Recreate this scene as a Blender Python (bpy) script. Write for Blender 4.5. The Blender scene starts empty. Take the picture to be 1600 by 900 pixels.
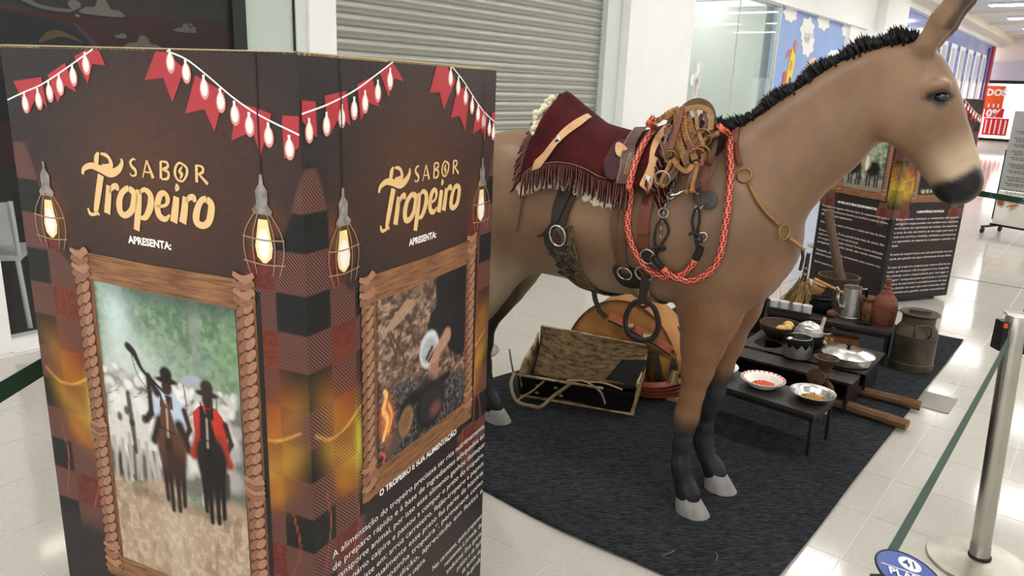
import bpy, bmesh, math, random
import numpy as np
from mathutils import Vector, Matrix, Euler

# ------------------------------------------------------------------ camera
SC = bpy.context.scene
COL = SC.collection
F_PX, PITCH, ROLL, CAM_H = 1173.0, math.radians(15.08), math.radians(2.32), 1.62
cam_d = bpy.data.cameras.new('camera')
cam_d.sensor_width = 36.0
cam_d.lens = 36.0 * F_PX / 1600.0
cam_d.clip_start = 0.05
cam_d.clip_end = 200
cam = bpy.data.objects.new('camera', cam_d)
COL.objects.link(cam)
_fw = Vector((0, math.cos(PITCH), -math.sin(PITCH)))
_up = Vector((0, math.sin(PITCH), math.cos(PITCH)))
_rt = Vector((1, 0, 0))
_r = _rt * math.cos(ROLL) + _up * math.sin(ROLL)
_u = _up * math.cos(ROLL) - _rt * math.sin(ROLL)
cam.matrix_world = Matrix(((_r.x, _u.x, -_fw.x, 0), (_r.y, _u.y, -_fw.y, 0), (_r.z, _u.z, -_fw.z, CAM_H), (0, 0, 0, 1)))
SC.camera = cam

# ------------------------------------------------------------------ world and exposure
w = bpy.data.worlds.new('world')
SC.world = w
w.use_nodes = True
w.node_tree.nodes['Background'].inputs[0].default_value = (1.0, 1.0, 1.0, 1)
w.node_tree.nodes['Background'].inputs[1].default_value = 0.95
SC.view_settings.view_transform = 'Standard'
SC.view_settings.look = 'None'
SC.view_settings.exposure = 1.24
SC.view_settings.gamma = 1.0
SC.view_settings.use_curve_mapping = False

# corridor frame: U runs along the shop fronts, V runs away from them across the corridor
UX, UY = 0.6248, 0.7808
W0 = (-2.885, 4.142)
CEIL = 4.1
PANEL_POWER = 9.0           # ceiling lamp emission

# ------------------------------------------------------------------ helpers
def wall(s, d, z=0.0):
    """point at s metres along the shop fronts, d metres out from them into the corridor"""
    return Vector((W0[0] + UX * s + UY * d, W0[1] + UY * s - UX * d, z))

def rugp(a, b, z=0.0):
    """point from its coordinates along U (a) and V (b)"""
    return Vector((UX * a + UY * b, UY * a - UX * b, z))

ROT_U = math.atan2(UY, UX)          # local x along U
ROT_V = math.atan2(-UX, UY)         # local x along V

def srgb(h):
    h = h.lstrip('#')
    c = [int(h[i:i + 2], 16) / 255 for i in (0, 2, 4)]
    return tuple(x / 12.92 if x <= 0.04045 else ((x + 0.055) / 1.055) ** 2.4 for x in c)

def lin(c):
    c = np.asarray(c, float)
    return np.where(c <= 0.04045, c / 12.92, ((c + 0.055) / 1.055) ** 2.4)

MATS = {}
def mat(name, col, rough=0.6, metal=0.0, var=0.0, scale=20.0, bump=0.0, bscale=None, col2=None, stretch=None,
        emit=0.0, alpha=1.0, trans=0.0, ior=1.45, spec=0.5, attr=None, coat=0.0, sheen=0.0, detail=6.0, thr=None):
    if name in MATS:
        return MATS[name]
    if isinstance(col, str):
        col = srgb(col)
    if isinstance(col2, str):
        col2 = srgb(col2)
    m = bpy.data.materials.new(name)
    m.use_nodes = True
    nt = m.node_tree
    b = nt.nodes['Principled BSDF']
    b.inputs['Base Color'].default_value = (*col, 1)
    b.inputs['Roughness'].default_value = rough
    b.inputs['Metallic'].default_value = metal
    b.inputs['IOR'].default_value = ior
    b.inputs['Specular IOR Level'].default_value = spec
    b.inputs['Transmission Weight'].default_value = trans
    b.inputs['Alpha'].default_value = alpha
    b.inputs['Coat Weight'].default_value = coat
    if sheen:
        b.inputs['Sheen Weight'].default_value = sheen
    if emit:
        b.inputs['Emission Color'].default_value = (*col, 1)
        b.inputs['Emission Strength'].default_value = emit
    vec = None
    if var or bump or col2:
        tc = nt.nodes.new('ShaderNodeTexCoord')
        mp = nt.nodes.new('ShaderNodeMapping')
        nt.links.new(tc.outputs['Object'], mp.inputs['Vector'])
        if stretch:
            mp.inputs['Scale'].default_value = stretch
        vec = mp.outputs['Vector']
    src = None
    if attr:
        at = nt.nodes.new('ShaderNodeAttribute')
        at.attribute_name = attr
        src = at.outputs['Color']
        nt.links.new(src, b.inputs['Base Color'])
    if var or col2:
        nz = nt.nodes.new('ShaderNodeTexNoise')
        nz.inputs['Scale'].default_value = scale
        nz.inputs['Detail'].default_value = detail
        nt.links.new(vec, nz.inputs['Vector'])
        if col2:
            rp = nt.nodes.new('ShaderNodeValToRGB')
            lo, hi = thr or (0.35, 0.65)
            rp.color_ramp.elements[0].position = lo
            rp.color_ramp.elements[0].color = (*col, 1)
            rp.color_ramp.elements[1].position = hi
            rp.color_ramp.elements[1].color = (*col2, 1)
            nt.links.new(nz.outputs['Fac'], rp.inputs['Fac'])
            nt.links.new(rp.outputs['Color'], b.inputs['Base Color'])
        else:
            mr = nt.nodes.new('ShaderNodeMapRange')
            mr.inputs['From Min'].default_value = 0.3
            mr.inputs['From Max'].default_value = 0.7
            mr.inputs['To Min'].default_value = 1 - var
            mr.inputs['To Max'].default_value = 1 + var
            nt.links.new(nz.outputs['Fac'], mr.inputs['Value'])
            mx = nt.nodes.new('ShaderNodeVectorMath')
            mx.operation = 'SCALE'
            if src:
                nt.links.new(src, mx.inputs[0])
            else:
                mx.inputs[0].default_value = col
            nt.links.new(mr.outputs['Result'], mx.inputs['Scale'])
            nt.links.new(mx.outputs['Vector'], b.inputs['Base Color'])
    if bump:
        n2 = nt.nodes.new('ShaderNodeTexNoise')
        n2.inputs['Scale'].default_value = bscale or scale
        n2.inputs['Detail'].default_value = 4
        nt.links.new(vec, n2.inputs['Vector'])
        bp = nt.nodes.new('ShaderNodeBump')
        bp.inputs['Strength'].default_value = bump
        bp.inputs['Distance'].default_value = 0.01
        nt.links.new(n2.outputs['Fac'], bp.inputs['Height'])
        nt.links.new(bp.outputs['Normal'], b.inputs['Normal'])
    MATS[name] = m
    return m

def tag(o, label=None, cat=None, group=None, kind=None):
    if label: o['label'] = label
    if cat: o['category'] = cat
    if group: o['group'] = group
    if kind: o['kind'] = kind
    return o

def empty(name, loc=(0, 0, 0), rz=0.0, label=None, cat=None, group=None, kind=None):
    o = bpy.data.objects.new(name, None)
    o.empty_display_size = 0.05
    COL.objects.link(o)
    o.location = loc
    o.rotation_euler = (0, 0, rz)
    return tag(o, label, cat, group, kind)

def link(name, me, m=None, parent=None, loc=None, rot=None, label=None, cat=None, group=None, kind=None):
    if m is not None and not me.materials:
        me.materials.append(m)
    o = bpy.data.objects.new(name, me)
    COL.objects.link(o)
    if parent is not None:
        o.parent = parent
    if loc is not None:
        o.location = loc
    if rot is not None:
        o.rotation_euler = rot
    return tag(o, label, cat, group, kind)

def copy_tree(o, parent=None):
    c = o.copy()
    COL.objects.link(c)
    c.parent = parent
    for ch in list(o.children):
        copy_tree(ch, c)
    return c

def frame_from(d, up=Vector((0, 0, 1))):
    d = Vector(d).normalized()
    up = Vector(up)
    if abs(d.dot(up.normalized())) > 0.98:
        up = Vector((1, 0, 0)) if abs(d.x) < 0.9 else Vector((0, 1, 0))
    s = d.cross(up).normalized()
    n = s.cross(d).normalized()
    return s, n

class MB:
    """collects shapes; build() links them as ONE mesh object"""
    def __init__(self):
        self.v, self.f, self.c = [], [], None
    def add(self, vs, fs, col=None):
        n = len(self.v)
        self.v += [tuple(p) for p in vs]
        self.f += [tuple(i + n for i in f) for f in fs]
        if col is not None:
            if self.c is None:
                self.c = [(1, 1, 1)] * n
            self.c += [col] * len(vs)
        elif self.c is not None:
            self.c += [(1, 1, 1)] * len(vs)
        return self
    def box(self, c, s, M=None, col=None, taper=1.0):
        hx, hy, hz = s[0] / 2, s[1] / 2, s[2] / 2
        vs = []
        for sz in (-1, 1):
            k = 1 if sz < 0 else taper
            for sx, sy in ((-1, -1), (1, -1), (1, 1), (-1, 1)):
                vs.append(Vector((sx * hx * k, sy * hy * k, sz * hz)))
        if M is not None:
            vs = [M @ p for p in vs]
        vs = [Vector(c) + p for p in vs]
        fs = [(3, 2, 1, 0), (4, 5, 6, 7), (0, 1, 5, 4), (1, 2, 6, 5), (2, 3, 7, 6), (3, 0, 4, 7)]
        return self.add(vs, fs, col)
    def bar(self, a, b, w, h, up=(0, 0, 1), col=None):
        a, b = Vector(a), Vector(b)
        s, n = frame_from(b - a, up)
        vs = []
        for p in (a, b):
            for x, y in ((-1, -1), (1, -1), (1, 1), (-1, 1)):
                vs.append(p + s * (x * w / 2) + n * (y * h / 2))
        return self.add(vs, [(0, 1, 2, 3), (7, 6, 5, 4), (0, 4, 5, 1), (1, 5, 6, 2), (2, 6, 7, 3), (3, 7, 4, 0)], col)
    def tube(self, pts, r, n=8, closed=False, cap=True, flat=1.0, up=(0, 0, 1), col=None, twist=0.0):
        pts = [Vector(p) for p in pts]
        N = len(pts)
        rs = r if isinstance(r, (list, tuple)) else [r] * N
        vs = []
        prev = None
        for i, p in enumerate(pts):
            if closed:
                d = pts[(i + 1) % N] - pts[i - 1]
            else:
                d = pts[min(i + 1, N - 1)] - pts[max(i - 1, 0)]
            if d.length < 1e-9:
                d = Vector((0, 0, 1))
            d.normalize()
            if prev is None:
                s, t = frame_from(d, up)
            else:
                s = prev - d * prev.dot(d)
                s = s.normalized() if s.length > 1e-6 else frame_from(d, up)[0]
                t = s.cross(d).normalized()
            prev = s
            for k in range(n):
                a = 2 * math.pi * k / n + twist * i
                vs.append(p + s * (math.cos(a) * rs[i]) + t * (math.sin(a) * rs[i] * flat))
        fs = []
        M = N if closed else N - 1
        for i in range(M):
            j = (i + 1) % N
            for k in range(n):
                k2 = (k + 1) % n
                fs.append((i * n + k, i * n + k2, j * n + k2, j * n + k))
        if cap and not closed:
            fs.append(tuple(range(n - 1, -1, -1)))
            fs.append(tuple((N - 1) * n + k for k in range(n)))
        return self.add(vs, fs, col)
    def lathe(self, prof, n=32, c=(0, 0, 0), M=None, col=None, ends=True):
        vs, fs = [], []
        for (r, z) in prof:
            for k in range(n):
                a = 2 * math.pi * k / n
                p = Vector((r * math.cos(a), r * math.sin(a), z))
                if M is not None:
                    p = M @ p
                vs.append(Vector(c) + p)
        for i in range(len(prof) - 1):
            for k in range(n):
                k2 = (k + 1) % n
                fs.append((i * n + k, i * n + k2, (i + 1) * n + k2, (i + 1) * n + k))
        if ends:
            if prof[0][0] > 1e-5: fs.append(tuple(range(n - 1, -1, -1)))
            if prof[-1][0] > 1e-5: fs.append(tuple((len(prof) - 1) * n + k for k in range(n)))
        return self.add(vs, fs, col)
    def ring(self, c, R, r, axis=(0, 0, 1), n=24, m=8, sx=1.0, up=(0, 0, 1), col=None):
        s, t = frame_from(axis, up)
        pts = [Vector(c) + s * (math.cos(2 * math.pi * k / n) * R * sx) + t * (math.sin(2 * math.pi * k / n) * R) for k in range(n)]
        return self.tube(pts, r, m, closed=True, up=axis, col=col)
    def prism(self, poly, th, M=None, col=None):
        """polygon in xy (ccw) extruded in z from 0 to th, then placed by M"""
        n = len(poly)
        vs = [Vector((x, y, 0)) for x, y in poly] + [Vector((x, y, th)) for x, y in poly]
        if M is not None:
            vs = [M @ p for p in vs]
        fs = [tuple(range(n - 1, -1, -1)), tuple(range(n, 2 * n))]
        fs += [(i, (i + 1) % n, n + (i + 1) % n, n + i) for i in range(n)]
        return self.add(vs, fs, col)
    def strap(self, pts, w, th, normals, col=None):
        """flat band through pts; normals = outward direction(s); w may be a list"""
        pts = [Vector(p) for p in pts]
        N = len(pts)
        ws = w if isinstance(w, (list, tuple)) else [w] * N
        nn = normals if isinstance(normals, list) else [normals] * N
        vs = []
        for i, p in enumerate(pts):
            d = (pts[min(i + 1, N - 1)] - pts[max(i - 1, 0)]).normalized()
            n = Vector(nn[i]); n = (n - d * n.dot(d)).normalized()
            s = d.cross(n)
            for a, b in ((-1, 0), (1, 0), (1, 1), (-1, 1)):
                vs.append(p + s * (a * ws[i] / 2) + n * (b * th))
        fs = [(0, 1, 2, 3), tuple((N - 1) * 4 + k for k in (3, 2, 1, 0))]
        for i in range(N - 1):
            for k in range(4):
                k2 = (k + 1) % 4
                fs.append((i * 4 + k, (i + 1) * 4 + k, (i + 1) * 4 + k2, i * 4 + k2))
        return self.add(vs, fs, col)
    def ball(self, c, r, n=12, m=8, M=None, col=None):
        rx, ry, rz = r if isinstance(r, (tuple, list)) else (r, r, r)
        vs, fs = [], []
        for i in range(m + 1):
            th = math.pi * i / m
            for k in range(n):
                a = 2 * math.pi * k / n
                p = Vector((rx * math.sin(th) * math.cos(a), ry * math.sin(th) * math.sin(a), rz * math.cos(th)))
                if M is not None:
                    p = M @ p
                vs.append(Vector(c) + p)
        for i in range(m):
            for k in range(n):
                k2 = (k + 1) % n
                fs.append((i * n + k, (i + 1) * n + k, (i + 1) * n + k2, i * n + k2))
        return self.add(vs, fs, col)
    def mesh(self, name, smooth=None):
        me = bpy.data.meshes.new(name)
        me.from_pydata(self.v, [], self.f)
        if self.c is not None:
            at = me.color_attributes.new('Col', 'FLOAT_COLOR', 'POINT')
            at.data.foreach_set('color', np.array([(*c, 1) for c in self.c], np.float32).ravel())
        me.validate()
        bm = bmesh.new()
        bm.from_mesh(me)
        bmesh.ops.remove_doubles(bm, verts=bm.verts, dist=1e-6)
        bmesh.ops.recalc_face_normals(bm, faces=bm.faces)
        bm.to_mesh(me)
        bm.free()
        if smooth is not None:
            shade(me, smooth)
        return me
    def build(self, name, m, parent=None, smooth=None, loc=None, rot=None, label=None, cat=None, group=None, kind=None):
        return link(name, self.mesh(name, smooth), m, parent, loc, rot, label, cat, group, kind)

def shade(me, angle=35.0):
    me.polygons.foreach_set('use_smooth', [True] * len(me.polygons))
    if angle < 179:
        me.set_sharp_from_angle(angle=math.radians(angle))

def spline(pts, n=8, closed=False):
    """Catmull-Rom through pts"""
    pts = [Vector(p) for p in pts]
    N = len(pts)
    out = []
    for i in range(N if closed else N - 1):
        if closed:
            p0, p1, p2, p3 = pts[i - 1], pts[i], pts[(i + 1) % N], pts[(i + 2) % N]
        else:
            p0 = pts[i - 1] if i else pts[0] * 2 - pts[1]
            p1, p2 = pts[i], pts[i + 1]
            p3 = pts[i + 2] if i + 2 < N else pts[-1] * 2 - pts[-2]
        for k in range(n):
            t = k / n
            out.append(0.5 * ((2 * p1) + (p2 - p0) * t + (2 * p0 - 5 * p1 + 4 * p2 - p3) * t * t + (3 * p1 - p0 - 3 * p2 + p3) * t ** 3))
    if not closed:
        out.append(pts[-1])
    return out

def spl2(pts, n=6, closed=False):
    return [(p.x, p.y) for p in spline([(x, y, 0) for x, y in pts], n, closed)]

def text_mesh(body, size, align='LEFT', shear=0.0, spacing=1.0, bold=0.0, width=None, lead=1.0, th=0.0006):
    cu = bpy.data.curves.new('lettering', 'FONT')
    cu.body = body
    cu.size = size
    cu.align_x = align
    cu.shear = shear
    cu.space_character = spacing
    cu.space_line = lead
    cu.offset = bold
    cu.extrude = th
    cu.resolution_u = 2
    if width:
        tb = cu.text_boxes[0]
        tb.width = width
    o = bpy.data.objects.new('lettering', cu)
    COL.objects.link(o)
    dg = bpy.context.evaluated_depsgraph_get()
    me = bpy.data.meshes.new_from_object(o.evaluated_get(dg))
    bpy.data.objects.remove(o)
    bpy.data.curves.remove(cu)
    return me

# common materials
M_STEEL = mat('brushed steel', '#b9b6ae', 0.32, 1.0, var=0.1, scale=30, bump=0.05)
M_CHROME = mat('bright ring steel', '#d8d8d6', 0.18, 1.0, var=0.05, scale=40)
M_BRASS = mat('aged brass', '#9a7a44', 0.38, 0.9, var=0.25, scale=40)
M_BLACKMETAL = mat('black painted metal', '#17171a', 0.45, 0.3, var=0.2, scale=30)
M_WHITE = mat('white wall paint', '#f3f3f1', 0.6, var=0.02, scale=3)

# ------------------------------------------------------------------ floor
TILE = 0.3848
A0, B0 = 2.653, -0.534
M_TILE = mat('speckled cream floor tile', '#bfbbb2', 0.10, var=0.06, scale=90, spec=0.9, bump=0.02, bscale=6)
M_GROUT = mat('pale floor joint', '#d8d5cd', 0.4, var=0.03)
def slab_mesh(name, cells):
    mb = MB()
    for (i, j) in cells:
        c = rugp(A0 + (i + 0.5) * TILE, B0 + (j + 0.5) * TILE, -0.004)
        mb.box(c, (TILE - 0.004, TILE - 0.004, 0.008), Matrix.Rotation(ROT_U, 3, 'Z'))
    return mb.mesh(name)
def px_of(p):
    v = Vector(p) - Vector((0, 0, CAM_H))
    d = v.dot(_fw)
    return (800 + F_PX * v.dot(_r) / d, 450 - F_PX * v.dot(_u) / d, d) if d > 0.2 else (-9e9, 0, d)
fl = MB()
fl.box(wall(11, 4.5, -0.0215), (58, 18, 0.04), Matrix.Rotation(ROT_U, 3, 'Z'))
floor = fl.build('floor', M_GROUT, kind='structure', label='shiny cream tiled mall floor', cat='floor')
near, far = [], []
for i in range(-14, 24):
    for j in range(-16, 12):
        c = rugp(A0 + (i + 0.5) * TILE, B0 + (j + 0.5) * TILE)
        x, y, d = px_of(c)
        onrug = 2.35 < A0 + (i + .5) * TILE < 5.75 and -2.35 < B0 + (j + .5) * TILE < -0.9
        dd = (c - Vector((W0[0], W0[1], 0))).dot(Vector((UY, -UX, 0)))
        if dd < 0.05:
            continue
        hid = (y > 120 and 120 < x < 745 and y > 470)
        if -90 < x < 1690 and y < 985 and d < 9 and not onrug and not hid:
            near.append((d, i, j))
        else:
            far.append((i, j))
near.sort()
far += [(i, j) for _, i, j in near[298:]]
tile_me = MB().box((0, 0, 0), (TILE - 0.0035, TILE - 0.0035, 0.008)).mesh('floor_tile')
tile_me.materials.append(M_TILE)
for _, i, j in near[:298]:
    o = link('floor_tile', tile_me, parent=floor)
    o.location = rugp(A0 + (i + 0.5) * TILE, B0 + (j + 0.5) * TILE, -0.004)
    o.rotation_euler = (0, 0, ROT_U)
for i in range(24, 88):
    for j in range(-16, 22):
        far.append((i, j))
for i in range(-14, 24):
    for j in range(12, 22):
        far.append((i, j))
link('tile_field', slab_mesh('tile_field', far), M_TILE, floor, kind='stuff')
# dark movement joint across the corridor
mb = MB()
mb.bar(rugp(8.2, -7.0, 0.0008), rugp(8.2, 4, 0.0008), 0.022, 0.002)
mb.build('trim_1', mat('dark joint strip', '#4a4741', 0.5), kind='structure', label='thin dark joint strip crossing the floor', cat='trim')

# ------------------------------------------------------------------ shop front wall
RU = Matrix.Rotation(ROT_U, 3, 'Z')
def wbox(mb, s0, s1, d0, d1, z0, z1, col=None):
    mb.box(wall((s0 + s1) / 2, (d0 + d1) / 2, (z0 + z1) / 2), (s1 - s0, d1 - d0, z1 - z0), RU, col)
    return mb
mb = MB()
wbox(mb, -9, -0.03, -0.25, 0.0, 0, CEIL)
wbox(mb, -0.03, 6.5, -0.25, 0.02, 3.1, CEIL)
wbox(mb, 2.10, 2.34, -0.25, 0.03, 0, 3.1)
wbox(mb, 6.54, 8.16, -0.25, 0.05, 0, 3.1)
wbox(mb, 6.5, 16.66, -0.25, 0.06, 3.05, CEIL)
wbox(mb, 15.15, 16.3, -0.25, 0.0, 0, 3.05)
wbox(mb, 16.66, 18.55, -0.25, 0.25, 0, CEIL)
wbox(mb, 18.55, 34.2, -0.25, 0.2, 3.75, CEIL)
wbox(mb, 32.7, 33.2, -0.25, 0.0, 0, 3.75)
wallb = mb.build('wall_back', M_WHITE, kind='structure', label='white shop front wall behind the mule', cat='wall')
M_REVEAL = mat('cool grey reveal paint', '#d5dad9', 0.5)
mb = MB()
wbox(mb, 2.0, 2.10, -0.25, 0.01, 0, 3.1)
wbox(mb, 6.23, 6.54, -0.25, -0.06, 0, 3.1)
mb.build('trim_2', M_REVEAL, kind='structure', label='cool grey door reveals framing the roller shutter', cat='trim')

# roller shutter: every slat a part
M_SHUT = mat('galvanised shutter steel', '#a9aaa2', 0.42, 0.55, var=0.08, scale=4, stretch=(1, 1, 30))
shutter = empty('roller_shutter', wall(4.28, -0.14, 0), ROT_U, 'closed grey galvanised roller shutter behind the mule', 'shutter')
prof = [(0.0, 0.0), (0.012, 0.006), (0.016, 0.016), (0.010, 0.024), (-0.002, 0.028), (-0.002, 0.036), (0.007, 0.044), (0.011, 0.060), (0.007, 0.078), (-0.002, 0.086), (-0.002, 0.092)]
SL = 0.0935
mb = MB()
hw = 1.96
vs = [Vector((-hw, -d, z)) for d, z in prof] + [Vector((hw, -d, z)) for d, z in prof]
n = len(prof)
mb.add(vs, [(i, i + 1, n + i + 1, n + i) for i in range(n - 1)])
vs = [Vector((-hw, -d + 0.008, z)) for d, z in prof] + [Vector((hw, -d + 0.008, z)) for d, z in prof]
mb.add(vs, [(i, n + i, n + i + 1, i + 1) for i in range(n - 1)])
slat_me = mb.mesh('slat', 50)
slat_me.materials.append(M_SHUT)
for k in range(33):
    o = link('slat', slat_me, parent=shutter)
    o.location = (0, 0, 0.06 + k * SL)
mb = MB().box((0, 0, 0.03), (2 * hw, 0.05, 0.06))
mb.build('bottom_rail', M_SHUT, shutter)

# left shop: dark room behind glass
M_DARKWOOD = mat('dark shop floorboards', '#3a2f28', 0.4, var=0.2, scale=6, stretch=(1, 12, 1))
mb = MB(); wbox(mb, -3.5, 4.9, -4.2, -0.26, -0.02, 0.03); wbox(mb, -3.5, 2.0, -0.26, -0.02, -0.02, 0.03)
mb.build('floor_shop', M_DARKWOOD, kind='structure', label='dark wooden floor inside the left shop', cat='floor')
M_SHOPDARK = mat('dark plum shop wall', '#4a3a3e', 0.7, var=0.08, scale=2)
mb = MB()
wbox(mb, -3.5, 4.9, -4.3, -4.2, 0, 3.1)
wbox(mb, -3.6, -3.5, -4.2, -0.25, 0, 3.1)
wbox(mb, 4.9, 5.0, -4.2, -0.27, 0, 3.1)
wbox(mb, 2.0, 4.9, -0.30, -0.27, 0, 3.1)
wbox(mb, -3.5, 4.9, -4.2, -0.26, 3.1, 3.14)
shopw = mb.build('wall_shop', M_SHOPDARK, kind='structure', label='dark plum walls inside the left shop', cat='wall')
mb = MB(); wbox(mb, -0.03, 2.0, -0.1, 0.03, 0.0, 0.075)
mb.build('trim_3', M_WHITE, kind='structure', label='white plinth under the left shop window', cat='trim')
M_GLASS = mat('clear shop glass', '#5f6664', 0.02, alpha=0.12, spec=0.6)
M_FROST = mat('pale green frosted glass', '#bcc9c0', 0.25, var=0.05, scale=1.5, spec=0.6)
win1 = empty('window_1', wall(1.0, -0.03, 0.075), ROT_U, 'dark left shop window with pale green frosted side panel', 'window', kind='structure')
MB().box((-0.22, 0, 1.5), (1.62, 0.012, 3.0)).build('pane', M_GLASS, win1)
MB().box((0.785, 0.0, 1.5), (0.43, 0.02, 3.0)).build('frosted_pane', M_FROST, win1)
MB().box((0.548, -0.01, 1.5), (0.10, 0.06, 3.0)).box((0.995, 0, 1.5), (0.012, 0.05, 3.0)).build('window_frame', mat('dark bronze frame', '#2c2e2d', 0.4, 0.4), win1)
# painted decor on the plum wall of the left shop
def shop_poly(name, poly, col, d=-4.19, parent=shopw):
    m = mat('shop decor ' + name, col, 0.8)
    M = Matrix.Translation(wall(0, d, 0)) @ Matrix.Rotation(ROT_U, 4, 'Z') @ Matrix.Rotation(math.pi / 2, 4, 'X')
    return MB().prism(poly, 0.008, M).build(name, m, parent)
shop_poly('maroon_band', [(-3.4, .6), (4.8, .6), (4.8, 2.28), (2.6, 2.20), (1.2, 2.16), (-3.4, 2.1)], '#5a1526', -4.192)
shop_poly('navy_arc', spl2([(.2, 1.0), (2.0, 1.2), (2.30, 1.75), (2.16, 2.02), (1.75, 2.12), (1.2, 2.1), (.4, 1.7)], 6, True), '#161a36', -4.184)
shop_poly('tan_arc', spl2([(1.80, 1.86), (1.90, 1.98), (2.05, 1.985), (2.24, 1.88), (2.02, 1.93)], 6, True), '#8a7350', -4.176)
def cloud(x, z, w, nm='cloud'):
    pts = [(x - w, z), (x + w, z - 0.02 * w), (x + .8 * w, z + .28 * w), (x + .45 * w, z + .30 * w), (x + .2 * w, z + .7 * w), (x - .15 * w, z + .7 * w), (x - .35 * w, z + .35 * w), (x - .75 * w, z + .3 * w)]
    shop_poly(nm, spl2(pts, 4, True), '#a9a7a4', -4.170)
cloud(2.46, 2.19, .22); cloud(3.40, 2.085, .13); cloud(2.88, 1.86, .20)
for (x, z, r) in ((2.18, 2.27, .045), (2.2, 2.16, .015), (2.66, 1.985, .028), (2.60, 1.975, .018), (3.50, 2.13, .022), (3.47, 2.17, .014)):
    shop_poly('puff', [(x + 1.5 * r * math.cos(t * .5236), z + r * math.sin(t * .5236)) for t in range(12)], '#a9a7a4', -4.170)
shop_poly('swirl', spl2([(1.66, 2.27), (1.85, 2.20), (2.1, 2.185), (2.2, 2.23), (2.08, 2.22), (1.86, 2.235), (1.70, 2.30)], 5, True), '#969a9e', -4.170)
shop_poly('lilac_arc', spl2([(2.14, 2.08), (2.26, 2.02), (2.38, 1.86), (2.42, 1.6), (2.38, 1.6), (2.33, 1.84), (2.22, 1.98)], 5, True), '#6b4a66', -4.172)
mb = MB(); wbox(mb, .2, 3.8, -2.9, -2.8, 3.07, 3.09)
mb.build('shop_fill_strip', mat('dim shop fill glow', '#fff1dd', .5, emit=7.0), shopw)  # glowing strip added to brighten the dark shop interior

# white chairs inside the left shop
M_CHAIR = mat('white chair plastic', '#eceeee', 0.45)
def shop_chair(s, d, rz, label):
    r = empty('cafe_chair', wall(s, d, 0.03), rz, label, 'chair', 'white chairs in the left shop')
    MB().box((0, 0, 0.445), (0.42, 0.42, 0.03)).build('seat', M_CHAIR, r)
    mb = MB().strap(spline([(-.2, .21, .66), (0, .25, .66), (.2, .21, .66)], 5), .26, .02, Vector((0, -1, 0)))
    mb.build('backrest', M_CHAIR, r)
    for x in (-.2, .2):
        MB().tube([(x, .19, .43), (x * 1.02, .215, .6), (x * 1.02, .235, .80)], .014, 8).build('back_post', M_CHAIR, r)
        for y in (-.18, .2):
            MB().tube([(x * .95, y * .95, .44), (x * 1.1, y * 1.15, 0)], .015, 8).build('leg', M_CHAIR, r)
    return r
shop_chair(0.10, -0.62, ROT_U + 2.6, 'white cafe chair nearest the left shop window')
shop_chair(-0.25, -1.15, ROT_U + 2.2, 'white cafe chair behind another white chair')

# ------------------------------------------------------------------ right glass shop
M_SHOPWHITE = mat('pale shop interior', '#cfd6d3', 0.6, var=0.03, scale=2)
mb = MB()
wbox(mb, 8.16, 12.2, -5.0, -4.9, 0, 3.3)
wbox(mb, 8.1, 8.16, -4.9, -0.25, 0, 3.3)
wbox(mb, 11.33, 12.2, -4.9, -0.25, 0, 3.05)
wbox(mb, 8.16, 12.2, -4.9, -0.25, 3.25, 3.3)
wbox(mb, 8.16, 12.2, -4.9, -0.25, -0.02, 0.03)
wbox(mb, 10.5, 10.75, -2.2, -1.9, 0, 3.3)
shop2 = mb.build('wall_glass_shop', M_SHOPWHITE, kind='structure', label='pale interior walls behind the glass shop front', cat='wall')
mb = MB(); wbox(mb, 8.2, 10.2, -2.2, -2.05, 1.75, 2.45)
mb.build('navy_bulkhead', mat('navy bulkhead', '#27344a', 0.5), shop2)
mb = MB(); wbox(mb, 8.2, 10.5, -2.2, -2.02, 1.63, 1.75)
wbox(mb, 9.55, 9.66, -2.2, -2.02, 0, 1.7)
mb.build('grey_beam', mat('shop grey beam', '#8f9694', 0.5), shop2)
mb = MB(); wbox(mb, 8.2, 9.5, -2.6, -2.3, 0, 1.63)
mb.build('grey_partition', mat('shop grey partition', '#7c7a77', 0.5), shop2)
mb = MB(); wbox(mb, 9.15, 9.5, -2.28, -2.26, 0.03, 1.6)
mb.build('dark_doorway', mat('shop dark door', '#3c4444', 0.4), shop2)
M_LAMPW = mat('white lamp diffuser', '#fffaf2', 0.5, emit=14.0)
for k, (s, dd) in enumerate(((9.2, -1.2), (9.7, -2.6), (10.2, -3.8))):
    mb = MB(); wbox(mb, 8.3, 11.2, dd - .04, dd + .04, 3.235, 3.25)
    mb.build('light_line', M_LAMPW, shop2)
MB().lathe([(0, 0), (.14, 0), (.14, .03), (0, .03)], 20, wall(10.6, -1.4, 3.2)).build('round_light', M_LAMPW, shop2)
M_GLASS2 = mat('greenish shop glass', '#a9bdb4', 0.02, alpha=0.22, spec=0.8)
win2 = empty('window_2', wall(9.74, -0.02, 0), ROT_U, 'frameless glass shop front right of the white pillar', 'window', kind='structure')
MB().box((-0.79, 0, 1.52), (1.56, 0.012, 3.02)).build('pane', M_GLASS2, win2)
MB().box((0.77, 0, 1.52), (1.54, 0.012, 3.02)).build('pane', M_GLASS2, win2)
MB().box((1.565, 0, 1.52), (0.03, 0.06, 3.04)).box((0, 0, 3.04), (3.16, 0.06, 0.03)).box((0, 0, 1.52), (0.008, 0.016, 3.02)).build('window_frame', mat('pale aluminium', '#c9cdca', 0.4, 0.4), win2)
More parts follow.
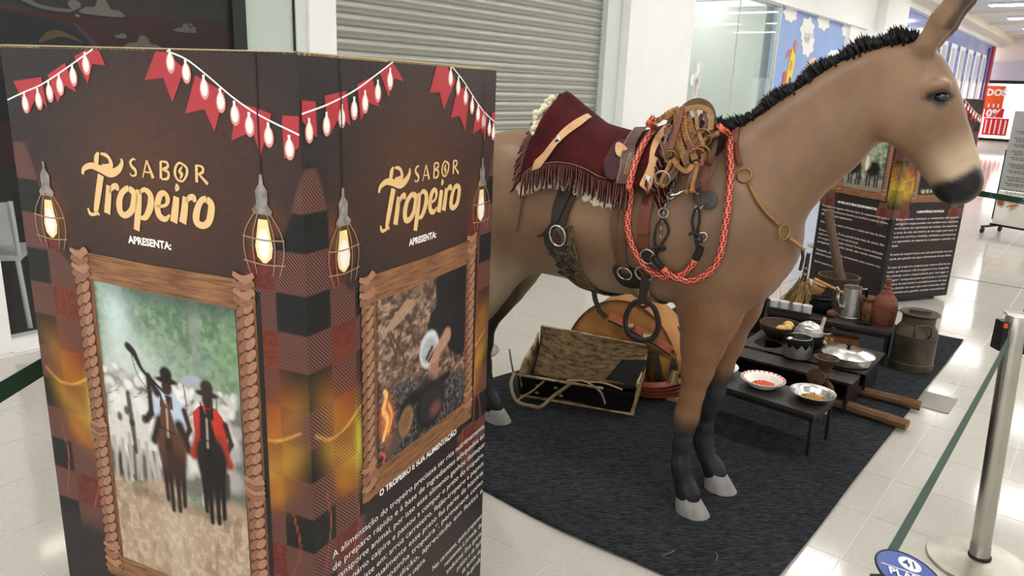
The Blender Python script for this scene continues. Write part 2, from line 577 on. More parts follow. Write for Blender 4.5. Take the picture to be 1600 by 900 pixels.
# white floral decal on the glass
mb = MB()
rn = random.Random(3)
for k in range(9):
    x = -1.42 + rn.random() * .24; z = 1.6 + rn.random() * .36
    mb.prism([(x + .05 * math.cos(t * .7) * (1 + .3 * rn.random()), z + .07 * math.sin(t * .7) * (1 + .3 * rn.random())) for t in range(9)], .002,
             Matrix.Translation((0, -.02, 0)) @ Matrix.Rotation(math.pi / 2, 4, 'X'))
mb.build('flower_decal', mat('white vinyl', '#f0efe9', 0.5), win2)

# mural with clouds
M_MUR = mat('mural blue', '#8fa9dd', 0.55, var=0.06, scale=1.5)
mural = empty('cloud_mural', wall(11.36, -0.10, 0), ROT_U, 'blue sky mural with white clouds beside the glass shop', 'mural')
MX = Matrix.Rotation(math.pi / 2, 4, 'X')
MB().box((1.87, 0.0, 1.52), (3.74, 0.06, 3.04)).build('mural_board', M_MUR, mural)
def mpoly(name, pts, col, k=1, closed=True, n=5):
    MB().prism(spl2(pts, n, True), 0.003, Matrix.Translation((0, -.03 - .0035 * k, 0)) @ MX).build(name, mat('mural ' + col, col, 0.6), mural)
def mcloud(x, z, w, h):
    pts = []
    for t in range(14):
        a = 2 * math.pi * t / 14
        r = 1 + (.16 if t % 2 else -.08)
        pts.append((x + w * r * math.cos(a), z + h * r * math.sin(a)))
    mpoly('cloud', pts, '#f4f2ee', 1)
mcloud(1.48, 2.78, .34, .20); mcloud(1.62, 2.55, .30, .20); mcloud(2.30, 3.0, .34, .15); mcloud(0.55, 2.97, .30, .12); mcloud(3.72, 2.96, .26, .13); mcloud(3.22, 2.44, .38, .10)
mpoly('giraffe_neck', [(.78, 1.72), (.74, 2.0), (.80, 2.25), (.86, 2.42), (.98, 2.42), (1.04, 2.2), (1.0, 1.95), (.92, 1.68)], '#efd23c', 2)
mpoly('giraffe_ear', [(.62, 2.26), (.68, 2.38), (.82, 2.42), (.74, 2.3)], '#e0764a', 2)
mpoly('giraffe_horn', [(.92, 2.38), (.93, 2.54), (1.02, 2.55), (1.02, 2.38)], '#e0764a', 2)
mpoly('giraffe_spot', [(.84, 1.84), (.90, 1.96), (.98, 1.9), (.92, 1.78)], '#5b4a4a', 3)
mpoly('giraffe_spot', [(.82, 2.10), (.86, 2.24), (.94, 2.18), (.88, 2.06)], '#e08a3e', 3)
mpoly('giraffe_tail', [(.58, 1.8), (.60, 2.02), (.70, 2.02), (.70, 1.8)], '#d2605a', 2)
mpoly('giraffe_leg', [(.60, 1.5), (.66, 1.78), (.86, 1.78), (.90, 1.5)], '#efd23c', 2)
mpoly('round_body', [(1.42, 1.7), (1.54, 2.0), (1.85, 2.30), (2.15, 2.32), (2.35, 2.1), (2.4, 1.8), (2.0, 1.5)], '#eec3ad', 2)
mpoly('small_wing', [(3.55, 2.38), (3.58, 2.50), (3.70, 2.50), (3.70, 2.38)], '#e39a86', 2)

# blue shop further along
M_BLUEG = mat('blue shop glazing', '#7d93d8', 0.12, var=0.25, scale=0.6, spec=0.8)
M_BLUED = mat('deep blue stripe', '#3e4f9e', 0.4)
M_LILAC = mat('lilac panel', '#cfc6e6', 0.4)
blue = empty('blue_shop_front', wall(18.6, 0, 0), ROT_U, 'blue and lilac shop front near the end of the corridor', 'shop front')
MB().box((7.0, -0.0, 3.05), (14.0, 0.1, 1.4)).build('blue_fascia', M_BLUEG, blue)
MB().box((7.0, 0.0, 1.17), (14.0, 0.1, 2.35)).build('lilac_base', M_LILAC, blue)
MB().box((10.5, -0.06, 2.85), (6.6, 0.02, 0.7)).build('blue_band', mat('mid blue band', '#6f7fc6', 0.3), blue)
for k in range(7):
    x = 3.9 + k * 1.45
    bay_ = MB().box((x, -0.08, 2.35), (0.85, 0.03, 2.0)).build('bay_frame', M_WHITE, blue)
    MB().box((x, -0.10, 2.35), (0.5, 0.02, 1.75)).build('bay_pane', mat('pale bay pane', '#c4c2c8', 0.3), bay_)
MB().box((13.6, -0.07, 1.8), (0.35, 0.05, 3.7)).build('blue_post', M_BLUED, blue)
MB().box((14.5, 0.05, 1.9), (0.45, 0.3, 4.0)).build('red_post', mat('red corner post', '#b3242f', 0.4), blue)

# ------------------------------------------------------------------ corridor end
mb = MB()
wbox(mb, 34.0, 34.3, -1, 9.5, 3.0, CEIL)
wbox(mb, 34.0, 34.3, -1, 9.5, 0.0, 0.25)
endw = mb.build('wall_end', mat('pinkish white end wall', '#f6ebe6', 0.5), kind='structure', label='white shop front at the far corridor end', cat='wall')
mb = MB(); wbox(mb, 33.9, 34.0, -0.2, 9.5, 2.55, 3.25)
mb.build('grey_band', mat('pale lilac band', '#cfcede', 0.4), endw)
mb = MB(); wbox(mb, 33.88, 33.99, -0.2, 9.5, 2.43, 2.55); wbox(mb, 33.88, 33.99, -0.2, 9.5, 0.25, 0.36)
mb.build('black_rail', M_BLACKMETAL, endw)
mb = MB(); wbox(mb, 36.0, 36.1, -1, 9.5, 0, 3.2)
mb.build('lit_interior', mat('lit shop interior', '#fffaf2', 0.6, emit=1.1), endw)
M_ORANGE = mat('orange poster', '#f0642c', 0.5)
M_RED = mat('red poster', '#e0262a', 0.5)
M_PAPER = mat('white print', '#fbf8f2', 0.6)
post = empty('sale_poster', wall(33.85, .30, 0), ROT_U - math.pi / 2, 'orange and red sale poster with percent sign at corridor end', 'poster')
MB().box((.02, 0, 1.90), (.60, .03, .90)).build('orange_sheet', M_ORANGE, post)
MB().box((.08, -.01, 1.32), (.66, .03, .36)).build('red_band', M_RED, post)
MB().box((.21, -.01, .80), (.84, .03, .66)).build('red_sheet', M_RED, post)
for k in range(5):
    MB().box((-.11 + k * .16, -.03, .80), (.05, .02, .54)).build('white_bar', M_PAPER, post)
for k in range(3):
    MB().box((-.14 + k * .16, -.03, 1.60), (.05, .02, .14)).build('white_dash', M_PAPER, post)
o = link('poster_lettering', text_mesh('DOS', .34, 'CENTER', bold=.02), M_PAPER, post, (.04, -.03, 1.98), (math.pi / 2, 0, 0))
o = link('poster_percent', text_mesh('0%', .40, 'CENTER', bold=.02), M_PAPER, post, (.06, -.04, 1.18), (math.pi / 2, 0, 0))

# right side of the corridor and behind the camera
mb = MB(); wbox(mb, -9, 34, 9.5, 9.7, 0, CEIL)
mb.build('wall_right', M_WHITE, kind='structure', label='white wall on the far right side', cat='wall')

# ------------------------------------------------------------------ ceiling and lamps
M_CEIL = mat('pale grey ceiling', '#d9dadb', 0.7, var=0.02, scale=1)
mb = MB(); wbox(mb, -9, 36, -0.3, 9.7, CEIL, CEIL + 0.1)
ceiling = mb.build('ceiling', M_CEIL, kind='structure', label='pale grey mall ceiling', cat='ceiling')
M_BEAM = mat('cream soffit', '#efe2cf', 0.6)
mb = MB(); wbox(mb, -9, 34, 0.06, 0.62, CEIL - 0.22, CEIL - .001)
mb.build('soffit', M_BEAM, ceiling)
for k in range(9):
    mb = MB(); wbox(mb, 2 + k * 3.6, 2.12 + k * 3.6, 0.62, 9.5, CEIL - 0.08, CEIL - .001)
    mb.build('ceiling_rib', M_BEAM, ceiling)
M_PANEL = mat('lit ceiling panel', '#fffdf9', 0.5, emit=PANEL_POWER)
def lamp(s, d, ls, ld):
    r = empty('ceiling_lamp', wall(s, d, CEIL - 0.05), ROT_U, 'long white ceiling lamp above the corridor', 'ceiling lamp', 'white ceiling lamps')
    MB().box((0, 0, 0.02), (ls + .06, ld + .06, .05)).build('lamp_body', M_WHITE, r)
    MB().box((0, 0, -0.01), (ls, ld, .02)).build('diffuser', M_PANEL, r)
for s in (-3.4, 0.2, 3.8, 7.4, 11.0, 14.6, 18.2, 21.8, 25.4, 29.0):
    for d in (2.2, 4.9, 7.6):
        lamp(s, d, 0.32, 1.7)

# ------------------------------------------------------------------ the mule statue
MULE_O = Vector((0.836, 2.751, 0))
MULE_RZ = math.atan2(-0.513, 0.858)
class Field:
    def __init__(self, lo, hi, h):
        self.lo, self.h = np.array(lo, float), h
        n = np.ceil((np.array(hi) - self.lo) / h).astype(int) + 1
        self.ax = [self.lo[i] + h * np.arange(n[i]) for i in range(3)]
        self.v = np.full(n, 9.0, np.float32)
    def block(self, lo, hi):
        sl = []
        for i in range(3):
            a = int(max(0, np.floor((lo[i] - self.lo[i]) / self.h)))
            b = int(min(len(self.ax[i]), np.ceil((hi[i] - self.lo[i]) / self.h) + 1))
            sl.append(slice(a, max(a, b)))
        X = self.ax[0][sl[0]][:, None, None]; Y = self.ax[1][sl[1]][None, :, None]; Z = self.ax[2][sl[2]][None, None, :]
        return tuple(sl), X, Y, Z
    def smin(self, sl, d, k):
        a = self.v[sl]
        h = np.maximum(k - np.abs(a - d), 0) / k
        self.v[sl] = np.minimum(a, d) - h * h * k * 0.25
    def sub(self, sl, d, k):
        a = self.v[sl]
        d = -d
        h = np.maximum(k - np.abs(a - d), 0) / k
        self.v[sl] = np.maximum(a, d) + h * h * k * 0.25
    def seg(self, p, q, k=0.05):
        """p, q = (x, y, z, in-plane radius b, lateral radius a)"""
        p, q = np.array(p, float), np.array(q, float)
        m = max(p[3], q[3], p[4], q[4]) + k + 0.05
        sl, X, Y, Z = self.block(np.minimum(p[:3], q[:3]) - m, np.maximum(p[:3], q[:3]) + m)
        dx, dz = q[0] - p[0], q[2] - p[2]
        t = np.clip(((X - p[0]) * dx + (Z - p[2]) * dz) / (dx * dx + dz * dz + 1e-9), 0, 1)
        cx, cz, cy = p[0] + t * dx, p[2] + t * dz, p[1] + t * (q[1] - p[1])
        b = p[3] + t * (q[3] - p[3]); a = p[4] + t * (q[4] - p[4])
        r2 = ((X - cx) ** 2 + (Z - cz) ** 2) / (b * b) + ((Y - cy) / a) ** 2
        d = (np.sqrt(r2) - 1) * np.minimum(a, b)
        self.smin(sl, d.astype(np.float32), k)
    def chain(self, st, k=0.05):
        for i in range(len(st) - 1):
            self.seg(st[i], st[i + 1], k)
    def ell(self, c, r, k=0.05, rot=0.0, sub=False):
        c = np.array(c, float)
        m = max(r) + k + 0.04
        sl, X, Y, Z = self.block(c - m, c + m)
        co, si = math.cos(rot), math.sin(rot)
        x, z = X - c[0], Z - c[2]
        xr, zr = x * co + z * si, -x * si + z * co
        d = (np.sqrt((xr / r[0]) ** 2 + ((Y - c[1]) / r[1]) ** 2 + (zr / r[2]) ** 2) - 1) * min(r)
        (self.sub if sub else self.smin)(sl, d.astype(np.float32), k)
    def surface(self):
        v, h = self.v, self.h
        s = v < 0
        nx, ny, nz = v.shape
        acc = np.zeros((nx - 1, ny - 1, nz - 1, 3), np.float32)
        cnt = np.zeros((nx - 1, ny - 1, nz - 1), np.float32)
        corners = [(i, j, k) for i in (0, 1) for j in (0, 1) for k in (0, 1)]
        cut = lambda c: tuple(slice(c[i], v.shape[i] - 1 + c[i]) for i in range(3))
        for c in corners:
            for ax in range(3):
                if c[ax]:
                    continue
                e = list(c); e[ax] = 1
                va, vb = v[cut(c)], v[cut(e)]
                m = (va < 0) != (vb < 0)
                t = np.where(m, va / np.where(m, va - vb, 1), 0)
                for i in range(3):
                    acc[..., i] += np.where(m, c[i] + (t if i == ax else 0), 0)
                cnt += m
        on = cnt > 0
        idx = -np.ones(on.shape, int)
        idx[on] = np.arange(on.sum())
        g = np.argwhere(on)
        P = self.lo + h * (g + acc[on] / cnt[on][:, None])
        quads = []
        for ax in range(3):
            o1, o2 = [(1, 2), (2, 0), (0, 1)][ax]
            a = [slice(None)] * 3; b = [slice(None)] * 3
            a[ax] = slice(0, -1); b[ax] = slice(1, None)
            sa, sb = s[tuple(a)], s[tuple(b)]
            e = np.argwhere(sa != sb)
            e = e[(e[:, o1] > 0) & (e[:, o2] > 0) & (e[:, o1] < v.shape[o1] - 1) & (e[:, o2] < v.shape[o2] - 1)]
            flip = sb[tuple(e.T)]
            q = []
            for d1, d2 in ((1, 1), (0, 1), (0, 0), (1, 0)):
                w_ = e.copy(); w_[:, o1] -= d1; w_[:, o2] -= d2
                q.append(idx[tuple(w_.T)])
            q = np.stack(q, 1)
            q[flip] = q[flip][:, ::-1]
            quads.append(q)
        return P, np.concatenate(quads)

fd = Field((-1.42, -0.36, -0.02), (0.80, 0.36, 2.16), 0.0115)
# trunk
fd.chain([(-1.06, 0, 1.19, .18, .15), (-.95, 0, 1.17, .245, .235), (-.75, 0, 1.125, .265, .265), (-.5, 0, 1.105, .275, .285),
          (-.25, 0, 1.115, .28, .270), (-.09, 0, 1.14, .285, .22), (-.02, 0, 1.12, .24, .185)], .05)
fd.ell((-.16, 0, 1.35), (.20, .085, .135), .10)
fd.ell((-.93, 0, 1.29), (.20, .17, .13), .10)
for sy in (-1, 1):
    fd.ell((-.97, sy * .13, 1.13), (.22, .125, .24), .08)          # haunch
    fd.ell((-.02, sy * .12, 1.07), (.15, .105, .24), .06, -.25)      # shoulder
    fd.ell((.085, sy * .075, 1.0), (.065, .075, .12), .05)           # breast
# neck
fd.chain([(-.01, 0, 1.24, .200, .16), (.055, 0, 1.325, .195, .140), (.135, 0, 1.415, .172, .112), (.225, 0, 1.503, .160, .092), (.322, 0, 1.602, .140, .082),
          (.400, 0, 1.652, .130, .076), (.450, 0, 1.670, .130, .076)], .025)
# head
fd.chain([(.462, 0, 1.660, .134, .080), (.500, 0, 1.612, .126, .086), (.540, 0, 1.562, .108, .083), (.588, 0, 1.498, .090, .068), (.632, 0, 1.432, .077, .056), (.662, 0, 1.386, .063, .056)], .02)
fd.ell((.668, 0, 1.372), (.062, .060, .056), .03)
fd.ell((.652, 0, 1.345), (.052, .046, .034), .02, -.2)              # lips
for sy in (-1, 1):
    fd.ell((.455, sy * .060, 1.580), (.070, .032, .085), .03, .3)    # cheek
    fd.ell((.556, sy * .074, 1.668), (.048, .024, .020), .02, .25)    # brow
    fd.ell((.572, sy * .096, 1.636), (.026, .016, .016), .02, .15, True)
    fd.ell((.690, sy * .040, 1.392), (.034, .030, .034), .02)       # nostril rim
    fd.ell((.702, sy * .072, 1.388), (.013, .020, .020), .012, .4, True)
    # ear
    ex, ey, ez = .505, sy * .055, 1.785
    fd.chain([(ex, ey, ez, .034, .030), (.545, sy * .066, 1.862, .036, .028), (.585, sy * .072, 1.940, .034, .024), (.622, sy * .072, 2.015, .026, .018), (.652, sy * .07, 2.085, .008, .008)], .02)
    fd.chain([(.560, sy * .086, 1.87, .016, .02), (.600, sy * .094, 1.945, .018, .02), (.632, sy * .086, 2.01, .012, .012)], .01) if False else None
fd.ell((.655, -.058, 1.356), (.05, .006, .004), .006, .25, True)     # mouth line
fd.ell((.655, .058, 1.356), (.05, .006, .004), .006, .25, True)
# front legs
def front(y, st):
    fd.chain([(x, y * f, z, b, a) for (x, z, b, a, f) in st], .035)
front(-.125, [(-.035, 1.0, .125, .085, .95), (-.045, .82, .105, .078, .98), (-.058, .70, .074, .064, 1), (-.065, .60, .054, .052, 1), (-.077, .50, .041, .042, 1), (-.086, .42, .042, .042, 1),
              (-.090, .38, .036, .038, 1), (-.094, .29, .031, .030, 1), (-.092, .21, .034, .034, 1), (-.082, .165, .031, .031, 1), (-.052, .095, .040, .036, 1), (-.045, .07, .045, .042, 1)])
front(.125, [(-.025, 1.0, .125, .085, .95), (-.02, .82, .10, .075, .98), (-.035, .66, .066, .058, 1), (-.045, .54, .048, .048, 1), (-.062, .43, .043, .042, 1), (-.075, .36, .036, .038, 1),
             (-.080, .27, .031, .030, 1), (-.078, .20, .036, .034, 1), (-.062, .15, .031, .031, 1), (-.022, .095, .040, .036, 1), (-.012, .07, .045, .042, 1)])
def hind(y, dx):
    st = [(-.94, 1.12, .20, .11, .85), (-.985, .95, .150, .095, .95), (-1.045, .80, .108, .080, 1), (-1.09, .70, .084, .064, 1), (-1.14, .61, .064, .05, 1), (-1.185, .545, .056, .046, 1), (-1.205, .49, .050, .044, 1), (-1.20, .40, .038, .036, 1),
          (-1.20, .28, .034, .033, 1), (-1.195, .20, .038, .036, 1), (-1.175, .15, .034, .033, 1), (-1.140, .095, .042, .038, 1), (-1.132, .07, .046, .042, 1)]
    fd.chain([(x + dx, y * f, z, b, a) for (x, z, b, a, f) in st], .04)
hind(-.145, .03)
hind(.135, 0.0)
P, Q = fd.surface()
del fd
# paint: statue colours, with some shade painted in at hind legs and eyes
x, y, z = P[:, 0], P[:, 1], P[:, 2]
def sm(a, lo, hi):
    t = np.clip((a - lo) / (hi - lo), 0, 1)
    return t * t * (3 - 2 * t)
def mixc(c, col, f):
    return c + (lin(np.array([int(col[i:i + 2], 16) / 255 for i in (1, 3, 5)])) - c) * f[:, None]
rg = np.random.default_rng(4)
def blotch(s):
    ph = rg.random((6, 3)) * 6.28; dr = rg.normal(size=(6, 3)) * s
    return sum(np.sin(P @ dr[i] + ph[i, 0]) for i in range(6)) / 6
C = np.tile(lin(np.array([0x84, 0x66, 0x4e]) / 255), (len(P), 1))
C = mixc(C, '#8f7257', np.clip(blotch(9) * .8 + .2, 0, 1))
C = mixc(C, '#6e533c', np.clip(blotch(14) * .9, 0, .6))
C = mixc(C, '#ab987f', sm(-z, -1.0, -.84) * sm(-x, .12, .3) * .8 * (z > .55))         # pale belly
C = mixc(C, '#7d5433', sm(-z, -1.05, -.8) * sm(x, -.25, -.1) * (z > .3) * .8)          # russet forearm
C = mixc(C, '#7d573e', sm(x, -.05, .15) * sm(-z, -1.25, -.95) * .6)
C = mixc(C, '#6f5138', sm(-x, .95, 1.1) * sm(y, .0, .06) * sm(-z, -1.0, -.85))  # far hind leg: its shade painted into the colour
C = mixc(C, '#5a4130', sm(-x, .9, 1.0) * sm(-np.abs(y), -.13, -.09) * sm(-z, -.95, -.8) * .8)  # inner hind legs darkened the same way, as painted shade
fr = (x > -.5)
C = mixc(C, '#4a4038', np.where(fr & (y < 0), sm(-z, -.45, -.38), 0) * .8)
C = mixc(C, '#26262a', np.where(fr & (y < 0), sm(-z, -.40, -.31), 0))
C = mixc(C, '#26262a', np.where(fr & (y > 0), sm(-z, -.60, -.46), 0))
C = mixc(C, '#2a2727', np.where(~fr, sm(-z, -.72, -.45), 0))
# muzzle: distance along the head from the tip
hd = np.array([.662 - .470, 1.384 - 1.655]); hd /= np.linalg.norm(hd)
t = (x - .470) * hd[0] + (z - 1.655) * hd[1]
side = (x - .470) * hd[1] - (z - 1.655) * hd[0]       # + towards the chin
head = (x > .4) & (z > 1.25) & (z < 1.86)
C = mixc(C, '#bda78b', np.where(head, sm(t, .18, .27) * sm(side * -1, -.10, .02) * .95, 0))
nb = blotch(60) * .012
C = mixc(C, '#1d1b1c', np.where(head, sm(t + nb + side * .04, .300, .328), 0))
C = mixc(C, '#8a6647', np.where(head, sm(side, .06, .12) * sm(t, -.05, .05) * .35, 0))
# eye surround, shadow painted in below the eye, and ear edge
ee = np.sqrt(((x - .570) / .040) ** 2 + ((z - 1.637 - (x - .572) * .10) / .0165) ** 2)
C = mixc(C, '#2b2a2d', np.where(head & (np.abs(y) > .03), sm(-ee, -1.25, -.8), 0))
el = np.sqrt(((x - .575) / .020) ** 2 + ((z - 1.620) / .016) ** 2)
C = mixc(C, '#3b3b40', np.where(head & (np.abs(y) > .03), sm(-el, -1.2, -.6) * .8, 0))
ear = z > 1.83
ax_ = .505 + (z - 1.785) * .49
C = mixc(C, '#2d2a2a', np.where(ear & (x > .5), sm(x - ax_, .012, .026), 0))
C = mixc(C, '#85654d', np.where(ear, .3, 0))
C = C * 0.92
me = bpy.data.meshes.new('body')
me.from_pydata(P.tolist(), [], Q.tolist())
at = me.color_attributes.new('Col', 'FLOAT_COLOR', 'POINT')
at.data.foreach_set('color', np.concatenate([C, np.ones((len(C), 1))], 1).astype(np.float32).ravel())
bm = bmesh.new(); bm.from_mesh(me)
for _ in range(3):
    bmesh.ops.smooth_vert(bm, verts=bm.verts, factor=0.5, use_axis_x=True, use_axis_y=True, use_axis_z=True)
bmesh.ops.recalc_face_normals(bm, faces=bm.faces)
bm.to_mesh(me); bm.free()
shade(me, 180)
mule = empty('mule_statue', MULE_O, MULE_RZ, 'life-size tan mule statue with black mane and dark lower legs on black rug', 'mule')
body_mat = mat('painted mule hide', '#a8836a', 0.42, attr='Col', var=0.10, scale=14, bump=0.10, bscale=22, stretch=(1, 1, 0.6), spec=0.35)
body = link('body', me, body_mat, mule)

# surface sampler for things that lie on the mule
from mathutils.bvhtree import BVHTree
BODY_BVH = BVHTree.FromPolygons([Vector(p) for p in P], [tuple(q) for q in Q])
def skin_side(xx, zz, off=0.004, sgn=-1):
    """point on the near (sgn -1) or far side of the barrel at local x, z"""
    hit = BODY_BVH.ray_cast(Vector((xx, sgn * 0.8, zz)), Vector((0, -sgn, 0)))
    if hit[0] is None:
        return Vector((xx, 0, zz)), Vector((0, sgn, 0))
    n = hit[1]
    if n.y * sgn < 0: n = -n
    return hit[0] + n * off, n
def skin_ang(xx, ang, off=0.004, zc=1.10):
    """point on the barrel at station x, ang from straight up (0) to the near side (90) and the belly (180)"""
    d = Vector((0, -math.sin(math.radians(ang)), math.cos(math.radians(ang))))
    hit = BODY_BVH.ray_cast(Vector((xx, 0, zc)) + d * 0.9, -d)
    n = hit[1] if hit[0] is not None else d
    p = hit[0] if hit[0] is not None else Vector((xx, 0, zc)) + d * .3
    if n.dot(d) < 0: n = -n
    return p + n * off, n

# hooves
M_HOOF = mat('grey plaster hoof', '#8b8884', 0.65, var=0.2, scale=25, bump=0.15, bscale=30)
def hoof(xc, yc):
    mb = MB()
    rings = [(0.0, .074, .062, 0), (.012, .074, .062, -.002), (.05, .060, .054, -.016), (.085, .046, .046, -.030), (.095, .038, .040, -.033)]
    n = 20
    vs, fs = [], []
    for (zz, rx, ry, sh) in rings:
        for k in range(n):
            a = 2 * math.pi * k / n
            c = math.cos(a)
            vs.append((xc + sh + rx * (c if c > 0 else c * .85), yc + ry * math.sin(a) * (1 if c > 0 else .9), zz + (0.0 if c > 0 else zz * .25 * c)))
    for i in range(len(rings) - 1):
        for k in range(n):
            fs.append((i * n + k, i * n + (k + 1) % n, (i + 1) * n + (k + 1) % n, (i + 1) * n + k))
    fs.append(tuple(range(n))); fs.append(tuple((len(rings) - 1) * n + k for k in range(n)))
    mb.add(vs, fs)
    mb.build('hoof', M_HOOF, mule, 50)
hoof(-.026, -.125); hoof(.012, .125); hoof(-1.078, -.145); hoof(-1.108, .135)
# shoe stubs (iron fixing plates under two hooves)
MB().box((-.105, -.135, .006), (.07, .035, .010), Matrix.Rotation(.5, 3, 'Z')).build('fixing_plate', M_STEEL, mule)
MB().box((-1.03, .10, .006), (.09, .03, .012), Matrix.Rotation(.9, 3, 'Z')).build('fixing_plate', M_STEEL, mule)

# eyes
M_EYE = mat('glossy dark eye', '#14110f', 0.06, spec=0.8)
for sy in (-1, 1):
    eye_ = MB().ball((.577, sy * .072, 1.637), (.021, .016, .0135), 16, 10).build('eye', M_EYE, mule, 180)
    pts = spline([(.534, sy * .0835, 1.634), (.554, sy * .085, 1.648), (.578, sy * .082, 1.655), (.600, sy * .073, 1.650)], 5)
    MB().tube(pts, [.002 + .0045 * math.sin(math.pi * i / (len(pts) - 1)) for i in range(len(pts))], 8).build('eyelid', mat('dark eyelid', '#221f20', 0.4), eye_, 60)

# mane: upright black tufts along the crest
M_HAIR = mat('black hair', '#0d0c0d', 0.55, var=0.3, scale=60, spec=0.3)
rn = random.Random(11)
crest = spline([(-.16, 0, 1.47), (-.077, 0, 1.474), (.046, 0, 1.572), (.163, 0, 1.665), (.293, 0, 1.748), (.405, 0, 1.795), (.475, 0, 1.815)], 20)
mb = MB()
NC = len(crest) - 1
for k in range(1700):
    f = k / 1699
    i = min(int(f * NC), NC - 1); tt = f * NC - i
    p = crest[i].lerp(crest[i + 1], tt)
    d = (crest[i + 1] - crest[i]).normalized()
    nrm = Vector((-d.z, 0, d.x))
    yy = rn.gauss(0, .012)
    hgt = .036 + .012 * rn.random() + .010 * math.sin(f * 37) * (f > .05) + (.02 * rn.random() if rn.random() < .06 else 0)
    if f < .07: hgt *= .8
    if f > .955: hgt *= 1.0 + 9 * (f - .955)
    lean = Vector((rn.gauss(-.25, .35), rn.gauss(0, .35) + yy * 14, 0))
    hit = BODY_BVH.ray_cast(Vector((p.x, 0, p.z)) + nrm * .3, -nrm)
    if hit[0] is not None: p = hit[0]
    base = p - nrm * .012 + Vector((0, yy, -abs(yy) * .4))
    tip = base + (nrm + lean * .55).normalized() * (hgt + .012)
    mid = base.lerp(tip, .55) + Vector((0, yy * .3, 0))
    wd = .0055
    s = d * wd
    sy_ = Vector((0, wd * .8, 0))
    mb.add([base + s, base - s * .5 + sy_, base - s * .5 - sy_, mid + s * .9, mid - s * .45 + sy_ * .9, mid - s * .45 - sy_ * .9, tip],
           [(0, 1, 4, 3), (1, 2, 5, 4), (2, 0, 3, 5), (3, 4, 6), (4, 5, 6), (5, 3, 6)])
mb.build('mane', M_HAIR, mule)
# tail
mb = MB()
for k in range(60):
    a = rn.random() * 6.28; r = .03 * math.sqrt(rn.random())
    o = Vector((r * math.cos(a), r * math.sin(a), 0))
    mb.tube(spline([Vector((-1.19, 0, 1.25)) + o, Vector((-1.27, 0, 1.12)) + o, Vector((-1.30, 0, .9)) + o * 1.6, Vector((-1.31, rn.gauss(0, .02), .55)) + o * 1.2], 3), [.008, .010, .011, .011, .010, .009, .008, .006, .005, .002][:10], 5)
mb.build('tail', M_HAIR, mule)

# ------------------------------------------------------------------ saddle and tack on the mule
M_SUEDE = mat('burgundy suede', '#401315', 0.9, var=0.3, scale=14, spec=0.15)
M_SUEDE_D = mat('burgundy suede fringe', '#3b1214', 0.9, var=0.25, scale=60, spec=0.15)
M_CUT = mat('pale cut leather edge', '#a5887a', 0.8)
M_FLEECE = mat('cream sheepskin', '#e8dec2', 0.9, var=0.12, scale=60, bump=0.5, bscale=120)
M_TANL = mat('natural tan leather', '#c99a6c', 0.5, var=0.12, scale=30)
M_BROWNL = mat('brown harness leather', '#4a3026', 0.45, var=0.2, scale=30, bump=0.1, bscale=80)
M_BROWNS = mat('worn brown leather strap', '#5e4128', 0.6, var=0.25, scale=25, bump=0.1, bscale=70)
M_DARKL = mat('dark brown leather', '#2b2019', 0.5, var=0.25, scale=30)
M_REDL = mat('reddish leather', '#6a3425', 0.5, var=0.2, scale=30)
M_RAW = mat('golden rawhide', '#8f6538', 0.5, var=0.35, scale=60, bump=0.2, bscale=150)
M_WOVEN = mat('dark woven cord', '#2c241c', 0.85, col2='#7d6a4c', scale=30, stretch=(6, 6, 1.2), thr=(.45, .55), bump=0.5, bscale=150)
M_CORD = mat('tan cord fringe', '#8a744f', 0.85, var=0.3, scale=200, bump=0.3)
M_ORANGE_R = mat('fluorescent orange rope', '#f4745a', 0.6, var=0.12, scale=250, bump=0.25, bscale=400)
M_BLACKC = mat('black cord', '#121212', 0.55, var=0.2, scale=120)
def tack(name, label, cat, group=None):
    return empty(name, MULE_O, MULE_RZ, label, cat, group)

# saddle cover
saddle = tack('riding_saddle', 'burgundy suede covered saddle with fringe and sheepskin on the mule', 'saddle')
TC = spline([(-.800, 0, 1.53), (-.775, 0, 1.592), (-.745, 0, 1.605), (-.69, 0, 1.565), (-.60, 0, 1.505), (-.50, 0, 1.478), (-.42, 0, 1.472), (-.33, 0, 1.50), (-.27, 0, 1.53), (-.235, 0, 1.52)], 6)
BC = spline([(-.795, -.272, 1.265), (-.775, -.274, 1.285), (-.725, -.28, 1.316), (-.64, -.285, 1.337), (-.545, -.29, 1.332), (-.462, -.29, 1.303), (-.42, -.288, 1.295), (-.38, -.285, 1.29), (-.30, -.28, 1.285), (-.235, -.275, 1.28)], 6)
NJ = 16
def saddle_grid(sgn, off=0.0):
    rows = []
    for a, b in zip(TC, BC):
        c = Vector(((a.x + b.x) / 2, -.225, (a.z * .78 + b.z * .22) - .01))
        r = []
        for j in range(NJ + 1):
            t = j / NJ
            p = a * (1 - t) ** 2 + c * (2 * t * (1 - t)) + b * t * t
            # keep outside the hide
            d = Vector((0, p.y, p.z - 1.10)).normalized()
            hit = BODY_BVH.ray_cast(Vector((p.x, 0, 1.10)) + d * .9, -d)
            if hit[0] is not None and (p - Vector((p.x, 0, 1.10))).length < (hit[0] - Vector((p.x, 0, 1.10))).length + .022:
                p = hit[0] + d * .022
            r.append(Vector((p.x, p.y * -sgn * (1 if sgn < 0 else 1), p.z)) if sgn > 0 else p)
        rows.append(r)
    return rows
g = saddle_grid(-1)
V = []; Fs = []
n = NJ + 1
for r in g: V += r
for i in range(len(g) - 1):
    for j in range(NJ): Fs.append((i * n + j, (i + 1) * n + j, (i + 1) * n + j + 1, i * n + j + 1))
mb = MB().add(V, Fs)
m2 = len(V)
mb.add([Vector((p.x, -p.y, p.z)) for p in V], [tuple(reversed(f)) for f in Fs])
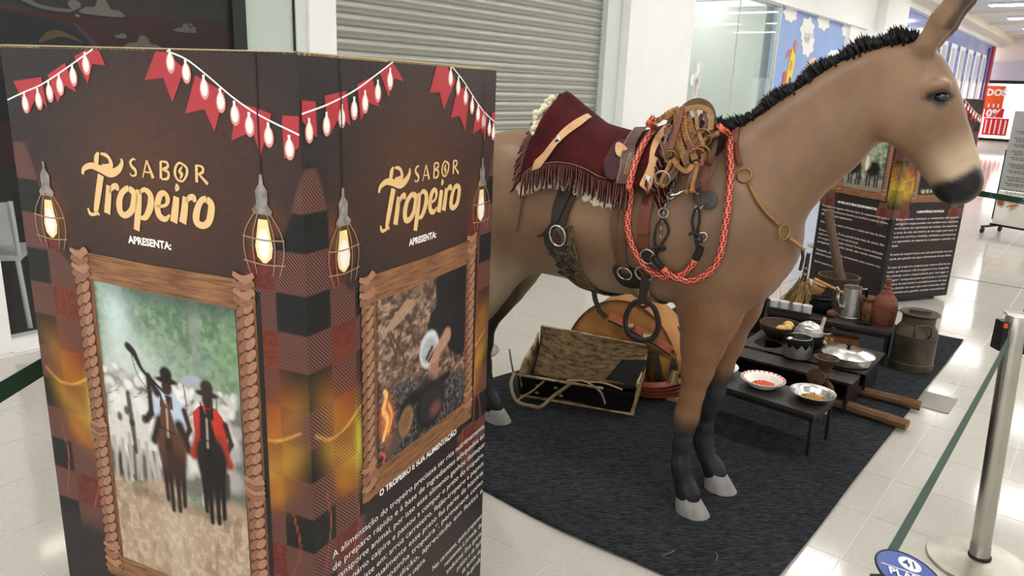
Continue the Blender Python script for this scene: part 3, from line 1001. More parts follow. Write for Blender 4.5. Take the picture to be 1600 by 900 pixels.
# closed ends: thickness given by solidify
o = mb.build('suede_cover', M_SUEDE, saddle, 180)
sol = o.modifiers.new('thick', 'SOLIDIFY'); sol.thickness = 0.012; sol.offset = -1
SAD_BVH = BVHTree.FromPolygons(V, Fs)
def side_pt(x, z, off=0.004, start=-.9):
    best = None
    for bv in (BODY_BVH, SAD_BVH):
        h = bv.ray_cast(Vector((x, start, z)), Vector((0, 1, 0)))
        if h[0] is not None and (best is None or h[0].y < best[0].y):
            nn = h[1] if h[1].y < 0 else -h[1]
            best = (h[0], nn)
    if best is None:
        return Vector((x, -.2, z)), Vector((0, -1, 0))
    return best[0] + best[1] * off, best[1]
def side_path(pts, off=0.004, n=5):
    out, nn = [], []
    for p in spline([(x, 0, z) for x, z in pts], n):
        q, nr = side_pt(p.x, p.z, off)
        out.append(q); nn.append(nr)
    return out, nn
def side_strap(pts, w, th, m, parent, name='strap', off=0.003, n=5):
    q, nn = side_path(pts, off, n)
    return MB().strap(q, w if not isinstance(w, list) else [w[min(int(i * len(w) / len(q)), len(w) - 1)] for i in range(len(q))], th, nn).build(name, m, parent)
def side_patch(poly, m, parent, name, off=0.004, th=0.003, sub=1):
    """polygon in (x, z) laid on the near side"""
    top = []; bot = []
    for (x, z) in poly:
        q, nr = side_pt(x, z, off)
        bot.append(q); top.append(q + nr * th)
    n = len(poly)
    c0 = sum(top, Vector()) / n
    q, nr = side_pt(sum(p[0] for p in poly) / n, sum(p[1] for p in poly) / n, off + th)
    mb = MB()
    vs = top + bot + [q]
    fs = [(i, (i + 1) % n, 2 * n) for i in range(n)] + [(n + i, n + (i + 1) % n, (i + 1) % n, i) for i in range(n)]
    return mb.add(vs, fs).build(name, m, parent)

# fringes
rn = random.Random(5)
def fringe(edge, dirs, length, wdt, name, parent, normal=Vector((0, -1, 0))):
    a = MB(); b = MB()
    N = len(edge)
    for i, p in enumerate(edge):
        d = Vector(dirs[i] if isinstance(dirs, list) else dirs)
        d = (d + Vector((rn.gauss(0, .06), rn.gauss(0, .03), 0))).normalized()
        L = length * (.85 + .3 * rn.random())
        pts = [p, p + d * L * .5 + Vector((0, -.004 * rn.random(), 0)), p + d * L + Vector((rn.gauss(0, .004), -.008 * rn.random(), -.004))]
        a.strap(pts, [wdt, wdt * .95, wdt * .6], .0016, normal)
        s = d.cross(normal).normalized() * (wdt * .52)
        b.strap([q + s + Vector((0, -.001, 0)) for q in pts], .0009, .0010, normal)
    a.build(name, M_SUEDE_D, parent, kind='stuff')
    b.build(name + '_edge', M_CUT, parent, kind='stuff')
def along(pts, step):
    out = []; acc = 0
    for a, b in zip(pts[:-1], pts[1:]):
        L = (b - a).length
        t = acc
        while t < L:
            out.append(a.lerp(b, t / L)); t += step
        acc = t - L
    return out
be = [side_pt(p.x, p.z + .006, .006)[0] for p in along(BC[6:47], .0085)]
fringe(be, Vector((0.05, -.10, -1)), .082, .0078, 'fringe', saddle)
re_ = [Vector(p) for p in along([g[1][j] for j in range(2, NJ + 1)], .010)]
fringe(re_, [Vector((-.45 - .4 * (1 - i / len(re_)), -.3, -.6 - .3 * i / len(re_))) for i in range(len(re_))], .062, .009, 'rear_fringe', saddle)
fe = [side_pt(x, z, .01)[0] for x, z in [(-.238 + .02 * math.sin(k * .5), 1.50 - .014 * k) for k in range(17)]]
fringe(fe, [Vector((.55 - .02 * k, -.15, -.9)) for k in range(17)], .09, .009, 'front_fringe', saddle)
ff = side_strap([(-.252, 1.500), (-.245, 1.44), (-.236, 1.38), (-.232, 1.31), (-.228, 1.25), (-.216, 1.205)], [.03, .04, .05, .06, .066, .07, .07, .07, .07, .07, .066, .06, .05, .04, .03, .02, .01], .004, M_SUEDE_D, saddle, 'front_flap', .012)
for k in range(11):
    z = 1.475 - .022 * k
    q, _ = side_path([(-.262, z), (-.235, z - .028), (-.205 - .001 * k, z - .062)], .0175, 3)
    MB().tube(q, .0011, 4).build('fringe_cut', M_CUT, ff)
# stitched seam above the fringe
q, nn = side_path([(p.x, p.z + .012) for p in BC[6:44:4]], .003, 4)
MB().tube(q, .0012, 5).build('seam', M_CUT, saddle)
# rear knot of the cantle
mb = MB()
for k in range(7): mb.tube(spline([(-.775 + .004 * k, -.012 + .006 * (k % 3), 1.595), (-.785 + .003 * k, -.02 + .006 * (k % 4), 1.57), (-.78 + .004 * k, -.03 - .003 * (k % 3), 1.545)], 3), .005, 5)
mb.build('cantle_knot', M_DARKL, saddle)
# sheepskin
mb = MB()
pts = along([Vector((-.80, -.26, 1.22)), Vector((-.70, -.28, 1.262)), Vector((-.60, -.285, 1.262)), Vector((-.52, -.285, 1.24)), Vector((-.44, -.285, 1.222)), Vector((-.385, -.28, 1.222))], .006)
for p in pts:
    for k in range(2):
        zz = p.z + rn.uniform(-.014, .03)
        q, nr = side_pt(p.x + rn.gauss(0, .004), zz, .004)
        r = rn.uniform(.009, .015)
        mb.ball(q, (r, r * .9, r * 1.1), 7, 5)
for k in range(60):
    t = rn.random()
    mb.ball(Vector((-.795 - .028 * math.sin(t * 3.1), -.03 - .13 * t + rn.gauss(0, .012), 1.565 - .12 * t + rn.gauss(0, .012))), rn.uniform(.010, .017), 7, 5)
mb.build('sheepskin', M_FLEECE, saddle, 180, kind='stuff')
# tan leather patches with conchos
def patch_strap(pts, ws):
    q, nn = side_path(pts, .006, 4)
    k = len(q) - 1
    wl = []
    for i in range(len(q)):
        f = i / k * (len(ws) - 1); j = min(int(f), len(ws) - 2)
        wl.append(ws[j] + (ws[j + 1] - ws[j]) * (f - j))
    MB().strap(q, wl, .003, nn).build('tan_patch', M_TANL, saddle)
patch_strap([(-.628, 1.513), (-.630, 1.485), (-.645, 1.45), (-.662, 1.415), (-.685, 1.37), (-.712, 1.335), (-.740, 1.308)], [.022, .034, .032, .026, .030, .040, .004])
patch_strap([(-.283, 1.495), (-.284, 1.46), (-.280, 1.42), (-.272, 1.37), (-.272, 1.33), (-.276, 1.30), (-.276, 1.275)], [.024, .036, .034, .026, .036, .044, .030])
for (x, z) in ((-.655, 1.425), (-.275, 1.315)):
    q, nr = side_pt(x, z, .008)
    M = Matrix.Rotation(math.pi / 2, 3, 'X')
    con_ = MB().lathe([(.0, .006), (.006, .006), (.013, .001), (.014, 0), (0, 0)], 16, q, M).build('concho', M_CHROME, saddle, 40)
    for k in (-1, 1):
        MB().strap([q + Vector((0, -.006, 0)), q + Vector((-.02 + .006 * k if x < -.5 else .003 * k, -.008, -.035)), q + Vector((-.045 + .006 * k if x < -.5 else .006 * k, -.006, -.085))], .006, .002, Vector((0, -1, 0))).build('concho_tie', M_DARKL, con_)
# pocket
pock_ = side_patch(spl2([(-.455, 1.425), (-.40, 1.428), (-.375, 1.42), (-.372, 1.33), (-.395, 1.302), (-.43, 1.312), (-.452, 1.345)], 4, True), mat('wine red leather', '#340f12', 0.7, var=.2, scale=20), saddle, 'pocket', .004, .008)
q, nn = side_path([(-.452, 1.345), (-.43, 1.312), (-.395, 1.302), (-.372, 1.325)], .013, 5)
MB().tube(q, .0035, 6).build('pocket_piping', M_SUEDE_D, pock_)
side_patch(spl2([(-.447, 1.418), (-.41, 1.412), (-.375, 1.398), (-.375, 1.375), (-.41, 1.378), (-.435, 1.395)], 4, True), M_TANL, pock_, 'pocket_flap', .013, .003)
# wide girth strap over the seat
girth = tack('girth_strap', 'wide dark brown leather girth strap with stitched edges across the saddle', 'strap')
def over_saddle(x0, x1, z1, n=26):
    out = []; nn = []
    for k in range(n):
        t = k / (n - 1)
        x = x0 + (x1 - x0) * min(1, t * 1.3)
        if t < .5:
            y = -.001 - .20 * (t / .5)
            h = SAD_BVH.ray_cast(Vector((x, y, 2.2)), Vector((0, 0, -1)))
            if h[0] is not None:
                nr = h[1] if h[1].z > 0 else -h[1]
                out.append(h[0] + nr * .010); nn.append(nr)
        else:
            ztop = out[-1].z if k == n // 2 else ztop
            z = ztop + (z1 - ztop) * ((t - .5) / .5)
            if t > .54:
                q, nr = side_pt(x, z, .012); out.append(q); nn.append(nr)
    return out, nn
q, nn = over_saddle(-.42, -.358, 1.292)
band_ = MB().strap(q, .052, .005, nn).build('band', M_BROWNL, girth)
for s in (-.021, .021):
    MB().tube([p + Vector((s, -.0005, 0)) + b * .0055 for p, b in zip(q, nn)], .001, 4).build('stitching', M_TANL, band_)
mk = MB()
for (x, z) in (((-.362, 1.375), (-.358, 1.325)), ((-.352, 1.376), (-.348, 1.326)), ((-.362, 1.375), (-.352, 1.376)), ((-.358, 1.325), (-.348, 1.326)), ((-.366, 1.392), (-.352, 1.378)), ((-.352, 1.392), (-.366, 1.378))):
    a, _ = side_pt(*x, .019); b, _ = side_pt(*z, .019)
    mk.tube([a, b], .0011, 4)
mk.build('stitched_mark', M_TANL, band_, kind='stuff')
a, nr = side_pt(-.359, 1.272, .016)
MB().ring(a, .027, .0032, nr, sx=1.0).build('ring', M_CHROME, girth, 60)
# latigo below the ring
side_strap([(-.388, 1.248), (-.382, 1.16), (-.365, 1.06), (-.350, .985)], .028, .004, M_BROWNS, girth, 'latigo', .006)
side_strap([(-.345, 1.262), (-.348, 1.17), (-.342, 1.07), (-.333, .975)], .032, .004, M_BROWNS, girth, 'latigo', .012)
side_strap([(-.40, 1.238), (-.362, 1.232), (-.328, 1.240)], .022, .005, M_BROWNS, girth, 'keeper', .016)
a, nr = side_pt(-.336, .972, .016)
MB().ring(a, .028, .003, nr).build('ring', M_CHROME, girth, 60)
side_patch(spl2([(-.385, .985), (-.34, 1.0), (-.285, .985), (-.275, .95), (-.29, .915), (-.345, .905), (-.375, .925)], 4, True), M_DARKL, girth, 'cinch_pad', .004, .006)
for k in range(16):
    x = -.345 + .0055 * k
    zs = [.918 - .012 * i for i in range(7)]
    pts = [side_pt(x + .001 * i, z, .006)[0] for i, z in enumerate(zs) if BODY_BVH.ray_cast(Vector((x, -.9, z)), Vector((0, 1, 0)))[0] is not None]
    if len(pts) > 2: MB().tube(pts, .0026, 5).build('cinch_cord', M_CORD, girth)
# stirrup leather, rings and iron stirrup
stl = tack('stirrup_leather', 'reddish brown stirrup strap with dark iron stirrup hanging below the belly', 'stirrup')
side_strap([(-.268, 1.285), (-.268, 1.21), (-.264, 1.14), (-.260, 1.08)], .040, .004, M_REDL, stl, 'strap', .014)
q, nr = side_pt(-.262, 1.135, .02)
MB().box(q, (.046, .010, .012)).build('buckle_bar', M_BROWNS, stl)
side_strap([(-.252, 1.075), (-.250, 1.03), (-.252, .99)], .036, .005, M_DARKL, stl, 'strap', .010)
for (x, z, R) in ((-.243, 1.052, .027), (-.259, .985, .032)):
    a, nr = side_pt(x, z, .016)
    MB().ring(a, R, .0034, nr).build('ring', M_STEEL, stl, 60)
sy_ = side_pt(-.26, .95, .02)[0].y
MB().strap([(-.255, sy_, .97), (-.255, sy_ - .008, .92), (-.258, sy_ - .006, .868)], .034, .006, Vector((0, -1, 0))).build('strap', M_DARKL, stl)
MB().box((-.258, sy_ - .006, .905), (.04, .014, .02)).build('keeper', M_CORD, stl)
cx, cz = -.258, .795
pts = spline([(cx - .018, sy_, cz + .072), (cx - .045, sy_ - .004, cz + .05), (cx - .062, sy_ - .004, cz), (cx - .052, sy_ - .004, cz - .05), (cx - .02, sy_ - .004, cz - .072), (cx + .03, sy_ + .006, cz - .070), (cx + .055, sy_ + .012, cz - .045), (cx + .062, sy_ + .012, cz), (cx + .045, sy_ + .006, cz + .052), (cx + .018, sy_, cz + .072)], 4, True)
MB().tube(pts, .0065, 8, closed=True, flat=1.6).build('stirrup_iron', mat('rusty dark iron', '#2a2320', 0.6, 0.5, var=0.4, scale=40), stl, 60)
MB().ring((cx, sy_, .866), .018, .006, (0, 1, 0)).build('stirrup_eye', M_DARKL, stl, 60)

# rear cinch
rc = tack('rear_cinch', 'dark woven rear cinch with steel ring under the sheepskin', 'cinch')
side_strap([(-.615, 1.262), (-.628, 1.20), (-.630, 1.12)], .024, .004, M_DARKL, rc, 'strap', .004)
side_strap([(-.575, 1.262), (-.60, 1.19), (-.625, 1.12), (-.668, 1.075), (-.70, 1.062)], [.034, .034, .034, .030, .026, .022, .018, .014, .010, .006], .004, M_DARKL, rc, 'strap', .010)
side_strap([(-.555, 1.255), (-.572, 1.19), (-.585, 1.12)], .028, .004, M_DARKL, rc, 'strap', .006)
q, nr = side_pt(-.602, 1.075, .004)
MB().ball(q, (.034, .010, .040), 14, 8).build('leather_disc', mat('worn leather disc', '#4a2d20', .5, var=.3, scale=20), rc, 180)
q, nr = side_pt(-.602, 1.078, .014)
MB().ring(q, .040, .0038, nr, sx=.95).build('ring', M_CHROME, rc, 60)
def under_belly(x0, x1, w0, w1, a0, a1, n=26):
    out, nn, ws = [], [], []
    for k in range(n):
        t = k / (n - 1)
        p, nr = skin_ang(x0 + (x1 - x0) * t, a0 + (a1 - a0) * t, .005)
        out.append(p); nn.append(nr); ws.append(w0 + (w1 - w0) * min(1, t * 2))
    return out, nn, ws
q, nn, ws = under_belly(-.605, -.47, .135, .10, 88, 200)
MB().strap(q, ws, .006, nn).build('woven_band', M_WOVEN, rc)
side_patch(spl2([(-.66, 1.09), (-.655, 1.04), (-.61, 1.018), (-.56, 1.03), (-.54, 1.08), (-.545, 1.02), (-.60, .985), (-.655, 1.01), (-.672, 1.05)], 3, True), M_DARKL, rc, 'cinch_collar', .008, .004)
for k, (x, z) in enumerate(((-.635, 1.0), (-.59, .975), (-.615, .955), (-.565, .94), (-.62, .918), (-.575, .90), (-.545, .99))):
    side_patch([(x - .022, z), (x, z + .018), (x + .022, z), (x, z - .014)], M_DARKL, rc, 'woven_diamond', .012, .002)
q, nn, ws = under_belly(-.30, -.28, .09, .09, 138, 200, 16)
MB().strap(q, ws, .005, nn).build('front_cinch_band', M_CORD, girth)
# thin thong hanging behind the saddle
tg = MB().tube([side_pt(x, z, .008)[0] for x, z in [(-.775, 1.24), (-.778, 1.18), (-.785, 1.11), (-.80, 1.06)]], .003, 5)
tg.build('saddle_thong', M_REDL, saddle)
ct = skin_ang(-.50, 146, .008)[0]
MB().strap([ct, ct + Vector((.02, -.02, -.035)), ct + Vector((.05, -.04, -.07)), ct + Vector((.085, -.05, -.088))], .02, .004, Vector((0, -1, .3))).build('cinch_tail', M_DARKL, rc)

# orange rope
rope = tack('orange_rope', 'bright orange rope with black flecks looped over the mule shoulder', 'rope')
def rope_path(pts, lift=0.016):
    out = []
    for p in spline([(x, 0, z) for x, z in pts], 8):
        q, nr = side_pt(p.x, p.z, lift)
        out.append(q)
    for _ in range(6):
        out = [out[0]] + [(out[i - 1] + out[i] * 2 + out[i + 1]) / 4 for i in range(1, len(out) - 1)] + [out[-1]]
        for i in range(len(out)):
            q, nr = side_pt(out[i].x, out[i].z, lift)
            if out[i].y > q.y: out[i].y = q.y
    return out
RA = rope_path([(-.290, 1.515), (-.318, 1.477), (-.329, 1.39), (-.331, 1.301), (-.329, 1.165), (-.294, 1.068), (-.24, 1.002), (-.18, .982), (-.13, .997), (-.095, 1.032), (-.079, 1.064)])
RB = rope_path([(-.067, 1.517), (-.041, 1.47), (-.017, 1.36), (.004, 1.25), (.008, 1.16), (.004, 1.09), (-.022, 1.028), (-.08, .985), (-.13, .988), (-.17, 1.003), (-.195, 1.028)], .030)
for P_ in (RA, RB):
    MB().tube(P_, .0118, 12).build('rope_strand', M_ORANGE_R, rope, 60)
tk = MB()
for P_ in (RA, RB):
    L = along(P_, .019)
    for i in range(len(L) - 1):
        d = (L[i + 1] - L[i]).normalized()
        s, t = frame_from(d, (0, -1, 0))
        for a in range(0, 360, 60):
            for dd in (-.0045, .0045):
                ar = math.radians(a + 22 * (i % 2))
                o_ = s * math.cos(ar) * .0119 + t * math.sin(ar) * .0119
                s2 = (o_.cross(d)).normalized() * .0028
                c = L[i] + d * (dd + (.004 if (a // 60) % 2 else 0)) + o_
                e = o_.normalized() * .0006
                tk.add([c - s2 - d * .0034 + e, c + s2 - d * .0034 + e, c + s2 + d * .0034 + e, c - s2 + d * .0034 + e], [(0, 1, 2, 3)])
tk.build('rope_flecks', M_BLACKC, rope, kind='stuff')
for P_ in (RA, RB):
    e = P_[-1]; d = (P_[-1] - P_[-3]).normalized()
    MB().tube([e - d * .006, e + d * .02, e + d * .045], [.0128, .0135, .0118], 10).build('tape_end', M_BLACKC, rope, 60)
# black cord loops tying the rope to the bit
def cord(pts, r, name, m, parent, lift=.012, n=6):
    return MB().tube([side_pt(p.x, p.z, lift)[0] for p in spline([(x, 0, z) for x, z in pts], n)], r, 8).build(name, m, parent, 60)
cord([(-.076, 1.10), (-.092, 1.15), (-.106, 1.19), (-.100, 1.225), (-.086, 1.225), (-.080, 1.19), (-.082, 1.145), (-.076, 1.10)], .0048, 'cord_loop', M_BLACKC, rope, .022)
cord([(-.110, 1.142), (-.095, 1.152), (-.078, 1.146), (-.064, 1.136), (-.066, 1.126), (-.088, 1.134)], .0055, 'cord_knot', M_BLACKC, rope, .030)
cord([(-.212, 1.06), (-.222, 1.11), (-.220, 1.16), (-.205, 1.185), (-.188, 1.17), (-.180, 1.14), (-.198, 1.10), (-.212, 1.06)], .0048, 'cord_loop', M_BLACKC, rope, .022)
cord([(-.232, 1.085), (-.215, 1.09), (-.195, 1.098), (-.185, 1.09), (-.20, 1.08)], .0055, 'cord_knot', M_BLACKC, rope, .030)
a, nr = side_pt(-.214, 1.048, .02)
MB().ring(a, .019, .0026, nr).build('ring', M_BRASS, rope, 60)
a, nr = side_pt(-.062, 1.142, .024)
MB().ring(a, .014, .0022, nr).build('ring', M_CHROME, rope, 60)

# bit with discs, bar and curb chain
bit = tack('bridle_bit', 'steel bridle bit with grey discs and curb chain hanging on the shoulder', 'bit')
for (x, z, lf) in ((-.087, 1.272, .012), (-.064, 1.262, .006)):
    a, nr = side_pt(x, z, lf)
    s, t = frame_from(nr)
    M = Matrix((s, t, nr)).transposed()
    MB().lathe([(0, .002), (.030, .002), (.033, 0), (.030, -.002), (0, -.002)], 24, a, M).build('bit_disc', mat('dull grey rubber', '#4b4844', .6, .2, var=.2, scale=40), bit, 40)
cord([(-.195, 1.262), (-.172, 1.268), (-.145, 1.286), (-.12, 1.282), (-.098, 1.274)], .0045, 'mouth_bar', M_CHROME, bit, .020)
cord([(-.098, 1.238), (-.104, 1.226), (-.092, 1.222), (-.076, 1.24)], .003, 'hook', M_STEEL, bit, .018)
L = along([side_pt(x, z, .016)[0] for x, z in [(-.192, 1.32), (-.196, 1.29), (-.203, 1.25), (-.206, 1.22), (-.205, 1.18), (-.206, 1.145), (-.204, 1.115)]], .014)
for i, p in enumerate(L):
    MB().ring(p, .0075, .0016, (0, 1, 0) if i % 2 else (1, .25, 0), 12, 6, sx=.7).build('chain_link', M_STEEL, bit, 60)
for (x, z, R) in ((-.206, 1.205, .017), (-.196, 1.262, .012)):
    a, nr = side_pt(x, z, .014); MB().ring(a, R, .0024, nr).build('ring', M_STEEL, bit, 60)

# heap of bridle leather on the withers
br = tack('bridle_bundle', 'heap of braided rawhide bridles and straps on the mule withers', 'bridle')
def yb(z, k=0.0):
    return -.275 + max(0, z - 1.33) * .62 - k
def heap(pts, k=0.0):
    out = []
    for p in spline([(x, 0, z) for x, z in pts], 7):
        y = yb(p.z, k)
        q, _ = side_pt(p.x, min(p.z, 1.60), .008)
        if p.z < 1.44: y = min(y, q.y)
        out.append(Vector((p.x, y, p.z)))
    return out
def braid(pts, r, name='braid', m=None):
    P_ = along(pts, .004)
    for ph in range(3):
        out = []
        for i, p in enumerate(P_):
            d = (P_[min(i + 1, len(P_) - 1)] - P_[max(i - 1, 0)]).normalized()
            s, t = frame_from(d, (0, -1, 0))
            a = i * .62 + ph * 2.0944
            out.append(p + s * math.sin(a) * r * .75 + t * math.sin(2 * a) * r * .32)
        MB().tube(out, r * .52, 6).build(name, m or M_RAW, br, 60)
# draped hump that carries the heap
mb = MB()
mb.ball((-.165, -.105, 1.455), (.105, .115, .085), 20, 12)
mb.build('folded_pad', M_DARKL, br, 180)
braid(heap([(-.255, 1.53), (-.225, 1.555), (-.205, 1.51), (-.175, 1.45), (-.145, 1.41)], .05), .0105)
braid(heap([(-.215, 1.548), (-.196, 1.565), (-.185, 1.53), (-.165, 1.485), (-.13, 1.44), (-.105, 1.405)], .06), .0105)
braid(heap([(-.19, 1.56), (-.17, 1.53), (-.145, 1.49), (-.118, 1.455), (-.10, 1.43)], .05), .0105)
braid(heap([(-.20, 1.46), (-.17, 1.43), (-.14, 1.395), (-.115, 1.37)], .05), .0095)
braid(heap([(-.29, 1.515), (-.27, 1.535), (-.25, 1.553), (-.225, 1.565)], .03), .008)
for pts, w_, m_, k in (
        ([(-.25, 1.50), (-.235, 1.545), (-.20, 1.56), (-.175, 1.52), (-.165, 1.46), (-.16, 1.40)], .014, M_BROWNS, .02),
        ([(-.235, 1.46), (-.20, 1.50), (-.16, 1.53), (-.12, 1.52), (-.09, 1.47)], .012, M_DARKL, .03),
        ([(-.215, 1.44), (-.185, 1.47), (-.15, 1.455), (-.13, 1.40), (-.14, 1.35)], .013, M_REDL, .04),
        ([(-.12, 1.56), (-.10, 1.52), (-.115, 1.47), (-.135, 1.43), (-.125, 1.385)], .012, M_BROWNS, .06),
        ([(-.085, 1.53), (-.07, 1.49), (-.058, 1.44), (-.06, 1.39)], .014, M_BROWNL, .03),
        ([(-.16, 1.575), (-.14, 1.545), (-.12, 1.50), (-.085, 1.45)], .012, M_RAW, .07),
        ([(-.23, 1.53), (-.24, 1.48), (-.225, 1.43), (-.215, 1.38)], .018, M_DARKL, .01),
        ([(-.15, 1.46), (-.125, 1.44), (-.10, 1.445), (-.08, 1.42), (-.075, 1.385)], .013, M_REDL, .065),
        ([(-.19, 1.43), (-.17, 1.40), (-.16, 1.36), (-.175, 1.33)], .015, M_BROWNS, .045),
        ([(-.135, 1.41), (-.115, 1.385), (-.10, 1.36), (-.11, 1.335)], .016, M_DARKL, .04),
        ([(-.21, 1.50), (-.205, 1.56), (-.165, 1.592), (-.115, 1.580), (-.085, 1.535), (-.083, 1.49)], .020, M_BROWNS, .045),
        ([(-.21, 1.545), (-.17, 1.568), (-.125, 1.572), (-.09, 1.550), (-.078, 1.50)], .018, M_RAW, .07),
        ([(-.195, 1.57), (-.193, 1.50), (-.192, 1.43)], .018, M_REDL, .075),
        ([(-.22, 1.52), (-.215, 1.45), (-.20, 1.40)], .016, M_BROWNS, .03),
        ([(-.10, 1.53), (-.095, 1.47), (-.10, 1.41)], .015, M_BROWNS, .04),
        ([(-.13, 1.55), (-.14, 1.51), (-.16, 1.475)], .012, M_REDL, .04),
        ([(-.18, 1.40), (-.15, 1.375), (-.12, 1.365), (-.105, 1.385)], .016, M_RAW, .06),
        ([(-.078, 1.43), (-.07, 1.38), (-.062, 1.33), (-.058, 1.305)], .022, M_REDL, .02),
        ([(-.08, 1.47), (-.062, 1.43), (-.05, 1.38), (-.055, 1.345), (-.085, 1.335)], .014, M_BROWNS, .02),
        ([(-.15, 1.37), (-.13, 1.34), (-.115, 1.33), (-.09, 1.335)], .014, M_BROWNS, .03)):
    q = heap(pts, k)
    MB().strap(q, w_, .005, Vector((0, -1, .25))).build('strap', m_, br)
# worn leather flap with lacing
MB().strap(heap([(-.24, 1.50), (-.225, 1.46), (-.205, 1.41), (-.19, 1.365)], .02), [.04] * 8 + [.055] * 8 + [.03] * 6, .006, Vector((0, -1, .2))).build('worn_flap', mat('old cracked leather', '#6b4630', .6, var=.4, scale=30, bump=.4), br)
cord([(-.235, 1.475), (-.225, 1.44), (-.215, 1.40), (-.20, 1.365)], .003, 'lacing', M_DARKL, br, .034)
for pts in ([(-.245, 1.505), (-.232, 1.512), (-.222, 1.50)], [(-.24, 1.475), (-.23, 1.47), (-.232, 1.445)], [(-.25, 1.46), (-.235, 1.43), (-.215, 1.40)]):
    MB().tube(heap(pts, .05), .0016, 5).build('pale_thong', M_CUT, br)
# wrapped rawhide handles and rings
for a_, b_, m_ in (((-.188, 1.385), (-.205, 1.315), M_RAW), ((-.165, 1.375), (-.195, 1.312), M_BROWNS), ((-.10, 1.39), (-.112, 1.30), M_BROWNS), ((-.093, 1.385), (-.094, 1.305), M_RAW), ((-.115, 1.455), (-.085, 1.475), M_RAW), ((-.085, 1.475), (-.06, 1.49), M_RAW)):
    q = heap([a_, ((a_[0] + b_[0]) / 2, (a_[1] + b_[1]) / 2), b_], .05)
    MB().tube(q, .0085, 8).build('rawhide_handle', m_, br, 60)
    for e in (q[0], q[-1]): MB().ball(e, .0105, 8, 6).build('end_knot', M_RAW, br, 180)
for (x, z, R, m_) in ((-.190, 1.405, .022, M_BRASS), (-.100, 1.475, .030, M_BRASS), (-.098, 1.415, .026, M_BRASS), (-.086, 1.425, .026, M_BRASS), (-.198, 1.335, .026, M_STEEL)):
    MB().ring((x, yb(z, .06), z), R, .003, (.15 * (x + .1) * 10, 1, .2), sx=1.0).build('ring', m_, br, 60)

# breast collar on the neck
bc = tack('breast_collar', 'rawhide breast collar with two rings across the mule shoulder', 'collar')
side_strap([(-.052, 1.500), (-.038, 1.465), (-.018, 1.425), (.006, 1.385)], .016, .004, M_REDL, bc, 'strap', .002)
side_strap([(-.036, 1.500), (-.024, 1.455), (-.006, 1.415), (.012, 1.385)], .014, .004, M_REDL, bc, 'strap', .007)
q, nr = side_pt(.030, 1.352, .008)
MB().ring(q, .024, .0032, nr).build('ring', M_BRASS, bc, 60)
cord([(.050, 1.325), (.085, 1.275), (.12, 1.235), (.158, 1.198)], .0068, 'rawhide_bar', M_RAW, bc, .008)
q, nr = side_pt(.174, 1.172, .010)
MB().ring(q, .025, .0032, nr).build('ring', M_BRASS, bc, 60)
e1 = side_pt(.188, 1.150, .010)[0]
MB().tube([e1, e1 + Vector((.024, .028, -.022)), e1 + Vector((.045, .060, -.045))], .0068, 8).build('rawhide_bar', M_RAW, bc, 60)
MB().tube([e1 + Vector((.040, .055, -.040)), e1 + Vector((.045, .062, -.075)), e1 + Vector((.040, .07, -.12))], .006, 8).build('hanging_tie', M_DARKL, bc, 60)

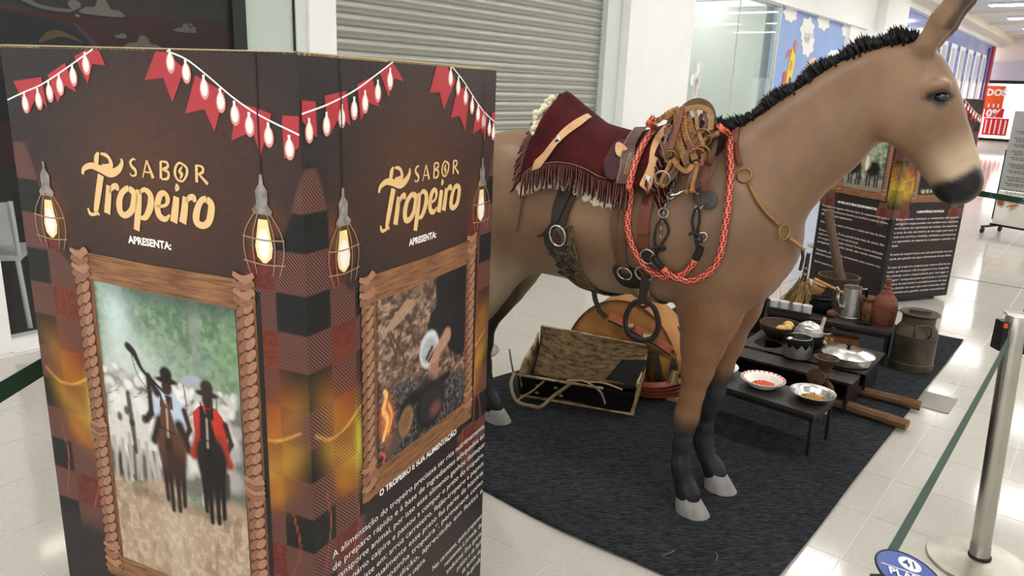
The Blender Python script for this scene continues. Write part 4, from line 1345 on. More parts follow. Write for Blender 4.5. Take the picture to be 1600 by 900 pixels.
# ------------------------------------------------------------------ printed totems
LOGO = [[(0.215,1.407,0.006),(0.221,1.419,0.0086),(0.243,1.427,0.0112),(0.268,1.423,0.0129),(0.298,1.416,0.0147),(0.323,1.425,0.0121),(0.335,1.439,0.0078),(0.334,1.448,0.0043)],[(0.259,1.431,0.0104),(0.263,1.446,0.0112),(0.27,1.456,0.0043)],[(0.275,1.454,0.0035),(0.29,1.452,0.0069),(0.3,1.445,0.0069),(0.302,1.431,0.0104),(0.283,1.43,0.006),(0.276,1.431,0.0035)],[(0.27,1.41,0.0147),(0.26,1.381,0.0147),(0.248,1.346,0.0129),(0.243,1.33,0.0104)],[(0.254,1.324,0.0017),(0.248,1.329,0.0069),(0.236,1.325,0.006),(0.225,1.326,0.0069),(0.22,1.337,0.0043)],[(0.291,1.39,0.0129),(0.284,1.359,0.0147),(0.277,1.331,0.0155)],[(0.29,1.376,0.006),(0.3,1.387,0.0095),(0.313,1.391,0.0104),(0.315,1.382,0.0069)],[(0.348,1.39,0.0104),(0.361,1.381,0.0138),(0.359,1.363,0.0147),(0.349,1.344,0.0129),(0.33,1.333,0.0112),(0.317,1.339,0.0138),(0.316,1.356,0.0147),(0.324,1.375,0.0121),(0.337,1.386,0.0104),(0.348,1.39,0.0104)],[(0.376,1.389,0.0129),(0.37,1.352,0.0147),(0.359,1.305,0.0138)],[(0.376,1.383,0.006),(0.392,1.391,0.0086),(0.407,1.381,0.0129),(0.404,1.358,0.0147),(0.389,1.336,0.0112),(0.374,1.332,0.006)],[(0.421,1.36,0.006),(0.446,1.365,0.006),(0.454,1.378,0.0104),(0.447,1.389,0.0086),(0.434,1.384,0.0121),(0.424,1.363,0.0138),(0.427,1.343,0.0129),(0.443,1.337,0.0095),(0.456,1.347,0.0035)],[(0.478,1.385,0.0129),(0.472,1.359,0.0155),(0.465,1.333,0.0164)],[(0.477,1.406,0.0104),(0.483,1.403,0.0086),(0.477,1.396,0.0026)],[(0.502,1.387,0.0129),(0.497,1.362,0.0147),(0.489,1.334,0.0164)],[(0.503,1.377,0.006),(0.512,1.386,0.0095),(0.523,1.388,0.0104),(0.525,1.379,0.0069)],[(0.556,1.388,0.0112),(0.567,1.379,0.0138),(0.565,1.361,0.0147),(0.557,1.343,0.0129),(0.542,1.335,0.0112),(0.527,1.34,0.0138),(0.527,1.355,0.0147),(0.535,1.374,0.0121),(0.545,1.385,0.0104),(0.556,1.388,0.0112)],[(0.374,1.448,0.0026),(0.368,1.45,0.0035),(0.359,1.443,0.0052),(0.362,1.435,0.006),(0.371,1.428,0.006),(0.371,1.419,0.0043),(0.36,1.416,0.0026),(0.355,1.421,0.0026)],[(0.39,1.415,0.0026),(0.405,1.45,0.0035)],[(0.405,1.45,0.0035),(0.419,1.416,0.0069)],[(0.396,1.427,0.0026),(0.414,1.426,0.0026)],[(0.443,1.451,0.0052),(0.44,1.417,0.006)],[(0.443,1.451,0.0026),(0.459,1.45,0.0043),(0.46,1.441,0.0052),(0.443,1.436,0.0026)],[(0.443,1.436,0.0026),(0.461,1.431,0.0052),(0.458,1.419,0.0052),(0.441,1.416,0.0026)],[(0.498,1.451,0.0035),(0.51,1.444,0.0052),(0.51,1.432,0.0052),(0.499,1.418,0.0035),(0.486,1.418,0.0039),(0.479,1.428,0.0052),(0.481,1.441,0.0052),(0.49,1.451,0.0039),(0.498,1.451,0.0035)],[(0.499,1.445,0.0026),(0.491,1.435,0.006),(0.497,1.43,0.006),(0.491,1.421,0.0026)],[(0.536,1.451,0.006),(0.534,1.418,0.006)],[(0.536,1.451,0.0026),(0.551,1.448,0.0043),(0.551,1.439,0.0052),(0.537,1.433,0.0026)],[(0.541,1.434,0.0035),(0.562,1.417,0.006)]]
PENN_L = [[(0.031, 1.588), (0.121, 1.599), (0.129, 1.537), (0.102, 1.563), (0.068, 1.523), (0.042, 1.568)], [(0.141, 1.604), (0.198, 1.629), (0.224, 1.572), (0.192, 1.584), (0.163, 1.549)], [(0.228, 1.642), (0.263, 1.655), (0.301, 1.655), (0.314, 1.627), (0.278, 1.629), (0.259, 1.59)], [(0.452, 1.655), (0.48, 1.655), (0.523, 1.626), (0.486, 1.564), (0.467, 1.608), (0.418, 1.603)], [(0.549, 1.616), (0.618, 1.587), (0.587, 1.516), (0.565, 1.556), (0.516, 1.545)], [(0.644, 1.571), (0.688, 1.564), (0.723, 1.555), (0.694, 1.479), (0.678, 1.522), (0.626, 1.502)], [(0.748, 1.554), (0.784, 1.554), (0.782, 1.501), (0.748, 1.478), (0.746, 1.543)]]
PENN_R = [[(0.005, 1.581), (0.042, 1.579), (0.044, 1.515), (0.004, 1.546)], [(0.067, 1.589), (0.132, 1.598), (0.144, 1.533), (0.113, 1.554), (0.079, 1.518)], [(0.167, 1.61), (0.216, 1.626), (0.242, 1.568), (0.204, 1.577), (0.178, 1.542)], [(0.243, 1.636), (0.293, 1.655), (0.333, 1.62), (0.296, 1.625), (0.275, 1.587)], [(0.469, 1.655), (0.517, 1.655), (0.561, 1.627), (0.505, 1.559), (0.485, 1.599), (0.439, 1.597)], [(0.574, 1.617), (0.632, 1.596), (0.616, 1.506), (0.584, 1.544), (0.539, 1.54)], [(0.675, 1.572), (0.739, 1.548), (0.725, 1.478), (0.701, 1.511), (0.655, 1.497)], [(0.762, 1.551), (0.782, 1.549), (0.782, 1.508), (0.775, 1.475)]]
STRING_L = [[(.004, 1.548), (.06, 1.566), (.12, 1.584), (.2, 1.618), (.285, 1.657)], [(.482, 1.657), (.53, 1.643), (.58, 1.615), (.64, 1.578), (.7, 1.55), (.784, 1.522)]]
BULB_L = [(.061, 1.556), (.105, 1.565), (.142, 1.582), (.176, 1.597), (.219, 1.617), (.26, 1.640), (.489, 1.650), (.527, 1.633), (.569, 1.606), (.607, 1.584), (.639, 1.563), (.672, 1.545), (.715, 1.529), (.761, 1.510)]
STRING_R = [[(.003, 1.558), (.08, 1.575), (.16, 1.6), (.23, 1.63), (.29, 1.657)], [(.541, 1.657), (.6, 1.625), (.66, 1.585), (.72, 1.55), (.783, 1.524)]]
BULB_R = [(.022, 1.540), (.071, 1.550), (.117, 1.563), (.156, 1.577), (.192, 1.589), (.236, 1.610), (.28, 1.634), (.535, 1.645), (.573, 1.625), (.612, 1.602), (.648, 1.580), (.682, 1.56), (.715, 1.542), (.75, 1.522), (.775, 1.51)]
TW, TH = 0.785, 1.66
def hexl(h):
    return lin(np.array([int(h[i:i + 2], 16) / 255 for i in (1, 3, 5)]))
class Pic:
    """a painted rectangle: a dense grid whose vertices carry the printed colours"""
    def __init__(self, x0, x1, z0, z1, nx, nz, col='#000000'):
        self.xs, self.zs = np.linspace(x0, x1, nx), np.linspace(z0, z1, nz)
        self.X, self.Z = np.meshgrid(self.xs, self.zs)
        self.C = np.tile(hexl(col), (nz, nx, 1))
        self.A = np.zeros((nz, nx))
    def mix(self, f, col):
        c = hexl(col) if isinstance(col, str) else np.asarray(col)
        self.C += (c - self.C) * np.clip(f, 0, 1)[..., None]
    def ell(self, cx, cz, rx, rz, col, f=1.0, soft=0.3, rot=0.0):
        dx, dz = self.X - cx, self.Z - cz
        c, s = math.cos(rot), math.sin(rot)
        r = np.sqrt(((dx * c + dz * s) / rx) ** 2 + ((-dx * s + dz * c) / rz) ** 2)
        self.mix(f * np.clip((1 + soft - r) / (2 * soft), 0, 1), col)
    def glow(self, cx, cz, rx, rz, col, f=1.0, rot=0.0):
        dx, dz = self.X - cx, self.Z - cz
        c, s = math.cos(rot), math.sin(rot)
        self.mix(f * np.exp(-((dx * c + dz * s) / rx) ** 2 - ((-dx * s + dz * c) / rz) ** 2), col)
    def poly(self, pts, col, f=1.0):
        pts = [(p[0], p[1]) for p in pts]
        xs = [p[0] for p in pts]; zs = [p[1] for p in pts]
        i0, i1 = np.searchsorted(self.xs, [min(xs), max(xs)]); j0, j1 = np.searchsorted(self.zs, [min(zs), max(zs)])
        X, Z = self.X[j0:j1, i0:i1], self.Z[j0:j1, i0:i1]
        ins = np.zeros(X.shape, bool)
        for k in range(len(pts)):
            (xa, za), (xb, zb) = pts[k - 1], pts[k]
            if za == zb: continue
            c = ((za > Z) != (zb > Z)) & (X < (xb - xa) * (Z - za) / (zb - za) + xa)
            ins ^= c
        self.C[j0:j1, i0:i1] += (hexl(col) - self.C[j0:j1, i0:i1]) * (ins * f)[..., None]
    def line(self, pts, wd, col, f=1.0, soft=0.4):
        ws = wd if isinstance(wd, (list, tuple)) else [wd] * len(pts)
        for k in range(len(pts) - 1):
            (xa, za), (xb, zb) = pts[k][:2], pts[k + 1][:2]
            dx, dz = xb - xa, zb - za
            t = np.clip(((self.X - xa) * dx + (self.Z - za) * dz) / (dx * dx + dz * dz + 1e-12), 0, 1)
            r = np.hypot(self.X - xa - t * dx, self.Z - za - t * dz) / (ws[k] + (ws[k + 1] - ws[k]) * t) * 2
            self.mix(f * np.clip((1 + soft - r) / (2 * soft), 0, 1), col)
    def noise(self, sx, sz, seed, oct=3):
        r = np.random.default_rng(seed)
        out = np.zeros(self.X.shape); amp = 1.0; tot = 0
        for o in range(oct):
            nx_, nz_ = int((self.xs[-1] - self.xs[0]) / sx) + 3, int((self.zs[-1] - self.zs[0]) / sz) + 3
            g = r.random((nz_, nx_))
            fx, fz = (self.X - self.xs[0]) / sx, (self.Z - self.zs[0]) / sz
            ix, iz = fx.astype(int), fz.astype(int)
            tx, tz = fx - ix, fz - iz
            tx, tz = tx * tx * (3 - 2 * tx), tz * tz * (3 - 2 * tz)
            v = (g[iz, ix] * (1 - tx) + g[iz, ix + 1] * tx) * (1 - tz) + (g[iz + 1, ix] * (1 - tx) + g[iz + 1, ix + 1] * tx) * tz
            out += v * amp; tot += amp; amp *= .6; sx /= 2; sz /= 2
        return out / tot
    def mesh(self, name, y=0.0):
        nz, nx = self.X.shape
        me = bpy.data.meshes.new(name)
        V = np.stack([self.X, np.full_like(self.X, y), self.Z], -1).reshape(-1, 3)
        i = np.arange(nz * nx).reshape(nz, nx)
        q = np.stack([i[:-1, :-1], i[:-1, 1:], i[1:, 1:], i[1:, :-1]], -1).reshape(-1, 4)
        me.from_pydata(V.tolist(), [], q.tolist())
        at = me.color_attributes.new('Col', 'FLOAT_COLOR', 'POINT')
        at.data.foreach_set('color', np.concatenate([self.C, self.A[..., None]], -1).astype(np.float32).ravel())
        return me

def print_material(name, rough=0.45):
    """printed vinyl: colours from the mesh, fine twill lines where its alpha says so, faint leather grain"""
    m = mat(name, '#403030', rough, attr='Col', spec=0.32, bump=0.16, bscale=110, var=0.0001, stretch=(1, 1, 2.2))
    nt = m.node_tree
    b = nt.nodes['Principled BSDF']
    at = [n for n in nt.nodes if n.type == 'ATTRIBUTE'][0]
    tc = [n for n in nt.nodes if n.type == 'TEX_COORD'][0]
    sx = nt.nodes.new('ShaderNodeSeparateXYZ')
    nt.links.new(tc.outputs['Object'], sx.inputs[0])
    ad = nt.nodes.new('ShaderNodeMath'); ad.operation = 'ADD'
    nt.links.new(sx.outputs['X'], ad.inputs[0]); nt.links.new(sx.outputs['Z'], ad.inputs[1])
    mu = nt.nodes.new('ShaderNodeMath'); mu.operation = 'MULTIPLY'; mu.inputs[1].default_value = 760.0
    nt.links.new(ad.outputs[0], mu.inputs[0])
    sn = nt.nodes.new('ShaderNodeMath'); sn.operation = 'SINE'
    nt.links.new(mu.outputs[0], sn.inputs[0])
    mr = nt.nodes.new('ShaderNodeMapRange'); mr.inputs['From Min'].default_value = -.2; mr.inputs['From Max'].default_value = .4
    nt.links.new(sn.outputs[0], mr.inputs['Value'])
    ml = nt.nodes.new('ShaderNodeMath'); ml.operation = 'MULTIPLY'
    nt.links.new(mr.outputs[0], ml.inputs[0]); nt.links.new(at.outputs['Alpha'], ml.inputs[1])
    mx = nt.nodes.new('ShaderNodeMix'); mx.data_type = 'RGBA'
    nt.links.new(ml.outputs[0], mx.inputs['Factor']); nt.links.new(at.outputs['Color'], mx.inputs['A'])
    mx.inputs['B'].default_value = (.018, .014, .015, 1)
    nt.links.new(mx.outputs['Result'], b.inputs['Base Color'])
    return m
M_PRINT = print_material('printed leather artwork')
M_PHOTO = mat('printed photograph', '#888888', 0.4, attr='Col', spec=0.3)

def panel_art(seed, dz=0.0):
    p = Pic(0, TW, 0.03, TH, 170, 350, '#292426')
    n1 = p.noise(.012, .006, seed, 3)
    p.mix(sm(p.Z, 1.25, 1.6) * .5, '#2f3134')  # greyer towards the top: sheen put into the print colour
    p.glow(.42, 1.42, .26, .20, '#62402f', .95)
    p.glow(.60, 1.45, .20, .22, '#4c322b', .6)
    for lx in (.10, .70): p.glow(lx, 1.31, .04, .06, '#8a5226', .85)
    p.glow(.42, .45, .28, .32, '#402825', .7)
    p.C *= (0.8 + 0.42 * n1)[..., None] * (1 - .08)
    # plaid cloth at both sides
    sq = .078
    Z_, p.Z = p.Z, p.Z - dz
    nz = p.noise(.004, .004, seed + 1, 2)
    for side in (0, 1):
        xx = p.X if side == 0 else TW - p.X
        zt = 1.40 - .20 * np.clip((xx - .05) / .12, -.3, 1) + .05 * np.sin(p.X * 40)
        m_ = sm(-xx, -.185, -.155) * sm(-p.Z, -zt, -zt + .03) * sm(p.Z, .52, .60)
        ci = np.floor((xx + .004) / sq).astype(int) + 1; cj = np.floor((p.Z + .02) / sq).astype(int)
        kind = (ci % 2) + 2 * (cj % 2)
        red = kind == 0; blk = kind == 3
        base = np.where(red[..., None], hexl('#6e2f27') * (.3 + 1.3 * nz)[..., None], np.where(blk[..., None], hexl('#191b1c'), hexl('#84544a')))
        p.C += (base - p.C) * m_[..., None]
        p.A = np.maximum(p.A, np.where(red | blk, .0, .95) * m_)
        # golden light streaks over the cloth
        gx = .105 if side == 0 else TW - .085
        for (dz, rx, rz, col, f, rot) in ((.93, .10, .035, '#d59a35', .8, -.9), (.86, .075, .03, '#e2b545', .85, -.7), (.80, .06, .03, '#c98a2a', .7, -.8), (.95, .05, .12, '#a3541f', .7, 0)):
            p.glow(gx, dz, rx, rz, col, f, rot if side == 0 else -rot)
        gx2 = .155 if side == 0 else TW - .15
        p.glow(gx2, .87, .012, .07, '#e8e04a', .6)
        p.line(spl2([(gx - .09, .94), (gx - .05, .915), (gx, .915), (gx + .06, .945)], 8), .006, '#f0b25a', .75)
        p.line(spl2([(gx - .07, .62), (gx - .05, .72), (gx - .06, .80)], 6), .004, '#c06a35', .7)
        p.line(spl2([(gx + .02, .60), (gx + .05, .68), (gx + .035, .76)], 6), .004, '#b85a30', .7)
    p.Z = Z_
    p.C *= .9
    p.A *= 1 - sm(p.C[..., 0], .25, .5) * .5
    return p

def ribbon(mb, st, y=0.0, dx=0.0, dz=0.0, n=5):
    pts = spline([(x + dx, w_, z + dz) for x, z, w_ in st], n) if len(st) > 2 else [Vector((x + dx, w_, z + dz)) for x, z, w_ in st]
    vs = []
    for i, p in enumerate(pts):
        d = pts[min(i + 1, len(pts) - 1)] - pts[max(i - 1, 0)]
        L = math.hypot(d.x, d.z) or 1
        nx_, nz_ = -d.z / L, d.x / L
        for s in (-.5, .5):
            vs.append((p.x + nx_ * p.y * s, y, p.z + nz_ * p.y * s))
    mb.add(vs, [(2 * i, 2 * i + 1, 2 * i + 3, 2 * i + 2) for i in range(len(pts) - 1)])
def flat_poly(mb, pts, y):
    mb.add([(x, y, z) for x, z in pts], [tuple(range(len(pts)))])
def disc(cx, cz, rx, rz, n=16, rot=0.0):
    return [(cx + rx * math.cos(6.2832 * k / n) * math.cos(rot) - rz * math.sin(6.2832 * k / n) * math.sin(rot),
             cz + rx * math.cos(6.2832 * k / n) * math.sin(rot) + rz * math.sin(6.2832 * k / n) * math.cos(rot)) for k in range(n)]
M_PRED = mat('print pennant red', '#b5323c', 0.45, var=0.08, scale=8)
M_PWHITE = mat('print white ink', '#fffaf5', 0.45)
M_PCREAM = mat('print cream ink', '#f0c98c', 0.45)
M_PGLOW = mat('print pale glow ink', '#e59a92', 0.45)
M_PSOCK = mat('print grey socket ink', '#8b8580', 0.4, var=0.5, scale=60)
M_PCAGE = mat('print bronze wire ink', '#a98468', 0.45)
M_PBULB = mat('print bulb yellow ink', '#ffe9a6', 0.45)
M_PHALO = mat('print amber halo ink', '#c8803a', 0.45)
M_PBLACK = mat('print black ink', '#141112', 0.45)
M_PWOOD = mat('print plank wood ink', '#6a4228', 0.45, col2='#a5734a', scale=12, stretch=(1, 1, 14), thr=(.35, .68))
M_PWOODV = mat('print upright plank ink', '#5a3722', 0.45, col2='#8f6240', scale=16, stretch=(14, 1, 1), thr=(.35, .68))
M_PROPE = [mat('print rope ink %d' % k, c, 0.45, var=.12, scale=120) for k, c in enumerate(('#8f6249', '#aa7c60', '#7c4f36'))]
M_PROPED = mat('print rope shade ink', '#4a2b1f', 0.45)

def put(mb, name, m, parent, label=None):
    return mb.build(name, m, parent, label=label)
def print_bunting(panel, strings, pennants, bulbs):
    for q in pennants:
        mb = MB(); flat_poly(mb, q, -.0010); put(mb, 'printed_pennant', M_PRED, panel)
    mb = MB()
    for (x, z) in bulbs: flat_poly(mb, disc(x, z - .015, .0115, .0185), -.0014)
    put(mb, 'printed_bulb_glow', M_PGLOW, panel)['kind'] = 'stuff'
    mb = MB()
    for s in strings:
        mb = MB(); ribbon(mb, [(x, z, .0032) for x, z in s], -.0018); put(mb, 'printed_string', M_PWHITE, panel)
    for (x, z) in bulbs:
        z -= .007
        mb = MB(); flat_poly(mb, [(x - .003, z + .018), (x - .003, z + .010), (x - .0075, z), (x - .0085, z - .008), (x - .006, z - .017), (x, z - .021), (x + .006, z - .017), (x + .0085, z - .008), (x + .0075, z), (x + .003, z + .010), (x + .003, z + .018)][::-1], -.0018)
        put(mb, 'printed_bulb', M_PWHITE, panel)
def print_lamp(panel, x, z, cord):
    """x, z = top of the socket"""
    h = MB(); b = MB(); s = MB(); c = MB()
    pts = [(x - .011, z - .083), (x + .011, z - .083), (x + .016, z - .11), (x + .021, z - .135), (x + .017, z - .155), (x + .004, z - .166), (x - .004, z - .166), (x - .017, z - .155), (x - .021, z - .135), (x - .016, z - .11)]
    flat_poly(b, pts, -.0013)
    put(b, 'printed_lamp_bulb', M_PBULB, panel)
    w_ = MB(); flat_poly(w_, disc(x, z - .130, .014, .030), -.0016); put(w_, 'printed_filament', M_PWHITE, panel)
    flat_poly(s, [(x - .003, z), (x + .003, z), (x + .005, z - .018), (x + .015, z - .03), (x + .013, z - .055), (x + .024, z - .066), (x + .020, z - .074), (x - .020, z - .074), (x - .024, z - .066), (x - .013, z - .055), (x - .015, z - .03), (x - .005, z - .018)], -.0020)
    put(s, 'printed_socket', M_PSOCK, panel)
    for k in (-1, -.55, .55, 1):
        ribbon(c, [(x + k * .016, z - .068, .0022), (x + k * .042, z - .105, .0022), (x + k * .048, z - .14, .0022), (x + k * .040, z - .175, .002), (x + k * .034, z - .19, .001)], -.0022)
    for dz in (-.118, -.165):
        ribbon(c, [(x - .050, z + dz, .0026), (x, z + dz - .004, .0026), (x + .050, z + dz, .0026)], -.0024)
    put(c, 'printed_lamp_cage', M_PCAGE, panel)['kind'] = 'stuff'
    if cord:
        k = MB(); ribbon(k, [(x, TH - .004, .003), (x, z, .003)], -.0024); put(k, 'printed_cord', M_PBLACK, panel)
def print_rope(panel, x, z0, z1, r=.017, knots=()):
    """two-strand rope drawn as slanted lozenges"""
    mb = MB(); sh = MB(); mb2 = MB()
    flat_poly(sh, [(x - r * 1.05, z0), (x + r * 1.05, z0), (x + r * 1.05, z1), (x - r * 1.05, z1)], -.0016)
    n = int((z1 - z0) / .0245)
    for k in range(n):
        zz = z0 + (k + .5) * (z1 - z0) / n
        for sgn, t_ in ((-1, mb), (1, mb2)):
            flat_poly(t_, disc(x + sgn * r * .48, zz + sgn * .004, .0185, .0085, 12, .85), -.0020 - .0002 * (k % 2) - (.0001 if sgn > 0 else 0))
    for (kz, hh) in knots:
        for j in range(4):
            ribbon(mb2 if j % 2 else mb, [(x - r * 1.4, kz - hh / 2 + j * hh / 3 + .005, .010), (x, kz - hh / 2 + j * hh / 3 - .003, .014), (x + r * 1.4, kz - hh / 2 + j * hh / 3 + .008, .010)], -.0026)
    put(sh, 'printed_rope_shadow', M_PROPED, panel)
    put(mb, 'printed_rope', M_PROPE[0], panel)['kind'] = 'stuff'
    put(mb2, 'printed_rope', M_PROPE[1], panel)['kind'] = 'stuff'
def print_frame(panel, x0, x1, z0, z1, bw=.06, tw=.064):
    sh = MB(); flat_poly(sh, [(x0 + .01, z0 - .015), (x1 + .012, z0 - .015), (x1 + .012, z1 - .02), (x0 + .01, z1 - .02)], -.0004)
    put(sh, 'printed_frame_shadow', M_PBLACK, panel)
    for xa, xb in ((x0, x0 + bw), (x1 - bw, x1)):
        mb = MB(); flat_poly(mb, [(xa + .008, z0), (xb, z0), (xb, z1), (xa + .008, z1)], -.0008)
        put(mb, 'printed_frame_upright', M_PWOODV, panel)
    for za in (z0, z1 - tw):
        mb = MB(); flat_poly(mb, [(x0, za + .004), (x0 + .2, za), (x1, za + .003), (x1 - .003, za + tw), (x0 + .25, za + tw - .004), (x0 + .002, za + tw)], -.0012)
        put(mb, 'printed_frame_plank', M_PWOOD, panel)
    print_rope(panel, x0 + .026, z0 + .02, z1 + .004, .020, ((z1 - .03, .05), (z0 + .05, .06), ((z0 + z1) / 2 - .02, .03)) if z1 - z0 > .6 else ((z1 - .03, .05), (z0 + .045, .07)))
    print_rope(panel, x1 - .026, z0 + .02, z1 + .004, .019, ((z1 - .02, .05), (z0 + .06, .05)) if z1 - z0 < .6 else ((z1 - .02, .05), (z0 + .36, .035)))
def print_text(panel, body, x, z, cap, width=None, right=None, bold=0.0, m=None, name='printed_text', y=-.0012, center=None):
    me = text_mesh(body, cap / .70, bold=bold * cap, th=0.0)
    xs = [v.co.x for v in me.vertices]
    if not xs: return
    lo, hi = min(xs), max(xs)
    sc = (width / (hi - lo)) if width else 1.0
    if right is not None: ox = right - (hi - lo) * sc
    elif center is not None: ox = center - (hi - lo) * sc / 2
    else: ox = x
    for v in me.vertices:
        v.co = Vector(((v.co.x - lo) * sc + ox, y, z + v.co.y))
    return me
def text_block(panel, items, m=None, name='printed_text'):
    """items -> ONE printed text mesh"""
    V, Fc = [], []
    for kw in items:
        me = print_text(panel, **kw)
        if me is None: continue
        n = len(V)
        V += [tuple(v.co) for v in me.vertices]
        Fc += [tuple(i + n for i in p.vertices) for p in me.polygons]
        bpy.data.meshes.remove(me)
    me = bpy.data.meshes.new(name)
    me.from_pydata(V, [], Fc)
    return link(name, me, m or M_PWHITE, panel, kind='stuff' if len(items) > 1 else None)
def print_logo(panel, dx=0.0, dz=0.0):
    mb = MB()
    for st in LOGO:
        ribbon(mb, [(a_, b_, c_ * 1.18) for a_, b_, c_ in st], -.0014, dx, dz)
    put(mb, 'printed_logo', M_PCREAM, panel)

def make_panel(totem, loc, rz, seed, name='panel', dz=0.0):
    art = panel_art(seed, dz)
    if dz:
        for gx in (.05, TW - .05):
            for k in range(7): art.line([(gx + (k - 3) * .006, .86 + .01 * k), (gx + (k - 3) * .03, 1.12 + .02 * (k % 3))], .004, '#c9a53a', .7)
            art.glow(gx, .93, .07, .08, '#c9b23a', .8)
    me = art.mesh(name)
    me.materials.append(M_PRINT)
    o = link(name, me, parent=totem)
    o.location = loc
    o.rotation_euler = (0, 0, rz)
    return o

def make_totem(corner, rot, label, seed, dz=0.0):
    """corner = near vertical edge; local x runs along the right-hand face, local y along the left-hand face"""
    t = empty('printed_totem', corner, rot, label, 'totem')
    MB().box((TW / 2, TW / 2, (TH + .03) / 2), (TW - .012, TW - .012, TH - .034)).build('core', M_PBLACK, t)
    mb = MB()
    th_ = .008
    for (cx, cy, sx_, sy_) in ((TW / 2, th_ / 2, TW, th_), (TW / 2, TW - th_ / 2, TW, th_), (th_ / 2, TW / 2, th_, TW), (TW - th_ / 2, TW / 2, th_, TW)):
        mb.box((cx, cy, TH - .001), (sx_, sy_, .006))
    mb.build('board_edge', mat('raw board edge', '#c9b48a', 0.7), t)
    for (fx, fy) in ((.08, .08), (TW - .08, .08), (.08, TW - .08), (TW - .08, TW - .08)):
        MB().lathe([(.016, 0), (.02, .004), (.02, .03), (.014, .034)], 12, (fx, fy, 0)).build('foot', M_BLACKMETAL, t)
    pr = make_panel(t, (0, 0, 0), 0, seed, dz=dz)
    pl = make_panel(t, (0, TW, 0), -math.pi / 2, seed + 5, dz=dz)
    b1 = make_panel(t, (TW, 0, 0), math.pi / 2, seed + 9)
    b2 = make_panel(t, (TW, TW, 0), math.pi, seed + 12)
    return t, pl, pr

ANG = math.atan2(.916, .403)
totem, PL_, PR_ = make_totem((-.380, 1.332, 0), ANG, 'large dark brown printed totem in the left foreground', 3)
print_bunting(PL_, STRING_L, PENN_L, BULB_L)
print_bunting(PR_, STRING_R, PENN_R, BULB_R)
print_lamp(PL_, .095, 1.425, False); print_lamp(PL_, .692, 1.446, True)
print_lamp(PR_, .115, 1.418, True); print_lamp(PR_, .715, 1.434, True)
print_logo(PL_); print_logo(PR_, .022, -.012)
text_block(PL_, [dict(body='APRESENTA:', x=.331, z=1.276, cap=.015, width=.122, bold=.06)], name='printed_heading')
text_block(PR_, [dict(body='APRESENTA:', x=.355, z=1.262, cap=.015, width=.122, bold=.06)], name='printed_heading')
print_frame(PL_, .151, .664, .43, 1.24)
print_frame(PR_, .165, .690, .705, 1.225)

# photograph on the left-hand face: two riders with cattle on a dusty road
p = Pic(.205, .610, .487, 1.178, 190, 330, '#8ba08c')
n1 = p.noise(.05, .05, 1, 4); n2 = p.noise(.012, .012, 2, 3); n3 = p.noise(.02, .06, 5, 3)
p.mix(np.ones_like(n1), '#7f9a80')
p.mix(sm(n1, .45, .62) * .6, '#59785a'); p.mix(sm(n2, .5, .7) * .45, '#9db598'); p.mix(sm(-n2, -.42, -.3) * .4, '#4a6650')
p.glow(.27, 1.09, .045, .12, '#cfe3e3', .95); p.glow(.30, 1.0, .12, .07, '#d5ded6', .85); p.glow(.50, .95, .15, .05, '#bccdb2', .5)
p.line([(.492, 1.16), (.498, 1.03)], .028, '#8f978f', .7, .6); p.line([(.56, 1.0), (.59, 1.12)], .05, '#7f9d68', .4, .8)
p.mix(sm(p.Z, 1.12, 1.178) * sm(p.X, .2, .35) * .75, '#46554f')
p.mix(sm(-p.X, -.222, -.208) * .7, '#4d5f33')
# cattle
rr = np.random.default_rng(7)
p.mix(sm(-p.Z, -.985, -.95) * sm(p.Z, .70, .74) * .9, '#6e6a66')
for k in range(240):
    f = k / 240
    cz = .985 - .20 * f ** 1.2 + rr.normal() * .006
    cx = .215 + rr.random() * (.38)
    s_ = .008 + .024 * f
    c = ['#e6e4e0', '#cfccc8', '#b3aeaa', '#f2f0ec'][k % 4]
    p.ell(cx, cz, s_, s_ * .9, c, .9, .35, rr.normal() * .4)
    if f > .35 and k % 2:
        p.ell(cx, cz - s_ * 1.0, s_ * .5, s_ * .8, '#8c8680', .7, .4)
        p.line([(cx - s_, cz + s_ * .6), (cx - s_ * .3, cz + s_ * .9)], .003, '#4d4744', .7)
for k in range(26):
    cx = .222 + .37 * rr.random(); p.line([(cx, .80), (cx + rr.normal() * .006, .715)], .012, ['#3d3838', '#565050', '#c9c4be'][k % 3], .85)
for (cx, cz) in ((.262, .86), (.315, .85), (.238, .84)):
    p.ell(cx, cz, .026, .055, '#dedad4', .95, .25); p.ell(cx + .01, cz + .055, .016, .024, '#eeebe6', .95, .3); p.ell(cx + .012, cz + .028, .008, .011, '#4a4544', .9)
    for d_ in (-.014, .012): p.line([(cx + d_, cz - .03), (cx + d_, cz - .125)], .011, '#b9b2aa', .9)
p.line([(.283, .93), (.288, .86), (.292, .79)], [.014, .016, .010], '#2e2624', .9)
# road
p.mix(sm(-p.Z - .02 * np.sin(p.X * 30), -.735, -.705), '#b49b83')
road = sm(-p.Z, -.725, -.70)
p.mix(road * sm(n2, .5, .65) * .6, '#cdb9a2'); p.mix(road * sm(-n3, -.42, -.32) * .5, '#8d735d'); p.glow(.40, .60, .05, .16, '#d6c6b2', .35)
for cx in (.41, .52, .30): p.ell(cx, .69, .05, .014, '#5a4a40', .55, .6)
